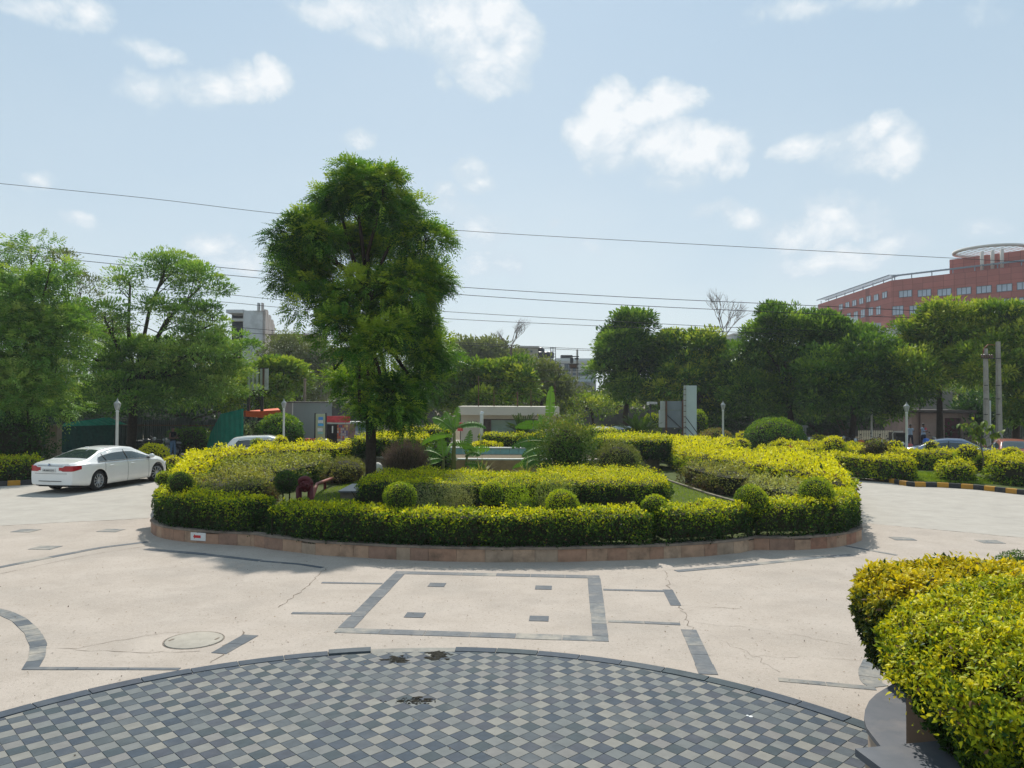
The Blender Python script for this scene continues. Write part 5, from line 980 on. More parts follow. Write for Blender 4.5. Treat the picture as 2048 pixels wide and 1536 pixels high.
    for sg in (-1,1):
        for i in range(len(cuts)-1):
            G=[]
            for x in np.linspace(cuts[i]+.025*(i>0),cuts[i+1]-.025*(i<len(cuts)-2),12):
                e=min(1,max(0.0,(x-xa)/.22))**.5*min(1,max(0.0,(xb-x)/.12)+.02)**.5; fm=.93*e; G.append([side_pt(x,f*fm,sg)[0] for f in np.linspace(0,1,5)])
            b=MB(); b.smooth=True; b.grid(G,sg<0); b.build('side_window',GLS,root,False)
        pts=[side_pt(x,.93*(min(1,max(0,(x-xa)/.22))**.5*min(1,max(0,(xb-x)/.12)+.02)**.5),sg,.012)[0] for x in np.linspace(xa,xb,30)]+[side_pt(x,0,sg,.012)[0] for x in np.linspace(xb,xa,10)]
        b=MB(); b.tube(pts,.008,4); b.build('window_trim',CHR if S.get('chrome') else BLK,root,False)
        for x in cuts[1:-1]:
            b=MB(); b.tube([side_pt(x,f,sg,.004)[0] for f in (0,.5,.93)],.024,4); b.build('pillar',BLK,root,False)
        for x in S['doors']:
            r=sec(x,True); b=MB(); pts=[Vector((p[0],sg*(p[1]+.001),p[2])) for p in r[1:9]]; b.tube(pts,.006,4); b.build('door_gap',SEAM,root,False)
        for x in S['handles']:
            be=interp(belt,x); w=interp(wid,x); b=MB(); b.box((x+off,sg*(w*.99+.015),be-.13),(.2,.03,.035),0,.008); b.build('door_handle',paint,root,False)
        xm=xb-.15; be=interp(belt,xm); w=interp(wid,xm); b=MB(); b.smooth=True; b.ell((xm+off,sg*(w+.09),be+.10),(.07,.13,.085),10,7); b.build('side_mirror',paint,root,False); b=MB(); b.box((xm+off,sg*(w*.97),be+.04),(.09,.14,.05)); b.build('mirror_foot',BLK,root,False)
    def top_patch(x0,x1,fw,mat_,nm,o=.008):
        G=[]
        for x in np.linspace(x0,x1,9):
            w=interp(wid,x); zt=interp(top,x); be=min(interp(belt,x),zt-.02); g=min(1,max(0,(zt-be-.08)/.32)); wr=w*(.84*(1-g)+S.get('roofw',.66)*g); zr=zt-.018-.05*g; row=[]
            for s_ in np.linspace(-1,1,11):
                y=s_*fw*wr; a=abs(y)/wr; z=zt-(zt-zr)*a**3.2*.8; row.append(Vector((x+off+(-o if x<L/2 else o)*.6,y,z+o)))
            G.append(row)
        b=MB(); b.smooth=True; b.grid(G); b.build(nm,mat_,root,False)
    top_patch(*S['rearwin'],.90,GLS,'rear_window'); top_patch(*S['windscreen'],.92,GLS,'windscreen')
    # lamps, plate, trim on the two ends
    w0=interp(wid,0); bul=S['bulge']
    def endx(y,k=0): return off-bul*(1-min(1,(y/w0))**2)*.93
    zl0,zl1=S['tail']
    for sg in (-1,1):
        G=[[Vector((endx(abs(y))-.012,sg*y,z)) for z in np.linspace(zl0+(.03 if y<w0*.6 else 0),zl1-(.05 if y<w0*.62 else 0),3)] for y in np.linspace(w0*.44,w0*.97,7)]+[[Vector((x+off,sg*(interp(wid,x)*1.0+.006),z)) for z in np.linspace(zl0+x*.22,zl1,3)] for x in (.02,.12,.22,.30)]
        b=MB(); b.smooth=True; b.grid(G,sg>0); b.build('tail_light',TAIL,root,False)
        xe=L; we=interp(wid,L); G=[[Vector((L+off+.01-(.06*(y/we)**2),sg*y,z)) for z in (.56,.64,.70)] for y in np.linspace(we*.5,we*.98,5)]+[[Vector((x+off,sg*(interp(wid,x)+.006),z)) for z in (.58,.66,.74)] for x in (L-.05,L-.15,L-.28)]
        b=MB(); b.smooth=True; b.grid(G,sg<0); b.build('head_light',HLT,root,False)
    if S.get('detail'):
        b=MB(); b.box((endx(.1)-.012,.02,zl0+.035),(.012,.52,.12),0,.002); b.build('number_plate',PLT,root,False)
        text('HR26BZ2275',.082,INK,root,(endx(0)-.022,.02,zl0+.035),(math.pi/2,0,-math.pi/2),name='plate_number')
        b=MB(); rx=Matrix.Rotation(-math.pi/2,3,'Y'); b.lathe([(0,.012),(.036,.012),(.046,.006),(.046,0)],(endx(0)-.0,.02,zl1+.035),18,rx); b.build('badge',BLK,root,False)
        for q in range(4):
            a0=q*math.pi/2; P=[(0,0)]+[(.034*math.cos(a),.034*math.sin(a)) for a in np.linspace(a0,a0+math.pi/2,6)]; b=MB(); b.add([(endx(0)-.014,.02+u,zl1+.035+v) for u,v in P],[tuple(range(7))]); b.build('badge_quarter',mat('badge_blue',(.05,.2,.5),.3) if q%2 else mat('badge_white',(.75,.75,.75),.3),root,False)
        for z,wf,th in ((zl1-.0,.62,.008),(zl0-.075,.78,.008),(.43,.55,.014)):
            b=MB(); b.tube([(endx(y)-.012*0-(.045*0) ,y,z) for y in np.linspace(-w0*wf,w0*wf,9)],th,4); b.build('rear_trim_line',SEAM,root,False)
        for sg in (-1,1): b=MB(); b.lathe([(.055,0),(.06,.06),(.045,.06)],(off+.08,sg*w0*.72,.30),12,Matrix.Rotation(-math.pi/2,3,'Y')@Matrix.Diagonal(Vector((.75,1.3,1)))); b.build('exhaust_tip',DKM,root,False)
        for sg in (-1,1):
            pts=[Vector((x+off,sg*(interp(wid,x)*.985+.004),interp(belt,x)-.045)) for x in np.linspace(.34,L-.6,30)]; b=MB(); b.tube(pts,.005,4); b.build('shoulder_line',mat('soft_gap',(.35,.33,.31),.5),root,False)
        b=MB(); b.box((1.62+off,0,1.475),(.16,.03,.05),0,.01); b.build('antenna_fin',paint,root,False)
    return root
WHITE=mat('white_car_paint',(.78,.78,.76),.22,.5,var=.02,coat=.7,dirt=(.6,.58,.54),dscale=1.5,damt=.25,dthr=.55)
SED=dict(L=5.2,W=1.9,R=.352,axles=(1.13,4.34),top=[(0,1.03),(.22,1.065),(.72,1.115),(1.0,1.21),(1.5,1.385),(2.05,1.465),(2.7,1.485),(3.2,1.435),(3.6,1.27),(4.0,1.075),(4.45,1.02),(4.9,.90),(5.2,.72)],belt=[(0,.93),(.35,.975),(1.2,.985),(3.3,.955),(4.2,.93),(4.8,.80),(5.2,.62)],wid=[(0,.80),(.1,.865),(.35,.925),(.9,.95),(4.2,.95),(4.75,.91),(5.0,.83),(5.2,.66)],bot=[(0,.30),(.5,.24),(1,.2),(4.4,.2),(5.2,.26)],bulge=.11,side=(1.12,3.95),cuts=[1.12,1.50,2.62,3.95],doors=[1.42,2.60,3.78],handles=[1.72,2.85],rearwin=(.83,1.60),windscreen=(3.22,3.98),tail=(.76,.95),chrome=True,detail=True,spokes=10)
pr=at(190,981.5); pf=at(313,961.5); hd=math.atan2((pf-pr).y,(pf-pr).x); u=Vector((math.cos(hd),math.sin(hd),0)); nrm_=Vector((-u.y,u.x,0))
# measured points are the outer contact patches of the right-hand wheels
pr=at(193,981); hd=math.atan2(31.2-27.4,.9); 
hd=math.radians(79); u=Vector((math.cos(hd),math.sin(hd),0)); nl=Vector((-u.y,u.x,0)); cc=pr+nl*.82+u*(2.6-1.13)
make_car('saloon_car','white luxury saloon car parked by the left kerb, seen from its rear',(cc.x,cc.y,.002),hd,SED,WHITE,-.32)
HAT=dict(L=3.85,W=1.66,R=.29,axles=(.6,3.05),top=[(0,.95),(.10,1.18),(.32,1.42),(.9,1.50),(1.9,1.52),(2.35,1.42),(2.95,1.05),(3.5,.92),(3.85,.62)],belt=[(0,.90),(.5,.98),(1.8,.94),(3,.86),(3.85,.6)],wid=[(0,.74),(.3,.82),(3.1,.83),(3.6,.76),(3.85,.6)],bot=[(0,.25),(3.85,.25)],bulge=.08,side=(.42,2.85),cuts=[.42,1.25,1.9,2.85],doors=[.95,1.9,2.85],handles=[1.1,2.1],rearwin=(.06,.33),windscreen=(2.33,2.92),tail=(.8,1.0),spokes=5,roofw=.76)
c=W(533,884,36.4); make_car('hatchback_car','white hatchback showing only its roof and windows above the left golden hedge',(c.x,36.9,.0),math.radians(12),HAT,WHITE)
SD2=dict(SED); SD2.update(L=4.25,W=1.7,R=.3,axles=(.85,3.4),top=[(0,.95),(.2,1.0),(.5,1.04),(1.1,1.36),(1.7,1.46),(2.3,1.45),(2.6,1.38),(3.3,1.03),(3.7,.97),(4.0,.85),(4.25,.62)],belt=[(0,.88),(.5,.95),(2.5,.92),(3.4,.86),(4.25,.58)],wid=[(0,.72),(.3,.82),(3.4,.85),(3.9,.78),(4.25,.6)],bot=[(0,.25),(4.25,.25)],side=(.75,3.2),cuts=[.75,1.8,3.2],doors=[.9,1.85,3.1],handles=[1.2,2.15],rearwin=(.5,1.15),windscreen=(2.5,3.3),tail=(.72,.88),detail=False,spokes=5,chrome=False,roofw=.7)
BLUE=mat('blue_grey_car_paint',(.16,.22,.33),.25,.5,var=.04,coat=.6,dirt=(.3,.3,.3),dscale=1.5,damt=.3); REDP=mat('rust_red_car_paint',(.30,.10,.075),.25,.5,var=.05,coat=.6,dirt=(.35,.22,.18),dscale=1.5,damt=.3)
c=W(1913,885,38.3); make_car('saloon_car','blue-grey car facing right in the right car park behind the hedge',(c.x,38.3,0),math.radians(-30),SD2,BLUE)
c=W(2030,885,38.0); make_car('saloon_car','rust-red car seen from behind at the right edge of the picture',(c.x,38.4,0),math.radians(68),SD2,REDP)
SILV=mat('silver_car_paint',(.42,.44,.45),.3,.5,var=.04,coat=.5)
c=W(1250,862,54); make_car('saloon_car','silver car roof glimpsed between the large shrub and the right sago palm',(c.x,54,0),math.radians(15),SD2,SILV)
c=W(1205,870,50); make_car('hatchback_car','white car glimpsed behind the large loose shrub',(c.x,51,0),math.radians(100),HAT,WHITE)
# ---- motorbikes ----------------------------------------------------------------------
def bike(label,loc,rz,body,cover=None,group='parked motorbikes',scooter=False,lean=.12,helmet=None):
    t=thing('motorbike' if not scooter else 'scooter',label,'motorbike' if not scooter else 'scooter',loc,rz,group); t.rotation_euler=(lean,0,rz)
    BM=mat('bike_metal',(.25,.25,.26),.35,.5,metal=.7,var=.2); rw=.3 if not scooter else .23; ax_=Matrix.Rotation(math.pi/2,3,'X')
    for x,nm in ((-.62,'rear_wheel'),(.66,'front_wheel')):
        w=bpy.data.objects.new(nm,None); COL.objects.link(w); w.parent=t; w.location=(x,0,rw); w.empty_display_size=.1
        b=MB(); b.lathe([(rw*.8,-.04),(rw*.96,-.035),(rw,0),(rw*.96,.035),(rw*.8,.04),(rw*.78,0),(rw*.8,-.04)],(0,0,0),20,ax_); b.build('tyre',TYRE,w,False)
        b=MB(); b.lathe([(rw*.8,-.02),(rw*.8,.02),(rw*.74,.02),(rw*.74,-.02)],(0,0,0),20,ax_)
        for k in range(5): a=k*1.2566; b.tube([(0,0,0),(rw*.76*math.cos(a),0,rw*.76*math.sin(a))],.014,4)
        b.lathe([(0,-.03),(.07,-.03),(.07,.03),(0,.03)],(0,0,0),10,ax_); b.build('rim',BM,w,False)
    b=MB(); [b.tube([(.66,s_*.08,rw),(.42,s_*.08,.98)],.02,6) for s_ in (-1,1)]; b.build('front_fork',BM,t,False)
    b=MB(); b.tube([(.34,-.36,1.04),(.42,-.18,1.0),(.44,0,.98),(.42,.18,1.0),(.34,.36,1.04)],.014,6); b.build('handlebar',DKM,t,False)
    for s_ in (-1,1):
        b=MB(); b.tube([(.4,s_*.22,1.02),(.42,s_*.3,1.2)],.007,4); b.ell((.42,s_*.32,1.22),(.015,.06,.04),8,5); b.build('mirror',DKM,t,False)
    if not scooter:
        b=MB(); b.smooth=True; b.ell((.15,0,.80),(.27,.14,.13),12,8); b.build('fuel_tank',body,t,False)
        b=MB(); b.smooth=True; b.ell((-.32,0,.80),(.40,.12,.065),12,7); b.build('seat',BLK,t,False)
        b=MB(); b.smooth=True; b.ell((-.72,0,.78),(.22,.09,.07),10,6); b.build('tail',body,t,False)
        b=MB(); b.box((.08,0,.45),(.34,.26,.32),0,.04); b.ell((.2,0,.58),(.12,.1,.12),8,6); b.build('engine',BM,t,False)
        b=MB(); b.tube([(.2,-.12,.35),(0,-.16,.25),(-.5,-.17,.3),(-.85,-.17,.36)],[.02,.025,.04,.045],8); b.build('exhaust',BM,t,False)
        b=MB(); b.tube([(.42,0,.95),(.2,0,.68),(-.3,0,.7),(-.62,0,.72)],.025,6); b.tube([(.4,0,.85),(.22,0,.35),(-.2,0,.32),(-.62,0,.31)],.02,6); b.tube([(-.2,0,.32),(-.3,0,.7)],.02,6); b.build('frame',DKM,t,False)
    else:
        b=MB(); b.smooth=True; b.tube([(.44,0,.95),(.42,0,.7),(.36,0,.4),(.15,0,.26)],[.12,.18,.17,.12],10); b.build('leg_shield',body,t,False)
        b=MB(); b.smooth=True; b.ell((-.42,0,.52),(.42,.17,.22),12,8); b.build('tail_body',body,t,False); b=MB(); b.box((.05,0,.24),(.5,.3,.06),0,.01); b.build('footboard',BLK,t,False); b=MB(); b.smooth=True; b.ell((-.3,0,.77),(.38,.14,.07),12,6); b.build('seat',BLK,t,False)
    b=MB(); b.smooth=True; b.ell((.55,0,.92),(.09,.1,.1),10,7); b.build('headlight',HLT if not scooter else body,t,False)
    b=MB(); b.smooth=True; pts=[(.66+(rw+.035)*math.cos(a),0,rw+(rw+.035)*math.sin(a)) for a in np.linspace(.2,2.6,8)]; b.tube(pts,[.05]*8,6); b.build('front_mudguard',body,t,False)
    pts=[(-.62+(rw+.05)*math.cos(a),0,rw+(rw+.05)*math.sin(a)) for a in np.linspace(.9,3.0,8)]; b=MB(); b.tube(pts,.045,6); b.build('rear_mudguard',BLK,t,False)
    if cover:
        b=MB(); b.smooth=True; b.tube([(.45,0,1.02),(.2,0,1.0),(-.2,0,.94),(-.7,0,.9)],[.16,.2,.18,.08],10); b.build('cover_sheet',cover,t,False)
    return t
BR=mat('bike_red',(.38,.03,.03),.3,.5,coat=.5,var=.1); BB=mat('bike_blue',(.03,.12,.45),.35,.4,var=.1); BW=mat('bike_white',(.7,.7,.7),.35,.4,var=.05); BK=mat('bike_black',(.02,.02,.025),.3,.5,var=.1); BO=mat('bike_orange',(.45,.12,.03),.35,.4)
def pb(px,d): w=W(px,860,d); return (w.x,d,.0)
bike('red and silver motorbike left of the tall lamp post',pb(1800,43.5),math.radians(200),BR); bike('red motorbike between the lamp post and the blue covered one',pb(1826,43.2),math.radians(195),BR,lean=.16)
bike('motorbike under a bright blue cover below the two standing men',pb(1849,44),math.radians(70),BK,BB); bike('black motorbike in front of the blue-grey car',pb(1862,41.5),math.radians(20),BK)
bike('motorbike with a white tank at the shed wall',pb(1868,50),math.radians(75),BW); bike('white motorbike with silver front behind the hedge, left of the row',pb(1627,50),math.radians(160),BW); bike('white and black scooter beside the ladder',pb(1660,50.5),math.radians(250),BW,scooter=True)
bike('black motorbike farther right of the reddish bush',pb(1738,48.5),math.radians(30),BK); bike('orange-red motorbike behind the dark reddish bush',pb(1728,47),math.radians(200),BO); bike('dark motorbike in the shade of the right trees',pb(1700,50.5),math.radians(215),BK); bike('black motorbike second from the lamp post in the row',pb(1782,45.5),math.radians(190),BK)
bike('dark motorbike left of the standing man in the shade',pb(312,43.6),math.radians(25),BK); bike('silver-grey motorbike beside the man in the shade of the left tree',pb(338,43.2),math.radians(150),mat('bike_grey',(.2,.2,.21),.3,.5,var=.2)); bike('dark motorbike behind the left concrete post',pb(80,37.5),math.radians(80),BK); bike('black motorbike farthest left under the spreading tree',pb(288,44.2),math.radians(30),BK)
b=MB(); c=W(652,884,44); b.smooth=True; b.lathe([(.26,0),(.27,.5),(.25,.75),(.15,.93),(0,.98)],(c.x,44,.0),14); b.build('round_bin',mat('bin_grey',(.22,.23,.24),.3,.5,var=.1),label='dark round-topped bin to the right of the vertical sign panel',cat='bin')
b=MB(); c=W(620,880,44.5); b.box((c.x,44.5,.72),(.52,.4,.5),0,.02); t=thing('red_crate','red box standing below the grey cabin wall','crate',(c.x,44.5,.2)); b.build('box',mat('crate_red',(.45,.02,.03),.4),t); b=MB(); b.box((c.x,44.5,.3),(.6,.45,.34)); b.build('base',DKM,t)
# ---- people ---------------------------------------------------------------------------
def person(label,loc,rz,h,shirt,trouser,arms,skin=(.14,.07,.045),scarf=None,legs=(.1,.02)):
    root=thing('person',label,'person',loc,rz); k=h/1.72
    J={'pel':(0,0,.94),'sp':(0,.0,1.12),'ch':(0,.01,1.33),'nk':(0,0,1.47),'hd':(0,-.01,1.56),'ht':(0,-.015,1.66)}; Rr={'pel':(.145,.105),'sp':(.13,.095),'ch':(.155,.105),'nk':(.055,.055),'hd':(.078,.088),'ht':(.07,.08)}
    E=[('pel','sp'),('sp','ch'),('ch','nk'),('nk','hd'),('hd','ht')]
    for s,(el,wr) in zip((-1,1),arms):
        n=str(s); J['sh'+n]=(s*.185,0,1.40); J['el'+n]=el; J['wr'+n]=wr; Rr['sh'+n]=(.062,.06); Rr['el'+n]=(.043,.043); Rr['wr'+n]=(.03,.028); d=Vector(wr)-Vector(el); J['ha'+n]=tuple(Vector(wr)+d.normalized()*.09); Rr['ha'+n]=(.036,.02); E+=[('ch','sh'+n),('sh'+n,'el'+n),('el'+n,'wr'+n),('wr'+n,'ha'+n)]
        J['hp'+n]=(s*.09,0,.86); J['kn'+n]=(s*(.1+legs[1]),-.02,.49); J['an'+n]=(s*(.1+legs[0]),.01,.09); J['to'+n]=(s*(.12+legs[0]),-.17,.035); Rr['hp'+n]=(.088,.092); Rr['kn'+n]=(.062,.066); Rr['an'+n]=(.045,.05); Rr['to'+n]=(.04,.03); E+=[('pel','hp'+n),('hp'+n,'kn'+n),('kn'+n,'an'+n),('an'+n,'to'+n)]
    keys=list(J); me=bpy.data.meshes.new('skel'); me.from_pydata([tuple(v*k for v in J[q]) for q in keys],[(keys.index(a),keys.index(b_)) for a,b_ in E],[]); o=bpy.data.objects.new('skel',me); COL.objects.link(o); md=o.modifiers.new('s','SKIN'); sv=me.skin_vertices[0].data
    for i,q in enumerate(keys): sv[i].radius=tuple(v*k for v in Rr[q]); sv[i].use_root=(q=='pel')
    o.modifiers.new('d','SUBSURF').levels=2; m2=bpy.data.meshes.new_from_object(o.evaluated_get(bpy.context.evaluated_depsgraph_get())); bpy.data.objects.remove(o); m2.name='body'
    sk=mat('skin_dark',skin,.5,.3,var=.08); m2.materials.clear(); [m2.materials.append(q) for q in (sk,shirt,trouser,BLK)]
    for p in m2.polygons:
        c=p.center/k; p.use_smooth=True; arm=abs(c.x)>.2 or (c.y<-.12 and c.z>1.0)
        if c.z>1.455: mi=0
        elif c.z<.10: mi=3
        elif c.z<.97 and not arm: mi=2
        else:
            mi=1
            if arm:
                for s,(el,wr) in zip((-1,1),arms):
                    e=Vector(el); w_=Vector(wr); 
                    if c.x*s>=-.02:
                        t_=(c-e).dot((w_-e).normalized()); 
                        if t_>-.02 and (c-e).length<.5: mi=0
        p.material_index=mi
    ob=bpy.data.objects.new('body',m2); COL.objects.link(ob); ob.parent=root
    hair=mat('black_hair',(.012,.01,.009),.6,.3,var=.2); b=MB(); b.smooth=True; b.ell((0,.012*k,1.665*k),(.083*k,.098*k,.085*k),12,8); b.build('hair',hair,root,False)
    b=MB(); b.smooth=True; b.ell((0,-.098*k,1.60*k),(.012*k,.02*k,.025*k),8,6); b.build('nose',sk,root,False)
    for s in (-1,1):
        b=MB(); b.ell((s*.03*k,-.085*k,1.625*k),(.012*k,.008*k,.007*k),8,5); b.build('eye',mat('eye_white',(.6,.58,.55),.3),root,False); b=MB(); b.ell((s*.08*k,0,1.605*k),(.012*k,.02*k,.03*k),8,6); b.build('ear',sk,root,False)
    for s,(el,wr) in zip((-1,1),arms):
        d=(Vector(wr)-Vector(el)).normalized(); sd=d.cross(Vector((0,0,1))); sd=sd.normalized() if sd.length>.1 else Vector((0,1,0)); base=Vector(wr)+d*.08; b=MB()
        for j in range(4): q=base+sd*(.03-.02*j); L_=(.075,.085,.08,.06)[j]; b.tube([q*k,(q+d*L_*.55-Vector((0,0,.008)))*k,(q+d*L_*.85-Vector((0,0,.03)))*k],[.009*k,.008*k,.006*k],5)
        q=Vector(wr)+d*.03+sd*.035; b.tube([q*k,(q+d*.03+sd*.03)*k,(q+d*.06+sd*.03)*k],[.011*k,.009*k,.007*k],5); b.build('fingers',sk,root,False)
    if scarf: b=MB(); b.smooth=True; b.ell((.1*k,-.07*k,1.36*k),(.11*k,.07*k,.10*k),10,6); b.build('scarf',scarf,root,False)
    return root
BLS=mat('black_shirt',(.015,.015,.018),.9,.1,var=.3,scale=20); JEAN=mat('blue_jeans',(.10,.16,.24),.9,.1,var=.2,scale=14); LBS=mat('light_blue_shirt',(.30,.42,.62),.9,.1,var=.1,scale=14); NAVY=mat('navy_trousers',(.02,.025,.05),.9,.1,var=.2)
c=W(345,900,41.3); person('man in black shirt and blue jeans looking down at something in his hands',(c.x,41.3,.0),math.radians(70),1.73,BLS,JEAN,[((-.25,-.03,1.13),(-.10,-.24,1.12)),((.25,-.03,1.13),(.10,-.25,1.13))])
c=W(1821,880,53.8); person('man in light blue shirt standing left of the other at the shed',(c.x,53.8,0),math.radians(-15),1.66,LBS,NAVY,[((-.26,.02,1.14),(-.28,-.08,.9)),((.26,.02,1.14),(.20,-.22,1.15))])
c=W(1847,880,53.6); person('man in light blue shirt with a pinkish cloth on his shoulder, arms folded',(c.x,53.6,0),math.radians(5),1.72,LBS,NAVY,[((-.27,-.02,1.15),(.05,-.20,1.18)),((.27,-.02,1.15),(-.05,-.23,1.16))],scarf=mat('pink_cloth',(.5,.1,.14),.8))
# ---- guard cabin -----------------------------------------------------------------------
CRM=mat('cream_render',(.44,.40,.31),.8,.2,var=.05,scale=2,dirt=(.28,.25,.19),dscale=1.2,damt=.35); CR2=mat('cream_fascia',(.48,.45,.37),.75,.2,var=.05,scale=2,dirt=(.30,.27,.22),dscale=1.,damt=.35)
D=46.; x0=W(922,840,D).x; x1=W(1113,840,D).x; gc=thing('guard_cabin','low cream guard cabin with flat fascia and greenish window, behind the pool','building',((x0+x1)/2,D+2,0))
zt=W(1000,813,D).z; zf=W(1000,830,D).z
xs=[x0-.15,W(1032,820,D).x,x1+.15]
for a,b_ in zip(xs,xs[1:]):
    b=MB(); b.box(((a+b_)/2,D+1.8,(zt+zf)/2),(b_-a-.012,4.6,zt-zf),0,.01); b.build('fascia_panel',CR2,gc)
xw0=W(966,850,D+.2).x; xw1=W(1088,850,D+.2).x; zl=W(1000,838,D).z
b=MB(); b.box(((x0+xw0)/2,D+2,zf/2),(xw0-x0,3.9,zf)); b.box(((xw1+x1)/2,D+2,zf/2),(x1-xw1,3.9,zf)); b.box(((xw0+xw1)/2,D+2,(zl+zf)/2),(xw1-xw0,3.9,zf-zl)); b.box(((xw0+xw1)/2,D+2,.35),(xw1-xw0,3.9,.7)); b.build('wall',CRM,gc)
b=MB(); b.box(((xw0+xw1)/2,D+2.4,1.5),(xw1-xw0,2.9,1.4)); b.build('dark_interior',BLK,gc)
fr=MB(); xa=W(981,850,D).x; 
for x in (xw0+.03,W(972,850,D).x,xa,(xa+xw1)/2,xw1-.03): fr.box((x,D+.13,(zl+.7)/2),(.07,.07,zl-.7))
fr.box(((xw0+xw1)/2,D+.13,zl-.03),(xw1-xw0,.075,.06)); wf=fr.build('window_frame',mat('brown_frame',(.07,.05,.04),.5),gc)
CG=glassmat('cabin_glass',(.16,.22,.19),.08,.7)
for a,b_ in ((xa,(xa+xw1)/2),((xa+xw1)/2,xw1)): b=MB(); b.box(((a+b_)/2,D+.16,(zl+.7)/2),(b_-a-.08,.015,zl-.75)); b.build('pane',CG,wf)
b=MB(); b.box(((xw0+xa)/2,D+.3,(zl+.7)/2),(xa-xw0,.1,zl-.7)); b.build('door',mat('door_brown',(.10,.07,.055),.5),gc)
for y in (854,): z=W(943,y,D).z; b=MB(); b.box(((x0+xw0)/2,D+.046,z),(xw0-x0,.01,.015)); b.build('render_joint',SEAM,gc)
tp=W(944,846,D); text('OUT',.30,mat('letters_dark',(.06,.05,.04),.6),gc,(tp.x-gc.location.x,D+.035-gc.location.y,tp.z),(math.pi/2,0,0),.008)
TR_=mat('rust_iron',(.10,.055,.035),.8,.2,var=.3,scale=8); tf=thing('roof_trellis','rusty iron posts and thin rails standing on the guard cabin roof','trellis',(1,D+1.5,zt))
for px,pt in ((957,752),(988,780),(1035,784),(1062,780),(1110,766)):
    a=W(px,814,D+1.); q=W(px,pt,D+1.); b=MB(); b.tube([(a.x,D+1.,zt),q],.028 if px!=1035 else .05,5); b.build('post',TR_,tf)
for y in (762,787): a=W(956,y,D+1.); q=W(1111,y+1,D+1.); b=MB(); b.tube([a,q],.012,4); b.build('rail',TR_,tf)
a=W(1110,766,D+1.);q=W(1122,748,D+1.); b=MB(); b.tube([a,q],.03,4); b.build('brace',DKM,tf)
# ---- signs right of the cabin ---------------------------------------------------------------
D=46.; GB=mat('grey_board',(.14,.17,.19),.6,.3,var=.08,scale=2,dirt=(.18,.19,.19),dscale=1,damt=.4); PB_=mat('pale_board',(.30,.33,.31),.6,.3,var=.08,scale=2,dirt=(.3,.31,.28),dscale=.8,damt=.4)
sb=thing('sign_board','back of a grey two-panel sign board on dark posts, left of the white slab','sign',(W(1344,830,D).x,D,0))
def wb(px0,px1,py0,py1,d,th,name,m,root,dy=0):
    a=W(px0,py0,d); q=W(px1,py1,d); b=MB(); b.box(((a.x+q.x)/2,d+dy,(a.z+q.z)/2),(abs(q.x-a.x),th,abs(a.z-q.z))); return b.build(name,m,root)
wb(1331,1364,802,820,D,.12,'panel',GB,sb); wb(1331,1364,820.4,855,D,.12,'panel',GB,sb); wb(1321,1330,802,820,D,.14,'side_panel',PB_,sb,.02); wb(1318,1330,820.4,855,D,.14,'side_panel',PB_,sb,.02)
for px,y0 in ((1332.5,802),(1365.5,800)): wb(px-1.5,px+1.5,y0,893,D-.1,.08,'post',TR_,sb,-.02)
for (ax_,ay,bx_,by) in ((1334,830,1372,865),):
    b=MB(); b.tube([W(ax_,ay,D-.15),W(bx_,by,D-.15)],.03,5); b.build('strut',DKM,sb)
ss=thing('sign_slab','tall narrow white sign slab with a rusty ladder frame on its left edge','sign',(W(1380,830,D-1).x,D-1,0))
wb(1372,1392.5,771,893,D-1,.2,'slab',mat('white_slab',(.38,.45,.45),.5,.3,var=.05,scale=2,dirt=(.38,.42,.4),dscale=1,damt=.4),ss); wb(1368,1371.5,771,893,D-1,.26,'edge_rail',PB_,ss)
for y in range(778,885,11): wb(1367.5,1372,y,y+1.2,D-1.17,.05,'rung',TR_,ss)
for a_,q_ in (((1370,832),(1399,872)),((1370,852),(1396,880))): b=MB(); b.tube([W(*a_,D-1.3),W(*q_,D-1.9)],.025,5); b.build('strut',DKM,ss)
fl=thing('floodlight','grey street light head on a dark pole left of the grey sign board','lamp',(W(1301,830,47).x,47,0)); b=MB(); b.tube([(W(1301,830,47).x,47,0),W(1301,808,47)],.04,6); b.build('pole',DKM,fl)
b=MB(); a=W(1300,806,46.9); b.box((a.x+.17,46.9,a.z),(.5,.3,.14),0,.02); b.build('lamp_head',mat('lamp_grey',(.35,.35,.34),.5),fl); b=MB(); b.box((a.x-.12,46.9,a.z-.03),(.12,.2,.2)); b.build('bracket',POLE,fl)
# ---- left side: fence, net, tarpaulin, cabin, stall --------------------------------------------
CORR=mat('corrugated_sheet',(.05,.065,.055),.6,.3,var=.3,scale=2,dirt=(.10,.08,.06),dscale=1.5,damt=.5); GNET=mat('green_net',(.012,.15,.10),.8,.15,var=.2,scale=4,col2=(.02,.2,.135),bump=.3,bscale=30)
cf=thing('sheet_fence','dark corrugated metal sheet fence behind the parked saloon','fence',(W(290,870,47).x,47,0)); xs=np.linspace(W(60,870,47).x,W(480,870,47).x,14)
for i in range(13):
    w_=xs[i+1]-xs[i]; b=MB(); n=20; zt_=1.95+.12*math.sin(i*2.3); G=[[Vector((xs[i]+w_*.992*j/n,47+.03*math.sin(j*math.pi/1.25)+.04*(i%2),z)) for z in (0.02,zt_)] for j in range(n+1)]; b.grid(G); b.grid([[p+Vector((0,.012,0)) for p in r] for r in G],True); b.build('sheet_panel',CORR,cf)
b=MB(); b.tube([(xs[0],46.85,1.6),(xs[-1],46.85,1.6)],.03,5); b.build('rail',TR_,cf)
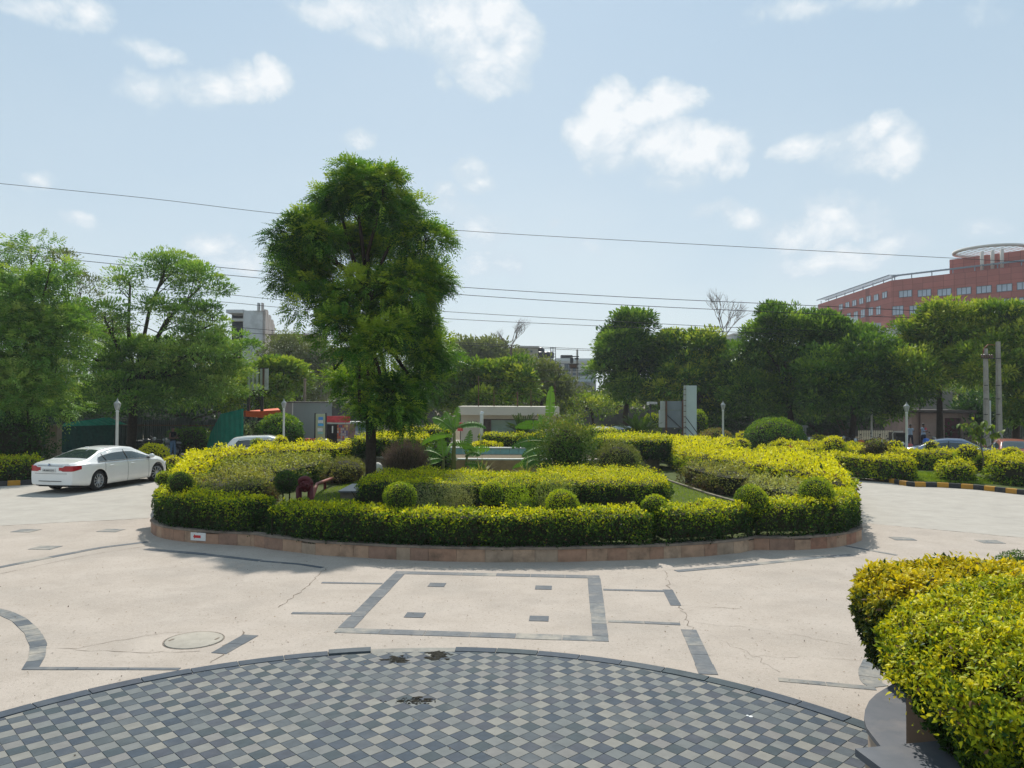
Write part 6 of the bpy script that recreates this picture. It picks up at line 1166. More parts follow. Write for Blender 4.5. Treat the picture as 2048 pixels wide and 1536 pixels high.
def cloth(name,label,cat,P,material,th=.01,fold=.04,nf=18):
    """P = 4 corner curves: bottom and top polylines with equal count"""
    bot,top_=P; n=len(bot); G=[]
    N_=40
    for j in range(N_+1):
        s_=j/N_*(n-1); i=min(int(s_),n-2); f=s_-i; a=Vector(bot[i]).lerp(Vector(bot[i+1]),f); c=Vector(top_[i]).lerp(Vector(top_[i+1]),f); G.append([a.lerp(c,t)+Vector((0,fold*math.sin(j/N_*nf*math.pi+t*1.5)*(1.1-t*.5),0)) for t in np.linspace(0,1,7)])
    b=MB(); b.smooth=True; b.grid(G); b.grid([[p+Vector((0,th,0)) for p in r] for r in G],True); return b.build(name,material,label=label,cat=cat)
D=42.5; cloth('green_net','bright green shade net hung in a curve from a post','shade net',([W(412,897,D+1.2),W(440,897,D),W(486,897,D-.8)],[W(420,868,D+1.2),W(441,828,D),W(487,817,D-.8)]),GNET)
cloth('green_net','green net sheet hanging on the fence above the parked saloon','shade net',([W(118,853,45),W(190,851,45),W(255,849,45)],[W(130,846,45),W(175,840,45),W(215,834,45)]),GNET)
cloth('green_net','dark green netting hanging low on the fence left of the lamp post','shade net',([W(64,905,45.5),W(150,905,45.5),W(225,905,45.5)],[W(60,845,45.5),W(140,852,45.5),W(230,850,45.5)]),mat('green_net_dark',(.012,.045,.035),.85,.1,var=.3))
cp_=thing('concrete_post','broad brown concrete gate post behind the kerb at left','post',(W(107,880,37.5).x,37.5,0)); wb(96,101.5,850,930,37.5,.35,'pillar_half',mat('brown_concrete',(.24,.18,.13),.85,.2,var=.15,scale=4,dirt=(.12,.09,.06),dscale=2),cp_); wb(102,118,850,930,37.5,.4,'pillar',MATS['brown_concrete'],cp_)
D=47.; TARP=mat('orange_tarp',(.62,.10,.02),.55,.3,var=.15,scale=2); tb=thing('tarpaulin_roof','orange-red tarpaulin roof behind the round dome bush','awning',(W(525,825,D).x,D,2))
p=[W(487,822,D-1),W(560,820,D-1.2),W(567,835,D-1),W(487,833,D-1)]; q=[W(490,822,D+1.6),W(556,816,D+1.6)]; b=MB(); b.grid([[p[0],(p[0]+p[1])/2+Vector((0,0,-.04)),p[1]],[q[0],(q[0]+q[1])/2,q[1]]],True); b.grid([[p[3],(p[3]+p[2])/2+Vector((0,0,-.05)),W(563,828,D-1.1)],[p[0],(p[0]+p[1])/2+Vector((0,0,-.04)),p[1]]],True); b.grid([[W(567,833,D-1),W(567,833,D+1)],[p[1],q[1]]],True); b.build('sheet',TARP,tb)
for px in (490,563): a=W(px,823,D-1); b=MB(); b.tube([(a.x,D-1,0),a],.03,5); b.build('pole',DKM,tb)
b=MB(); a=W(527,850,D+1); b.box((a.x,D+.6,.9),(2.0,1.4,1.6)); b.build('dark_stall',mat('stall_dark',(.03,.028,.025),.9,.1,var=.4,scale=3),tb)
D=46; bb_=thing('slatted_board','back of a sign board with pale and dark vertical slats on two posts','sign board',(W(515,760,D).x,D,0))
for k,px in enumerate((498,506,514,523,531)): wb(px-(2.2 if k<4 else 1.5),px+(2.2 if k<4 else 5.5),737+(3-k)*.8,780-(k-2)*.3,D,.06,'slat',mat('pale_slat',(.42,.44,.42),.6,.3,var=.15,scale=3,dirt=(.2,.19,.16),dscale=2),bb_)
wb(493,536,735,737.5,D,.1,'frame_bar',DKM,bb_,.02); wb(493,536,780,782,D,.1,'frame_bar',DKM,bb_,.02); wb(525.5,528.5,737,781,D-.06,.08,'rust_bar',TR_,bb_)
for px in (497,524): wb(px-1.8,px+1.8,737,893,D+.1,.12,'post',DKM,bb_)
D=47; gcab=thing('grey_cabin','plain grey metal cabin wall between the lamp post and the neem tree','cabin',(W(605,850,D).x,D+1.5,0))
a=W(567,805,D);q=W(641,805,D); b=MB(); b.box(((a.x+q.x)/2,D+1.5,a.z/2),(q.x-a.x,3,a.z)); b.build('wall',mat('grey_metal_wall',(.22,.24,.24),.6,.3,var=.05,scale=2,dirt=(.16,.17,.16),dscale=1,damt=.4),gcab)
for px in (585,): wb(px-.5,px+.5,806,887,D-.02,.03,'seam',POLE,gcab,-.01)
b=MB(); b.box(((a.x+q.x)/2,D+1.5,a.z+.02),(q.x-a.x+.1,3.1,.05)); b.build('roof_edge',SEAM,gcab)
sp2=thing('vertical_sign','narrow vertical sign panel, yellowish with blue and white areas, beside the grey cabin','sign',(W(641,860,45.5).x,45.5,0)); wb(632,651,828,889,45.5,.15,'panel',mat('sign_khaki',(.42,.42,.24),.5,.3,var=.1,scale=3,col2=(.36,.42,.28)),sp2)
for (x0_,x1_,y0_,y1_,nm,cl) in ((637,646,834,840,'blue_print',(.08,.25,.60)),(636,646,840.4,846,'white_print',(.6,.6,.58)),(636,647,847,852,'blue_print',(.08,.35,.65)),(635,645,856,863,'white_print',(.6,.6,.58)),(636,646,864,868,'green_print',(.25,.5,.45)),(635,645,878,887,'pale_print',(.45,.47,.5))): wb(x0_,x1_,y0_,y1_,45.4,.02,nm,mat('print_'+nm+str(x0_)+str(y0_),cl,.5,.3,var=.15,scale=12),sp2)
wb(629.6,631.6,826,889,45.5,.18,'edge',DKM,sp2); wb(651.3,652.6,826,889,45.5,.18,'edge',DKM,sp2)
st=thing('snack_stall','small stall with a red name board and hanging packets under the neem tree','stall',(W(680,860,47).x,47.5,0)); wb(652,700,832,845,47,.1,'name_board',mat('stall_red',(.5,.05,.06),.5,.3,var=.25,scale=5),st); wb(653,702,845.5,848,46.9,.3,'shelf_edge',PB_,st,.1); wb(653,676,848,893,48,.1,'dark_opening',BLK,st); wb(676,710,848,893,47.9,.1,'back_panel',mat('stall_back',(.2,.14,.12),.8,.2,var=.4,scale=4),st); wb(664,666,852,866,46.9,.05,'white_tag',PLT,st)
rc=random.Random(8); PC=[mat('packet_%d'%i,c,.4,.4,var=.1) for i,c in enumerate([(.10,.08,.2),(.45,.1,.05),(.4,.25,.1),(.35,.3,.32),(.15,.1,.12),(.5,.4,.2)])]
for i in range(6):
    for j in range(7): wb(674.5+i*3.6,677.3+i*3.6,850+j*5.6,854.6+j*5.6,47.2,.05,'packet',PC[rc.randrange(6)],st)
PK=mat('picket_paint',(.45,.45,.43),.6,.3,var=.1,scale=5); FI=mat('iron_black',(.02,.02,.022),.6)
def picket(label,px0,px1,y0,y1,d,n,m):
    t=thing('picket_fence',label,'fence',(W((px0+px1)/2,y1,d).x,d,0)); 
    for i in range(n):
        x=px0+(px1-px0)*(i+.5)/n; wb(x-(px1-px0)/n*.3,x+(px1-px0)/n*.3,y0,y1,d,.03,'picket',m,t)
    wb(px0,px1,y0+3,y0+4,d+.04,.03,'rail',m,t); wb(px0,px1,y1-6,y1-5,d+.04,.03,'rail',m,t); return t
picket('white picket railing seen below the neem crown, left of its trunk',700,745,862,893,50,15,PK); picket('white picket fence behind the parked motorbikes on the right',1716,1786,861,893,56,20,mat('picket_cream',(.55,.52,.42),.6,.3,var=.1)); picket('dim picket fence at far right behind the rust-red car',1985,2050,850,893,54,18,CORR)
a=W(722,850,52); bw=thing('tin_shed','blue-grey tin shed behind the white railing','shed',(a.x,53,0)); wb(700,742,848,893,52,2,'wall',mat('tin_blue',(.16,.22,.26),.5,.3,var=.2,scale=3),bw); wb(698,744,843,847.5,52,2.3,'roof',PB_,bw)
fw=thing('boundary_wall','pale boundary wall seen in bits below the neem crown, right of its trunk','wall',(W(790,865,60).x,60,0)); wb(755,905,850,893,60,.25,'wall',mat('pale_wall',(.38,.36,.33),.8,.2,var=.12,scale=2,dirt=(.2,.18,.16),dscale=1),fw)
bwl=thing('boundary_wall','long dark boundary wall behind the right tree row','wall',(20,72,0)); a=W(1120,850,72); q=W(2100,850,72); b=MB(); b.box(((a.x+q.x)/2,72,1.2),(q.x-a.x,.25,2.4)); b.build('wall',mat('dull_wall',(.10,.095,.085),.9,.1,var=.3,scale=1.2,dirt=(.05,.05,.045),dscale=.6),bwl)
bwl=thing('boundary_wall','long dark boundary wall behind the left trees','wall',(-40,70,0)); b=MB(); b.box((-42,70,1.2),(70,.25,2.4)); b.build('wall',MATS['dull_wall'],bwl)
# red board, small
rb=thing('red_notice','small red notice board seen behind the left banana plant','sign',(W(920,850,44).x,44,0)); wb(915,926,845,862,44,.05,'board',mat('notice_red',(.5,.06,.06),.5,.3,var=.2,scale=8),rb); wb(920,921.5,862,893,44,.05,'post',DKM,rb)
# ---- shed and men corner on the right --------------------------------------------------------------
D=58.; PNK=mat('pinkish_render',(.27,.20,.18),.85,.2,var=.08,scale=2,dirt=(.16,.12,.11),dscale=1.5,damt=.6); sh=thing('shed','low pinkish shed with a dark maroon door under a flat roof slab','shed',(W(1884,860,D).x,D+2,0))
wb(1821,1887.5,827,897,D,.3,'wall',PNK,sh); wb(1920,1948,827,897,D,.3,'wall',PNK,sh); wb(1887.5,1920,827,836,D,.3,'wall',PNK,sh); wb(1888,1919.6,836,897,D,.06,'door',mat('maroon_door',(.07,.012,.02),.5,.3,var=.25,scale=3),sh,.05)
a=W(1821,860,D);q=W(1948,860,D); b=MB(); b.box(((a.x+q.x)/2,D+2.2,1.25),(q.x-a.x-.1,3.9,2.4)); b.build('rear_walls',PNK,sh)
a=W(1817,821,D-.4);q=W(1951,827,D-.4); b=MB(); b.box(((a.x+q.x)/2,D+1.8,(a.z+q.z)/2+.05),(q.x-a.x,4.8,.2)); b.build('roof_slab',mat('dark_concrete',(.07,.06,.055),.85,.2,var=.25,scale=3),sh)
b=MB(); a=W(1839,800,D-.3); b.tube([(a.x,D-.3,0),(a.x,D-.3,a.z)],.07,6); b.build('pipe',mat('brown_pipe',(.07,.04,.035),.6),sh)
gb=thing('grey_building','plain grey wall of a building rising behind the shed roof','building',(W(1860,800,66).x,68,0)); a=W(1815,783,66);q=W(1905,783,66); b=MB(); b.box(((a.x+q.x)/2,68,a.z/2),(q.x-a.x,4,a.z)); b.build('wall',mat('grey_render',(.24,.22,.19),.85,.2,var=.1,scale=1.5,dirt=(.14,.13,.11),dscale=.8),gb)
ck=thing('cart','dark cart with a bent white rail beside the pickets','cart',(W(1800,870,52).x,52,0)); b=MB(); b.tube([W(1806,863,52),W(1788,863,52),W(1785,868,52),W(1786,879,52),W(1790,883,52)],.04,6); b.build('rail',POLE,ck); wb(1790,1811,865,893,52.3,1.0,'box',BLK,ck,.4)
ld=thing('ladder','thin wooden ladder leaning against the dark tree beside the motorbikes','ladder',(W(1684,870,52).x,52,0))
LA=W(1672,838,53);LB=W(1690,880,51.2);LC=W(1681,838,53);LD_=W(1699,880,51.2)
for a,q in ((LA,LB),(LC,LD_)): b=MB(); b.tube([a,Vector(q)+(Vector(q)-Vector(a))*.35],.03,5); b.build('rail',TWIG,ld)
for k in range(7): t_=(k+.5)/7*1.3; b=MB(); b.tube([LA.lerp(LB,t_),LC.lerp(LD_,t_)],.02,4); b.build('rung',TWIG,ld)
kb=thing('white_kiosk','pale kiosk frame glimpsed behind the big dome bush','kiosk',(W(1610,855,54).x,54,0)); wb(1603,1614,851,855,54,.4,'top',PB_,kb); wb(1606,1608,855,893,54,.2,'leg',PB_,kb); wb(1610.5,1612,855,893,54,.2,'leg',PB_,kb)
b=MB(); a=W(1578,905,38.6); t=thing('red_flower_spike','red flower head on a thin stalk beside a small golden bush','flower',(a.x,38.4,.1)); b.tube([(a.x,38.4,.1),(a.x,38.4,1.2)],.015,5); b.build('stalk',TWIG,t); b=MB(); b.smooth=True; a=W(1580,896,38.4); b.ell((a.x,38.4,a.z),(.09,.09,.14),8,6); b.build('bloom',mat('bloom_red',(.5,.03,.04),.6),t)
# ---- young big-leaved tree in the right bed ---------------------------------------------------------
D=33.4; bs=W(1967,935,D); root=thing('young_tree','young tree with large drooping bright leaves in the right bed','tree',(bs.x,D,.1)); LQ=leafmat('young_leaf',.4,.45,.3,(1.3,1.2,.5)); b=MB(); tips=[W(1920,850,D),W(1945,838,D+.2),W(1968,842,D-.2),W(1985,852,D),W(2010,862,D+.2),W(1950,872,D-.2),W(1965,885,D),W(1930,848,D+.3),W(1998,866,D-.3),W(1955,852,D)]
tk=[Vector((bs.x,D,.1)),W(1966,915,D),W(1962,892,D),W(1960,862,D)]; b.tube(tk,[.045,.04,.03,.02],7); b.build('trunk',mat('young_bark',(.13,.12,.09),.8),root); q=MB(); rq=np.random.default_rng(9); P=[];Dd=[];Nn=[]
for t in tips:
    s0=tk[2].lerp(tk[3],rq.random()); m=s0.lerp(t,.5)+Vector((0,0,.12)); q.tube([s0,m,t],[.016,.012,.006],4)
    for k in range(17):
        a=rq.uniform(0,6.28); f=rq.uniform(.45,1.05); p=s0.lerp(t,f)+Vector((0,0,.06)); P.append(p); Dd.append((math.cos(a)*.8,math.sin(a)*.8,-.75)); Nn.append((math.cos(a)*.5,math.sin(a)*.5,.8))
q.build('branches',MATS['young_bark'],root); n=len(P); leaves('foliage',np.array(P),np.array(Dd),np.array(Nn),rq.uniform(.2,.36,n),rq.uniform(.11,.19,n),ramp(np.clip(rq.normal(.55,.25,n),0,1),[np.array([.05,.10,.015]),np.array([.14,.22,.02]),np.array([.28,.33,.04])]),LQ,root,True)
# ---- utility poles -------------------------------------------------------------------------------------
CP=mat('pole_concrete',(.30,.28,.24),.85,.2,var=.12,scale=5,dirt=(.16,.14,.12),dscale=2); INS=mat('insulator',(.10,.05,.035),.3,.5)
D=43.; up=thing('utility_pole','pair of concrete utility poles with insulators at the right edge','utility pole',(W(1984,850,D).x,D,0),0)
for px0,px1,pyt in ((1969.5,1973,697),(1994.5,1998,683)):
    a=W(px1+1,890,D); q=W(px0+1.5,pyt,D); b=MB(); b.add([],[]); w0_=.13;w1_=.075
    vs=[(a.x-w0_,D-.13,0),(a.x+w0_,D-.13,0),(a.x+w0_,D+.13,0),(a.x-w0_,D+.13,0),(q.x-w1_,D-.1,q.z),(q.x+w1_,D-.1,q.z),(q.x+w1_,D+.1,q.z),(q.x-w1_,D+.1,q.z)]; b.add(vs,[(0,3,2,1),(4,5,6,7),(0,1,5,4),(1,2,6,5),(2,3,7,6),(3,0,4,7)]); b.build('pole',CP,up)
for py in (716,770,797,828): wb(1965,2001,py,py+1.6,D-.16,.06,'cross_arm',DKM,up) if py in(716,) else [wb(x-3.3,x+3.3,py,py+1.6,D-.16,.06,'band',DKM,up) for x in (1972,1996.5)]
for k in range(5): a=W(1964+k*5,713,D-.16); b=MB(); b.lathe([(.03,-.1),(.07,-.05),(.04,0),(.07,.05),(.02,.12)],a,8); b.build('insulator',INS,up)
b=MB(); a=W(1966,708,D); q=W(1990,690,D); b.tube([a,W(1968,697,D),W(1976,689,D),q],.02,4); b.build('cable_loop',mat('cable_red',(.3,.08,.06),.6),up)
t=thing('utility_pole','slim pale post beside the pair of concrete utility poles','post',(W(1980,850,44).x,44,0)); wb(1978.4,1981.4,801,893,44,.1,'post',POLE,t)
D=78.; up=thing('utility_pole','far twin utility poles with a transformer in front of the white building','utility pole',(W(1147,800,D).x,D,0))
for px,pt in ((1143.5,712),(1154.5,699)): a=W(px,850,D); q=W(px,pt,D); b=MB(); b.tube([(a.x,D,0),q],[.16,.1],6); b.build('pole',CP,up)
for (x0_,x1_,y0_,y1_) in ((1132,1158,712,714),(1136,1158,727,729),(1140,1157,735,737)): wb(x0_,x1_,y0_,y1_,D-.15,.08,'cross_arm',DKM,up)
wb(1140,1146,716,726,D-.1,.4,'transformer',DKM,up,-.2); wb(1149,1157,716,719,D-.1,.2,'fuse_box',DKM,up,-.1); wb(1139,1153,729,735,D-.1,.3,'fuse_box',TR_,up,-.2)
t=thing('utility_pole','short brown pole on the grey cabin roof left of the neem','utility pole',(W(610,800,50).x,50,0)); a=W(610,757,50); b=MB(); b.tube([(a.x,50,0),a],[.12,.08],7); b.build('pole',mat('brown_pole',(.2,.15,.1),.8,.2,var=.2),t); wb(606.5,613.5,761,762.5,49.8,.06,'cross_arm',TWIG,t)
# ---- overhead wires --------------------------------------------------------------------------------------
WIRE=mat('wire',(.035,.035,.04),.6,.2,var=.1)
def wire(lb,pts,d,r=.022):
    P=[W(x,y,d) for x,y in pts]; P=[P[0]+(P[0]-P[1])*.5]+P+[P[-1]+(P[-1]-P[-2])*.4]; Q=cr([tuple(p) for p in P],6); b=MB(); b.tube([Vector(q) for q in Q],r,5); b.build('overhead_wire',WIRE,label=lb,cat='wire',group='overhead wires')
wire('topmost overhead wire crossing the sky above the neem top',[(0,367),(300,397),(555,427),(905,460),(1400,489),(1900,516)],47,.016)
wire('second overhead wire from the top, over the left trees',[(0,487),(250,515),(530,543),(905,573),(1250,594),(1640,612),(2048,632)],49,.02)
wire('third overhead wire, just below the second',[(0,505),(250,530),(530,557),(905,588),(1250,610),(1640,628),(2048,645)],49.5,.02)
wire('fourth overhead wire, starting beside the spreading tree top',[(300,575),(465,590),(600,603),(905,624),(1200,641),(1490,656),(1800,668)],51,.017)
wire('fifth overhead wire, just below the fourth',[(300,592),(470,606),(600,618),(905,638),(1200,652),(1490,665),(1800,677)],51.5,.017)
wire('overhead wire passing above the beige building roof',[(480,655),(800,682),(940,686),(1045,692),(1200,699),(1400,705)],76,.024)
wire('overhead wire just under the one above the beige building',[(480,665),(800,685),(940,690.5),(1045,695),(1200,702),(1400,709)],76.5,.024)
wire('overhead wire crossing in front of the far poles',[(700,700),(930,718),(1150,728),(1320,727),(1500,724)],74,.022)
wire('lower overhead wire in front of the round-crowned tree',[(700,722),(930,736),(1150,741),(1320,742),(1500,738)],57,.014)
wire('lowest overhead wire above the guard cabin',[(600,742),(920,752),(1110,763),(1320,762),(1500,755)],57.5,.014)
# =============================== BUILDINGS =====================================================================
def facade_pt(A,B,px,py):   # measured picture point on the vertical plane through A-B
    r=ray(px,py); d=Vector((B[0]-A[0],B[1]-A[1])); n_=Vector((-d.y,d.x)); t=(A[0]*n_.x+A[1]*n_.y)/(r.x*n_.x+r.y*n_.y); return Vector((r.x*t,r.y*t,H+r.z*t))
RS=mat('red_stone_cladding',(.38,.12,.095),.8,.2,var=.08,scale=.35,dirt=(.28,.10,.085),dscale=.15,damt=.4)
def panels(m,sx,sz):
    t=m.node_tree; L=t.links; bs=t.nodes['Principled BSDF']; src=bs.inputs['Base Color'].links[0].from_socket; tc=N(t,'ShaderNodeTexCoord'); mp=N(t,'ShaderNodeMapping'); mp.inputs['Rotation'].default_value=(math.pi/2,0,0); L.new(tc.outputs['Object'],mp.inputs[0])
    br=N(t,'ShaderNodeTexBrick'); br.offset=0; br.inputs['Scale'].default_value=1; br.inputs['Brick Width'].default_value=sx; br.inputs['Row Height'].default_value=sz; br.inputs['Mortar Size'].default_value=.03; br.inputs['Color1'].default_value=(.9,.9,.9,1); br.inputs['Color2'].default_value=(1.1,1.1,1.1,1); br.inputs['Mortar'].default_value=(.6,.6,.6,1); L.new(mp.outputs[0],br.inputs['Vector'])
    x=N(t,'ShaderNodeMix',data_type='RGBA',blend_type='MULTIPLY'); x.inputs[0].default_value=1; L.new(src,x.inputs[6]); L.new(br.outputs[0],x.inputs[7]); L.new(x.outputs[2],bs.inputs['Base Color'])
panels(RS,1.2,1.1)
RA=Vector((76.5,156.)); RB=Vector((91.,138.)); RC=Vector((77.6,196.)); u1=(RB-RA).normalized(); RBB=RA+u1*46; zT=facade_pt(RA,RB,1782,561).z
hb=thing('red_building','red stone hotel building with rows of windows and a disc canopy on its roof','building',(90,170,0))
b=MB(); b.prism([tuple(RC),tuple(RA),tuple(RBB),(RBB.x+30,RBB.y+30),(120,210)],0,zT); b.build('wall',RS,hb)
WF=mat('window_frame_grey',(.10,.12,.14),.5); WG=mat('blue_window_glass',(.36,.42,.50),.15,.8,var=.2,scale=.3)
def window(A,B,px,py,w,h,root,nm=2,G=WG):
    c=facade_pt(A,B,px,py); d=(B-A).normalized(); n_=Vector((d.y,-d.x)); 
    if n_.dot(Vector((c.x,c.y)))>0: n_=-n_
    M3=Matrix(((d.x,-n_.x,0),(d.y,-n_.y,0),(0,0,1))); o=bpy.data.objects.new('window',None); COL.objects.link(o); o.parent=root; o.location=Vector(c)-root.location; f=MB(); c3=Vector((n_.x*.02,n_.y*.02,0))
    for x in np.linspace(-w/2,w/2,nm+1): f.box(c3+M3@Vector((x,0,0)),(.1,.12,h+.1),ax=M3)
    for z in (-h/2,h/2): f.box(c3+M3@Vector((0,0,z)),(w-.1,.12,.1),ax=M3)
    f.build('frame',WF,o,False); p=MB(); p.box(M3@Vector((0,-.01,0))+c3*0,(w-.02,.04,h-.02),ax=M3); p.build('pane',G,o,False)
for px,py in ((1811,587.5),(1849,586),(1889,584.5),(1928,582),(1968,579),(2009,575.5),(2050,571)): window(RA,RB,px,py,2.45,1.3,hb,3)
for px,py in ((1796,621),(1830.5,620),(1867,619),(1908,615),(1941,613),(1977,610),(2018,607),(2052,604)): window(RA,RB,px,py,2.1,1.75,hb,3)
for px,py in ((1796,655),(1830,654),(1867,652),(1908,650),(1941,648),(1977,646),(2018,643)): window(RA,RB,px,py,2.1,1.75,hb,3)
for px,py in ((1682,614),(1695,610),(1709,606),(1723,602),(1737.5,598),(1752.5,595),(1769.5,590)): window(RA,RC,px,py,2.1,1.25,hb,2)
for px,py in ((1684,637),(1698,634),(1712,631),(1726,627),(1742,623),(1757,621)): window(RA,RC,px,py,2.0,1.7,hb,2)
b=MB(); c=facade_pt(RA,RB,1739,655); b.box((c.x+.0,c.y-1.5,c.z),(3.2,.3,1.6)); b.build('glass_strip',WG,hb)
# set-back top storey, parapet rail, roof trellis
P0=facade_pt(RA,RB,1888,527); zS=facade_pt(RA+Vector((3,4)),RB+Vector((3,4)),1888,525).z; s0=RA+u1*((Vector((P0.x,P0.y))-RA).dot(u1)); inn=Vector((-u1.y,u1.x)); inn=inn if inn.y>0 else -inn; s0=s0+inn*2.5
b=MB(); b.prism([tuple(s0),tuple(s0+u1*34),tuple(s0+u1*34+inn*14),tuple(s0+inn*14)],zT-.2,zS); b.build('top_storey',RS,hb)
ST=mat('blue_grey_steel',(.20,.27,.33),.5,.4,var=.1)
def rail_run(A,B,dz,n,wd):
    for k in range(n+1): p=A.lerp(B,k/n); b=MB(); b.box((p.x,p.y,zT+dz/2),(.14,.14,dz)); b.build('rail_post',ST,hb)
    d=(B-A); a=math.atan2(d.y,d.x); m=(A+B)/2
    for o_ in (-wd/2,wd/2): n_=Vector((-d.y,d.x)).normalized()*o_; b=MB(); b.box((m.x+n_.x,m.y+n_.y,zT+dz+.1),(d.length,.16,.18),a); b.build('rail_beam',ST,hb)
    for k in range(int(d.length/.9)): p=A.lerp(B,(k+.5)/int(d.length/.9)); b=MB(); b.box((p.x,p.y,zT+dz+.22),(.12,wd,.06),a); b.build('cross_slat',ST,hb)
rail_run(RA+Vector((.8,0)),RC+Vector((.8,0)),1.0,8,2.2); rail_run(RA+inn*.6,RBB+inn*.6,.85,12,.8)
cn=facade_pt(RA+inn*3,RB+inn*3,1984,502); R0=6.3; cnx,cny=cn.x-.2,cn.y; cz=cn.z
cp2=thing('roof_canopy','round flat lattice canopy on pale columns on top of the red building','canopy',(cnx,cny,cz)); CG2=mat('canopy_concrete',(.60,.58,.54),.8,.2,var=.08); b=MB(); b.lathe([(R0-.6,-.2),(R0,-.22),(R0+.05,.0),(R0,.22),(R0-.6,.22),(R0-.6,-.2)],(cnx,cny,cz),48); b.build('ring',CG2,cp2)
for k in range(-4,5):
    h_=math.sqrt(max((R0-.5)**2-(k*1.3)**2,0)); b=MB(); b.box((cnx+k*1.3,cny,cz),(.16,2*h_,.05)); b.build('lattice_beam',CG2,cp2); b=MB(); b.box((cnx,cny+k*1.3,cz+.01),(2*h_,.16,.05)); b.build('lattice_beam',CG2,cp2)
for px in (1964,1985,2004): q=facade_pt(RA+inn*1.2,RB+inn*1.2,px,530); b=MB(); b.tube([(q.x,q.y,zT),(q.x,q.y,cz-.2)],.32,10); b.build('column',CG2,cp2)
WB=mat('white_render',(.52,.54,.53),.8,.2,var=.06,scale=.6,dirt=(.35,.35,.33),dscale=.5,damt=.5)
wbl=thing('white_building','pale flat-roofed building below the red one, half behind the trees','building',(W(1760,670,118).x,120,0))
wb(1721,1804,657,760,118,6,'wall',WB,wbl,3); wb(1718,1806,656,659,118,6.4,'roof_edge',CG2,wbl,3); wb(1686,1719,634,760,124,5,'wall',mat('pale_blue_render',(.42,.46,.47),.8,.2,var=.06),wbl,3)
wb(1740,1754,672,684,117.9,.2,'window',WF,wbl)
# grey building upper left
D=96.; GR2=mat('grey_weathered',(.55,.57,.57),.85,.2,var=.12,scale=.5,dirt=(.20,.20,.19),dscale=.35,damt=.6,dthr=.45); g2=thing('grey_block','weathered grey concrete building with rust-streaked side above the left trees','building',(W(505,650,D).x,D+3,0))
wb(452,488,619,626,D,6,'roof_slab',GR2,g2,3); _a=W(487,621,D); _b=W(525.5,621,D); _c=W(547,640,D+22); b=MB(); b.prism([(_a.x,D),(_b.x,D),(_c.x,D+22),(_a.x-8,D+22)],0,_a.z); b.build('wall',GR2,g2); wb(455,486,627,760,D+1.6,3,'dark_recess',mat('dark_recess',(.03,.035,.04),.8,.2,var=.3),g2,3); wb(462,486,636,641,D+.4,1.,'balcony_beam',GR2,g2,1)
RU=mat('rust_streaks',(.55,.50,.46),.85,.2,var=.15,scale=1.2,dirt=(.20,.11,.07),dscale=.6,damt=.7,dthr=.42)
A2=Vector((W(525.5,640,D).x,D+.35)); B2=Vector((W(547,640,D+22).x,D+22))
for k in range(7):
    a=A2.lerp(B2,k/7); c=A2.lerp(B2,(k+.8)/7); zz=W(526,610+2*0,D).z-.6-(.0) ; n_=Vector((.3,0)); b=MB(); b.prism([tuple(a+Vector((.25,0))),tuple(c+Vector((.25,0))),tuple(c-Vector((.3,0))),tuple(a-Vector((.3,0)))],0,zz+(.4 if k%2 else .1)); b.build('side_fin',RU,g2)
wb(516,519,606,622,D,.6,'parapet_stub',GR2,g2); wb(524,526.5,606,622,D,.6,'parapet_stub',RU,g2)
t=thing('roof_ledge','long low roof edge with thin railing between the grey block and the neem','building',(W(600,690,92).x,93,0)); wb(540,640,672,760,92,3,'wall',mat('brown_render',(.2,.16,.13),.85,.2,var=.15,scale=.5),t,1.5); wb(538,642,668,673,92,3.4,'roof_slab',mat('brown_slab',(.24,.17,.14),.85),t,1.5)
for px in range(545,640,13): wb(px-.3,px+.3,660,668,92,.06,'rail_post',WF,t)
for y in (661,665): wb(542,640,y,y+.7,92,.05,'rail',WF,t)
# middle distance houses
BG=mat('beige_house',(.40,.37,.30),.85,.2,var=.08,scale=.4,dirt=(.26,.24,.19),dscale=.3,damt=.5); D=112.
h1=thing('beige_house','beige house with black water tanks on its roof above the guard cabin trees','building',(W(1050,740,D).x,D+4,0)); wb(1037,1076,694,800,D,8,'upper_wall',BG,h1,4); wb(1030,1038,700,715,D+2,4,'stair_wall',BG,h1,2); wb(1035,1078,692,695,D,8.4,'roof_slab',CG2,h1,4); wb(1076,1105,718,800,D,6,'lower_wall',BG,h1,3); wb(1075,1106,716,718.5,D,6.3,'roof_slab',WB,h1,3); wb(1058,1065,701,705,D-.05,.2,'window',WF,h1)
wb(1081,1100,727,741,D-.05,.2,'window',WF,h1); wb(1105,1118,730,745,D-.05,.4,'window',mat('tan_shutter',(.4,.26,.13),.7),h1)
TK=mat('tank_black',(.02,.02,.025),.4,.4)
for px,y0,y1,r in ((1082,694,716,.55),(1080,703,716,.7),(1092,703,716,.65),(1100,703,716,.6)):
    a=W(px,y0,D+1.5); c=W(px,y1,D+1.5); b=MB(); b.lathe([(r,0),(r,(a.z-c.z)*.8),(r*.6,(a.z-c.z)*.95),(r*.25,a.z-c.z)],(c.x,D+1.5+(px%5)*.3,c.z),12); b.build('water_tank',TK,h1)
sc_=MB()
for px in (1101,1106,1111): a=W(px,694,D-1);c=W(px,740,D-1); sc_.tube([a,c],.06,4)
for y in range(696,740,6): sc_.tube([W(1100,y,D-1),W(1112,y,D-1)],.05,4)
sc_.build('scaffold',WF,h1)
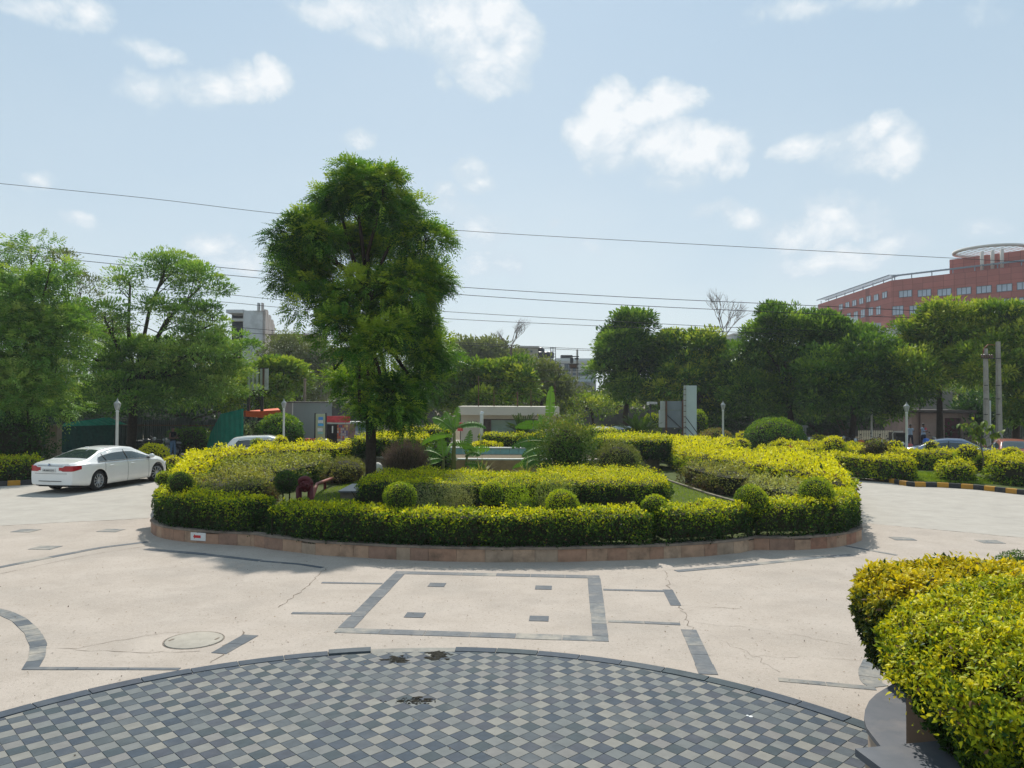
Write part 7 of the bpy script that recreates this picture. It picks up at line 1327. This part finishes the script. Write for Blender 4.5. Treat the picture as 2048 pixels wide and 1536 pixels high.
D=124.; h2=thing('white_house','white two-storey house with dark windows behind the far utility poles','building',(W(1148,750,D).x,D+4,0)); wb(1108,1192,722,800,D,8,'wall',mat('white_house_wall',(.50,.48,.44),.85,.2,var=.06,scale=.4,dirt=(.36,.34,.3),dscale=.3,damt=.4),h2,4); wb(1112,1190,716,722.5,D+.3,7,'parapet',WB,h2,4); wb(1122,1145,710,717,D+2,2,'roof_tank_stand',TK,h2,1)
for (x0_,x1_,y0_,y1_) in ((1129,1137,728,742),(1138,1152,728,743),(1116,1121,729,736),(1128,1176,745,751)): wb(x0_,x1_,y0_,y1_,D-.05,.2,'window',WF,h2)
wb(1116,1186,752,757,D-.6,1.2,'balcony_slab',WB,h2); wb(1116,1186,757.3,765,D-1.2,.2,'balcony_front',mat('blue_white',(.5,.55,.58),.7),h2)
for k in range(12): wb(1117+k*5.8,1118.2+k*5.8,766,778,D-1.2,.15,'railing_bar',WB,h2)
D=104.; h3=thing('white_house','small piece of a white house with a window above the dense tree row','building',(W(1476,680,D).x,D+3,0)); wb(1470,1497,668,760,D,5,'wall',WB,h3,3); wb(1452,1470,676,760,D+1,4,'wall',BG,h3,3); wb(1474,1486,673,685,D-.05,.2,'window',WF,h3); wb(1468,1499,666,668.5,D,5.4,'roof_slab',CG2,h3,3)
h4=thing('dull_house','low dull house behind the slatted sign board','building',(W(640,700,84).x,86,0)); wb(640,720,700,800,84,4,'wall',BRN_ if False else MATS['brown_render'],h4,2)
# =============================== AIR ============================================================================
HZ=False
def haze(density):
    m=bpy.data.materials.new('haze'); m.use_nodes=True; t=m.node_tree; t.nodes.remove(t.nodes['Principled BSDF']); pv=N(t,'ShaderNodeVolumePrincipled'); pv.inputs['Color'].default_value=(.86,.92,1,1); pv.inputs['Density'].default_value=density; pv.inputs['Anisotropy'].default_value=.3; t.links.new(pv.outputs[0],t.nodes['Material Output'].inputs['Volume'])
    b=MB(); b.box((0,1000,21.4),(3100,2700,45.2)); o=b.build('haze',m,kind='stuff'); o['label']='thin bright haze in the air'; o['category']='haze'
haze(.00042)
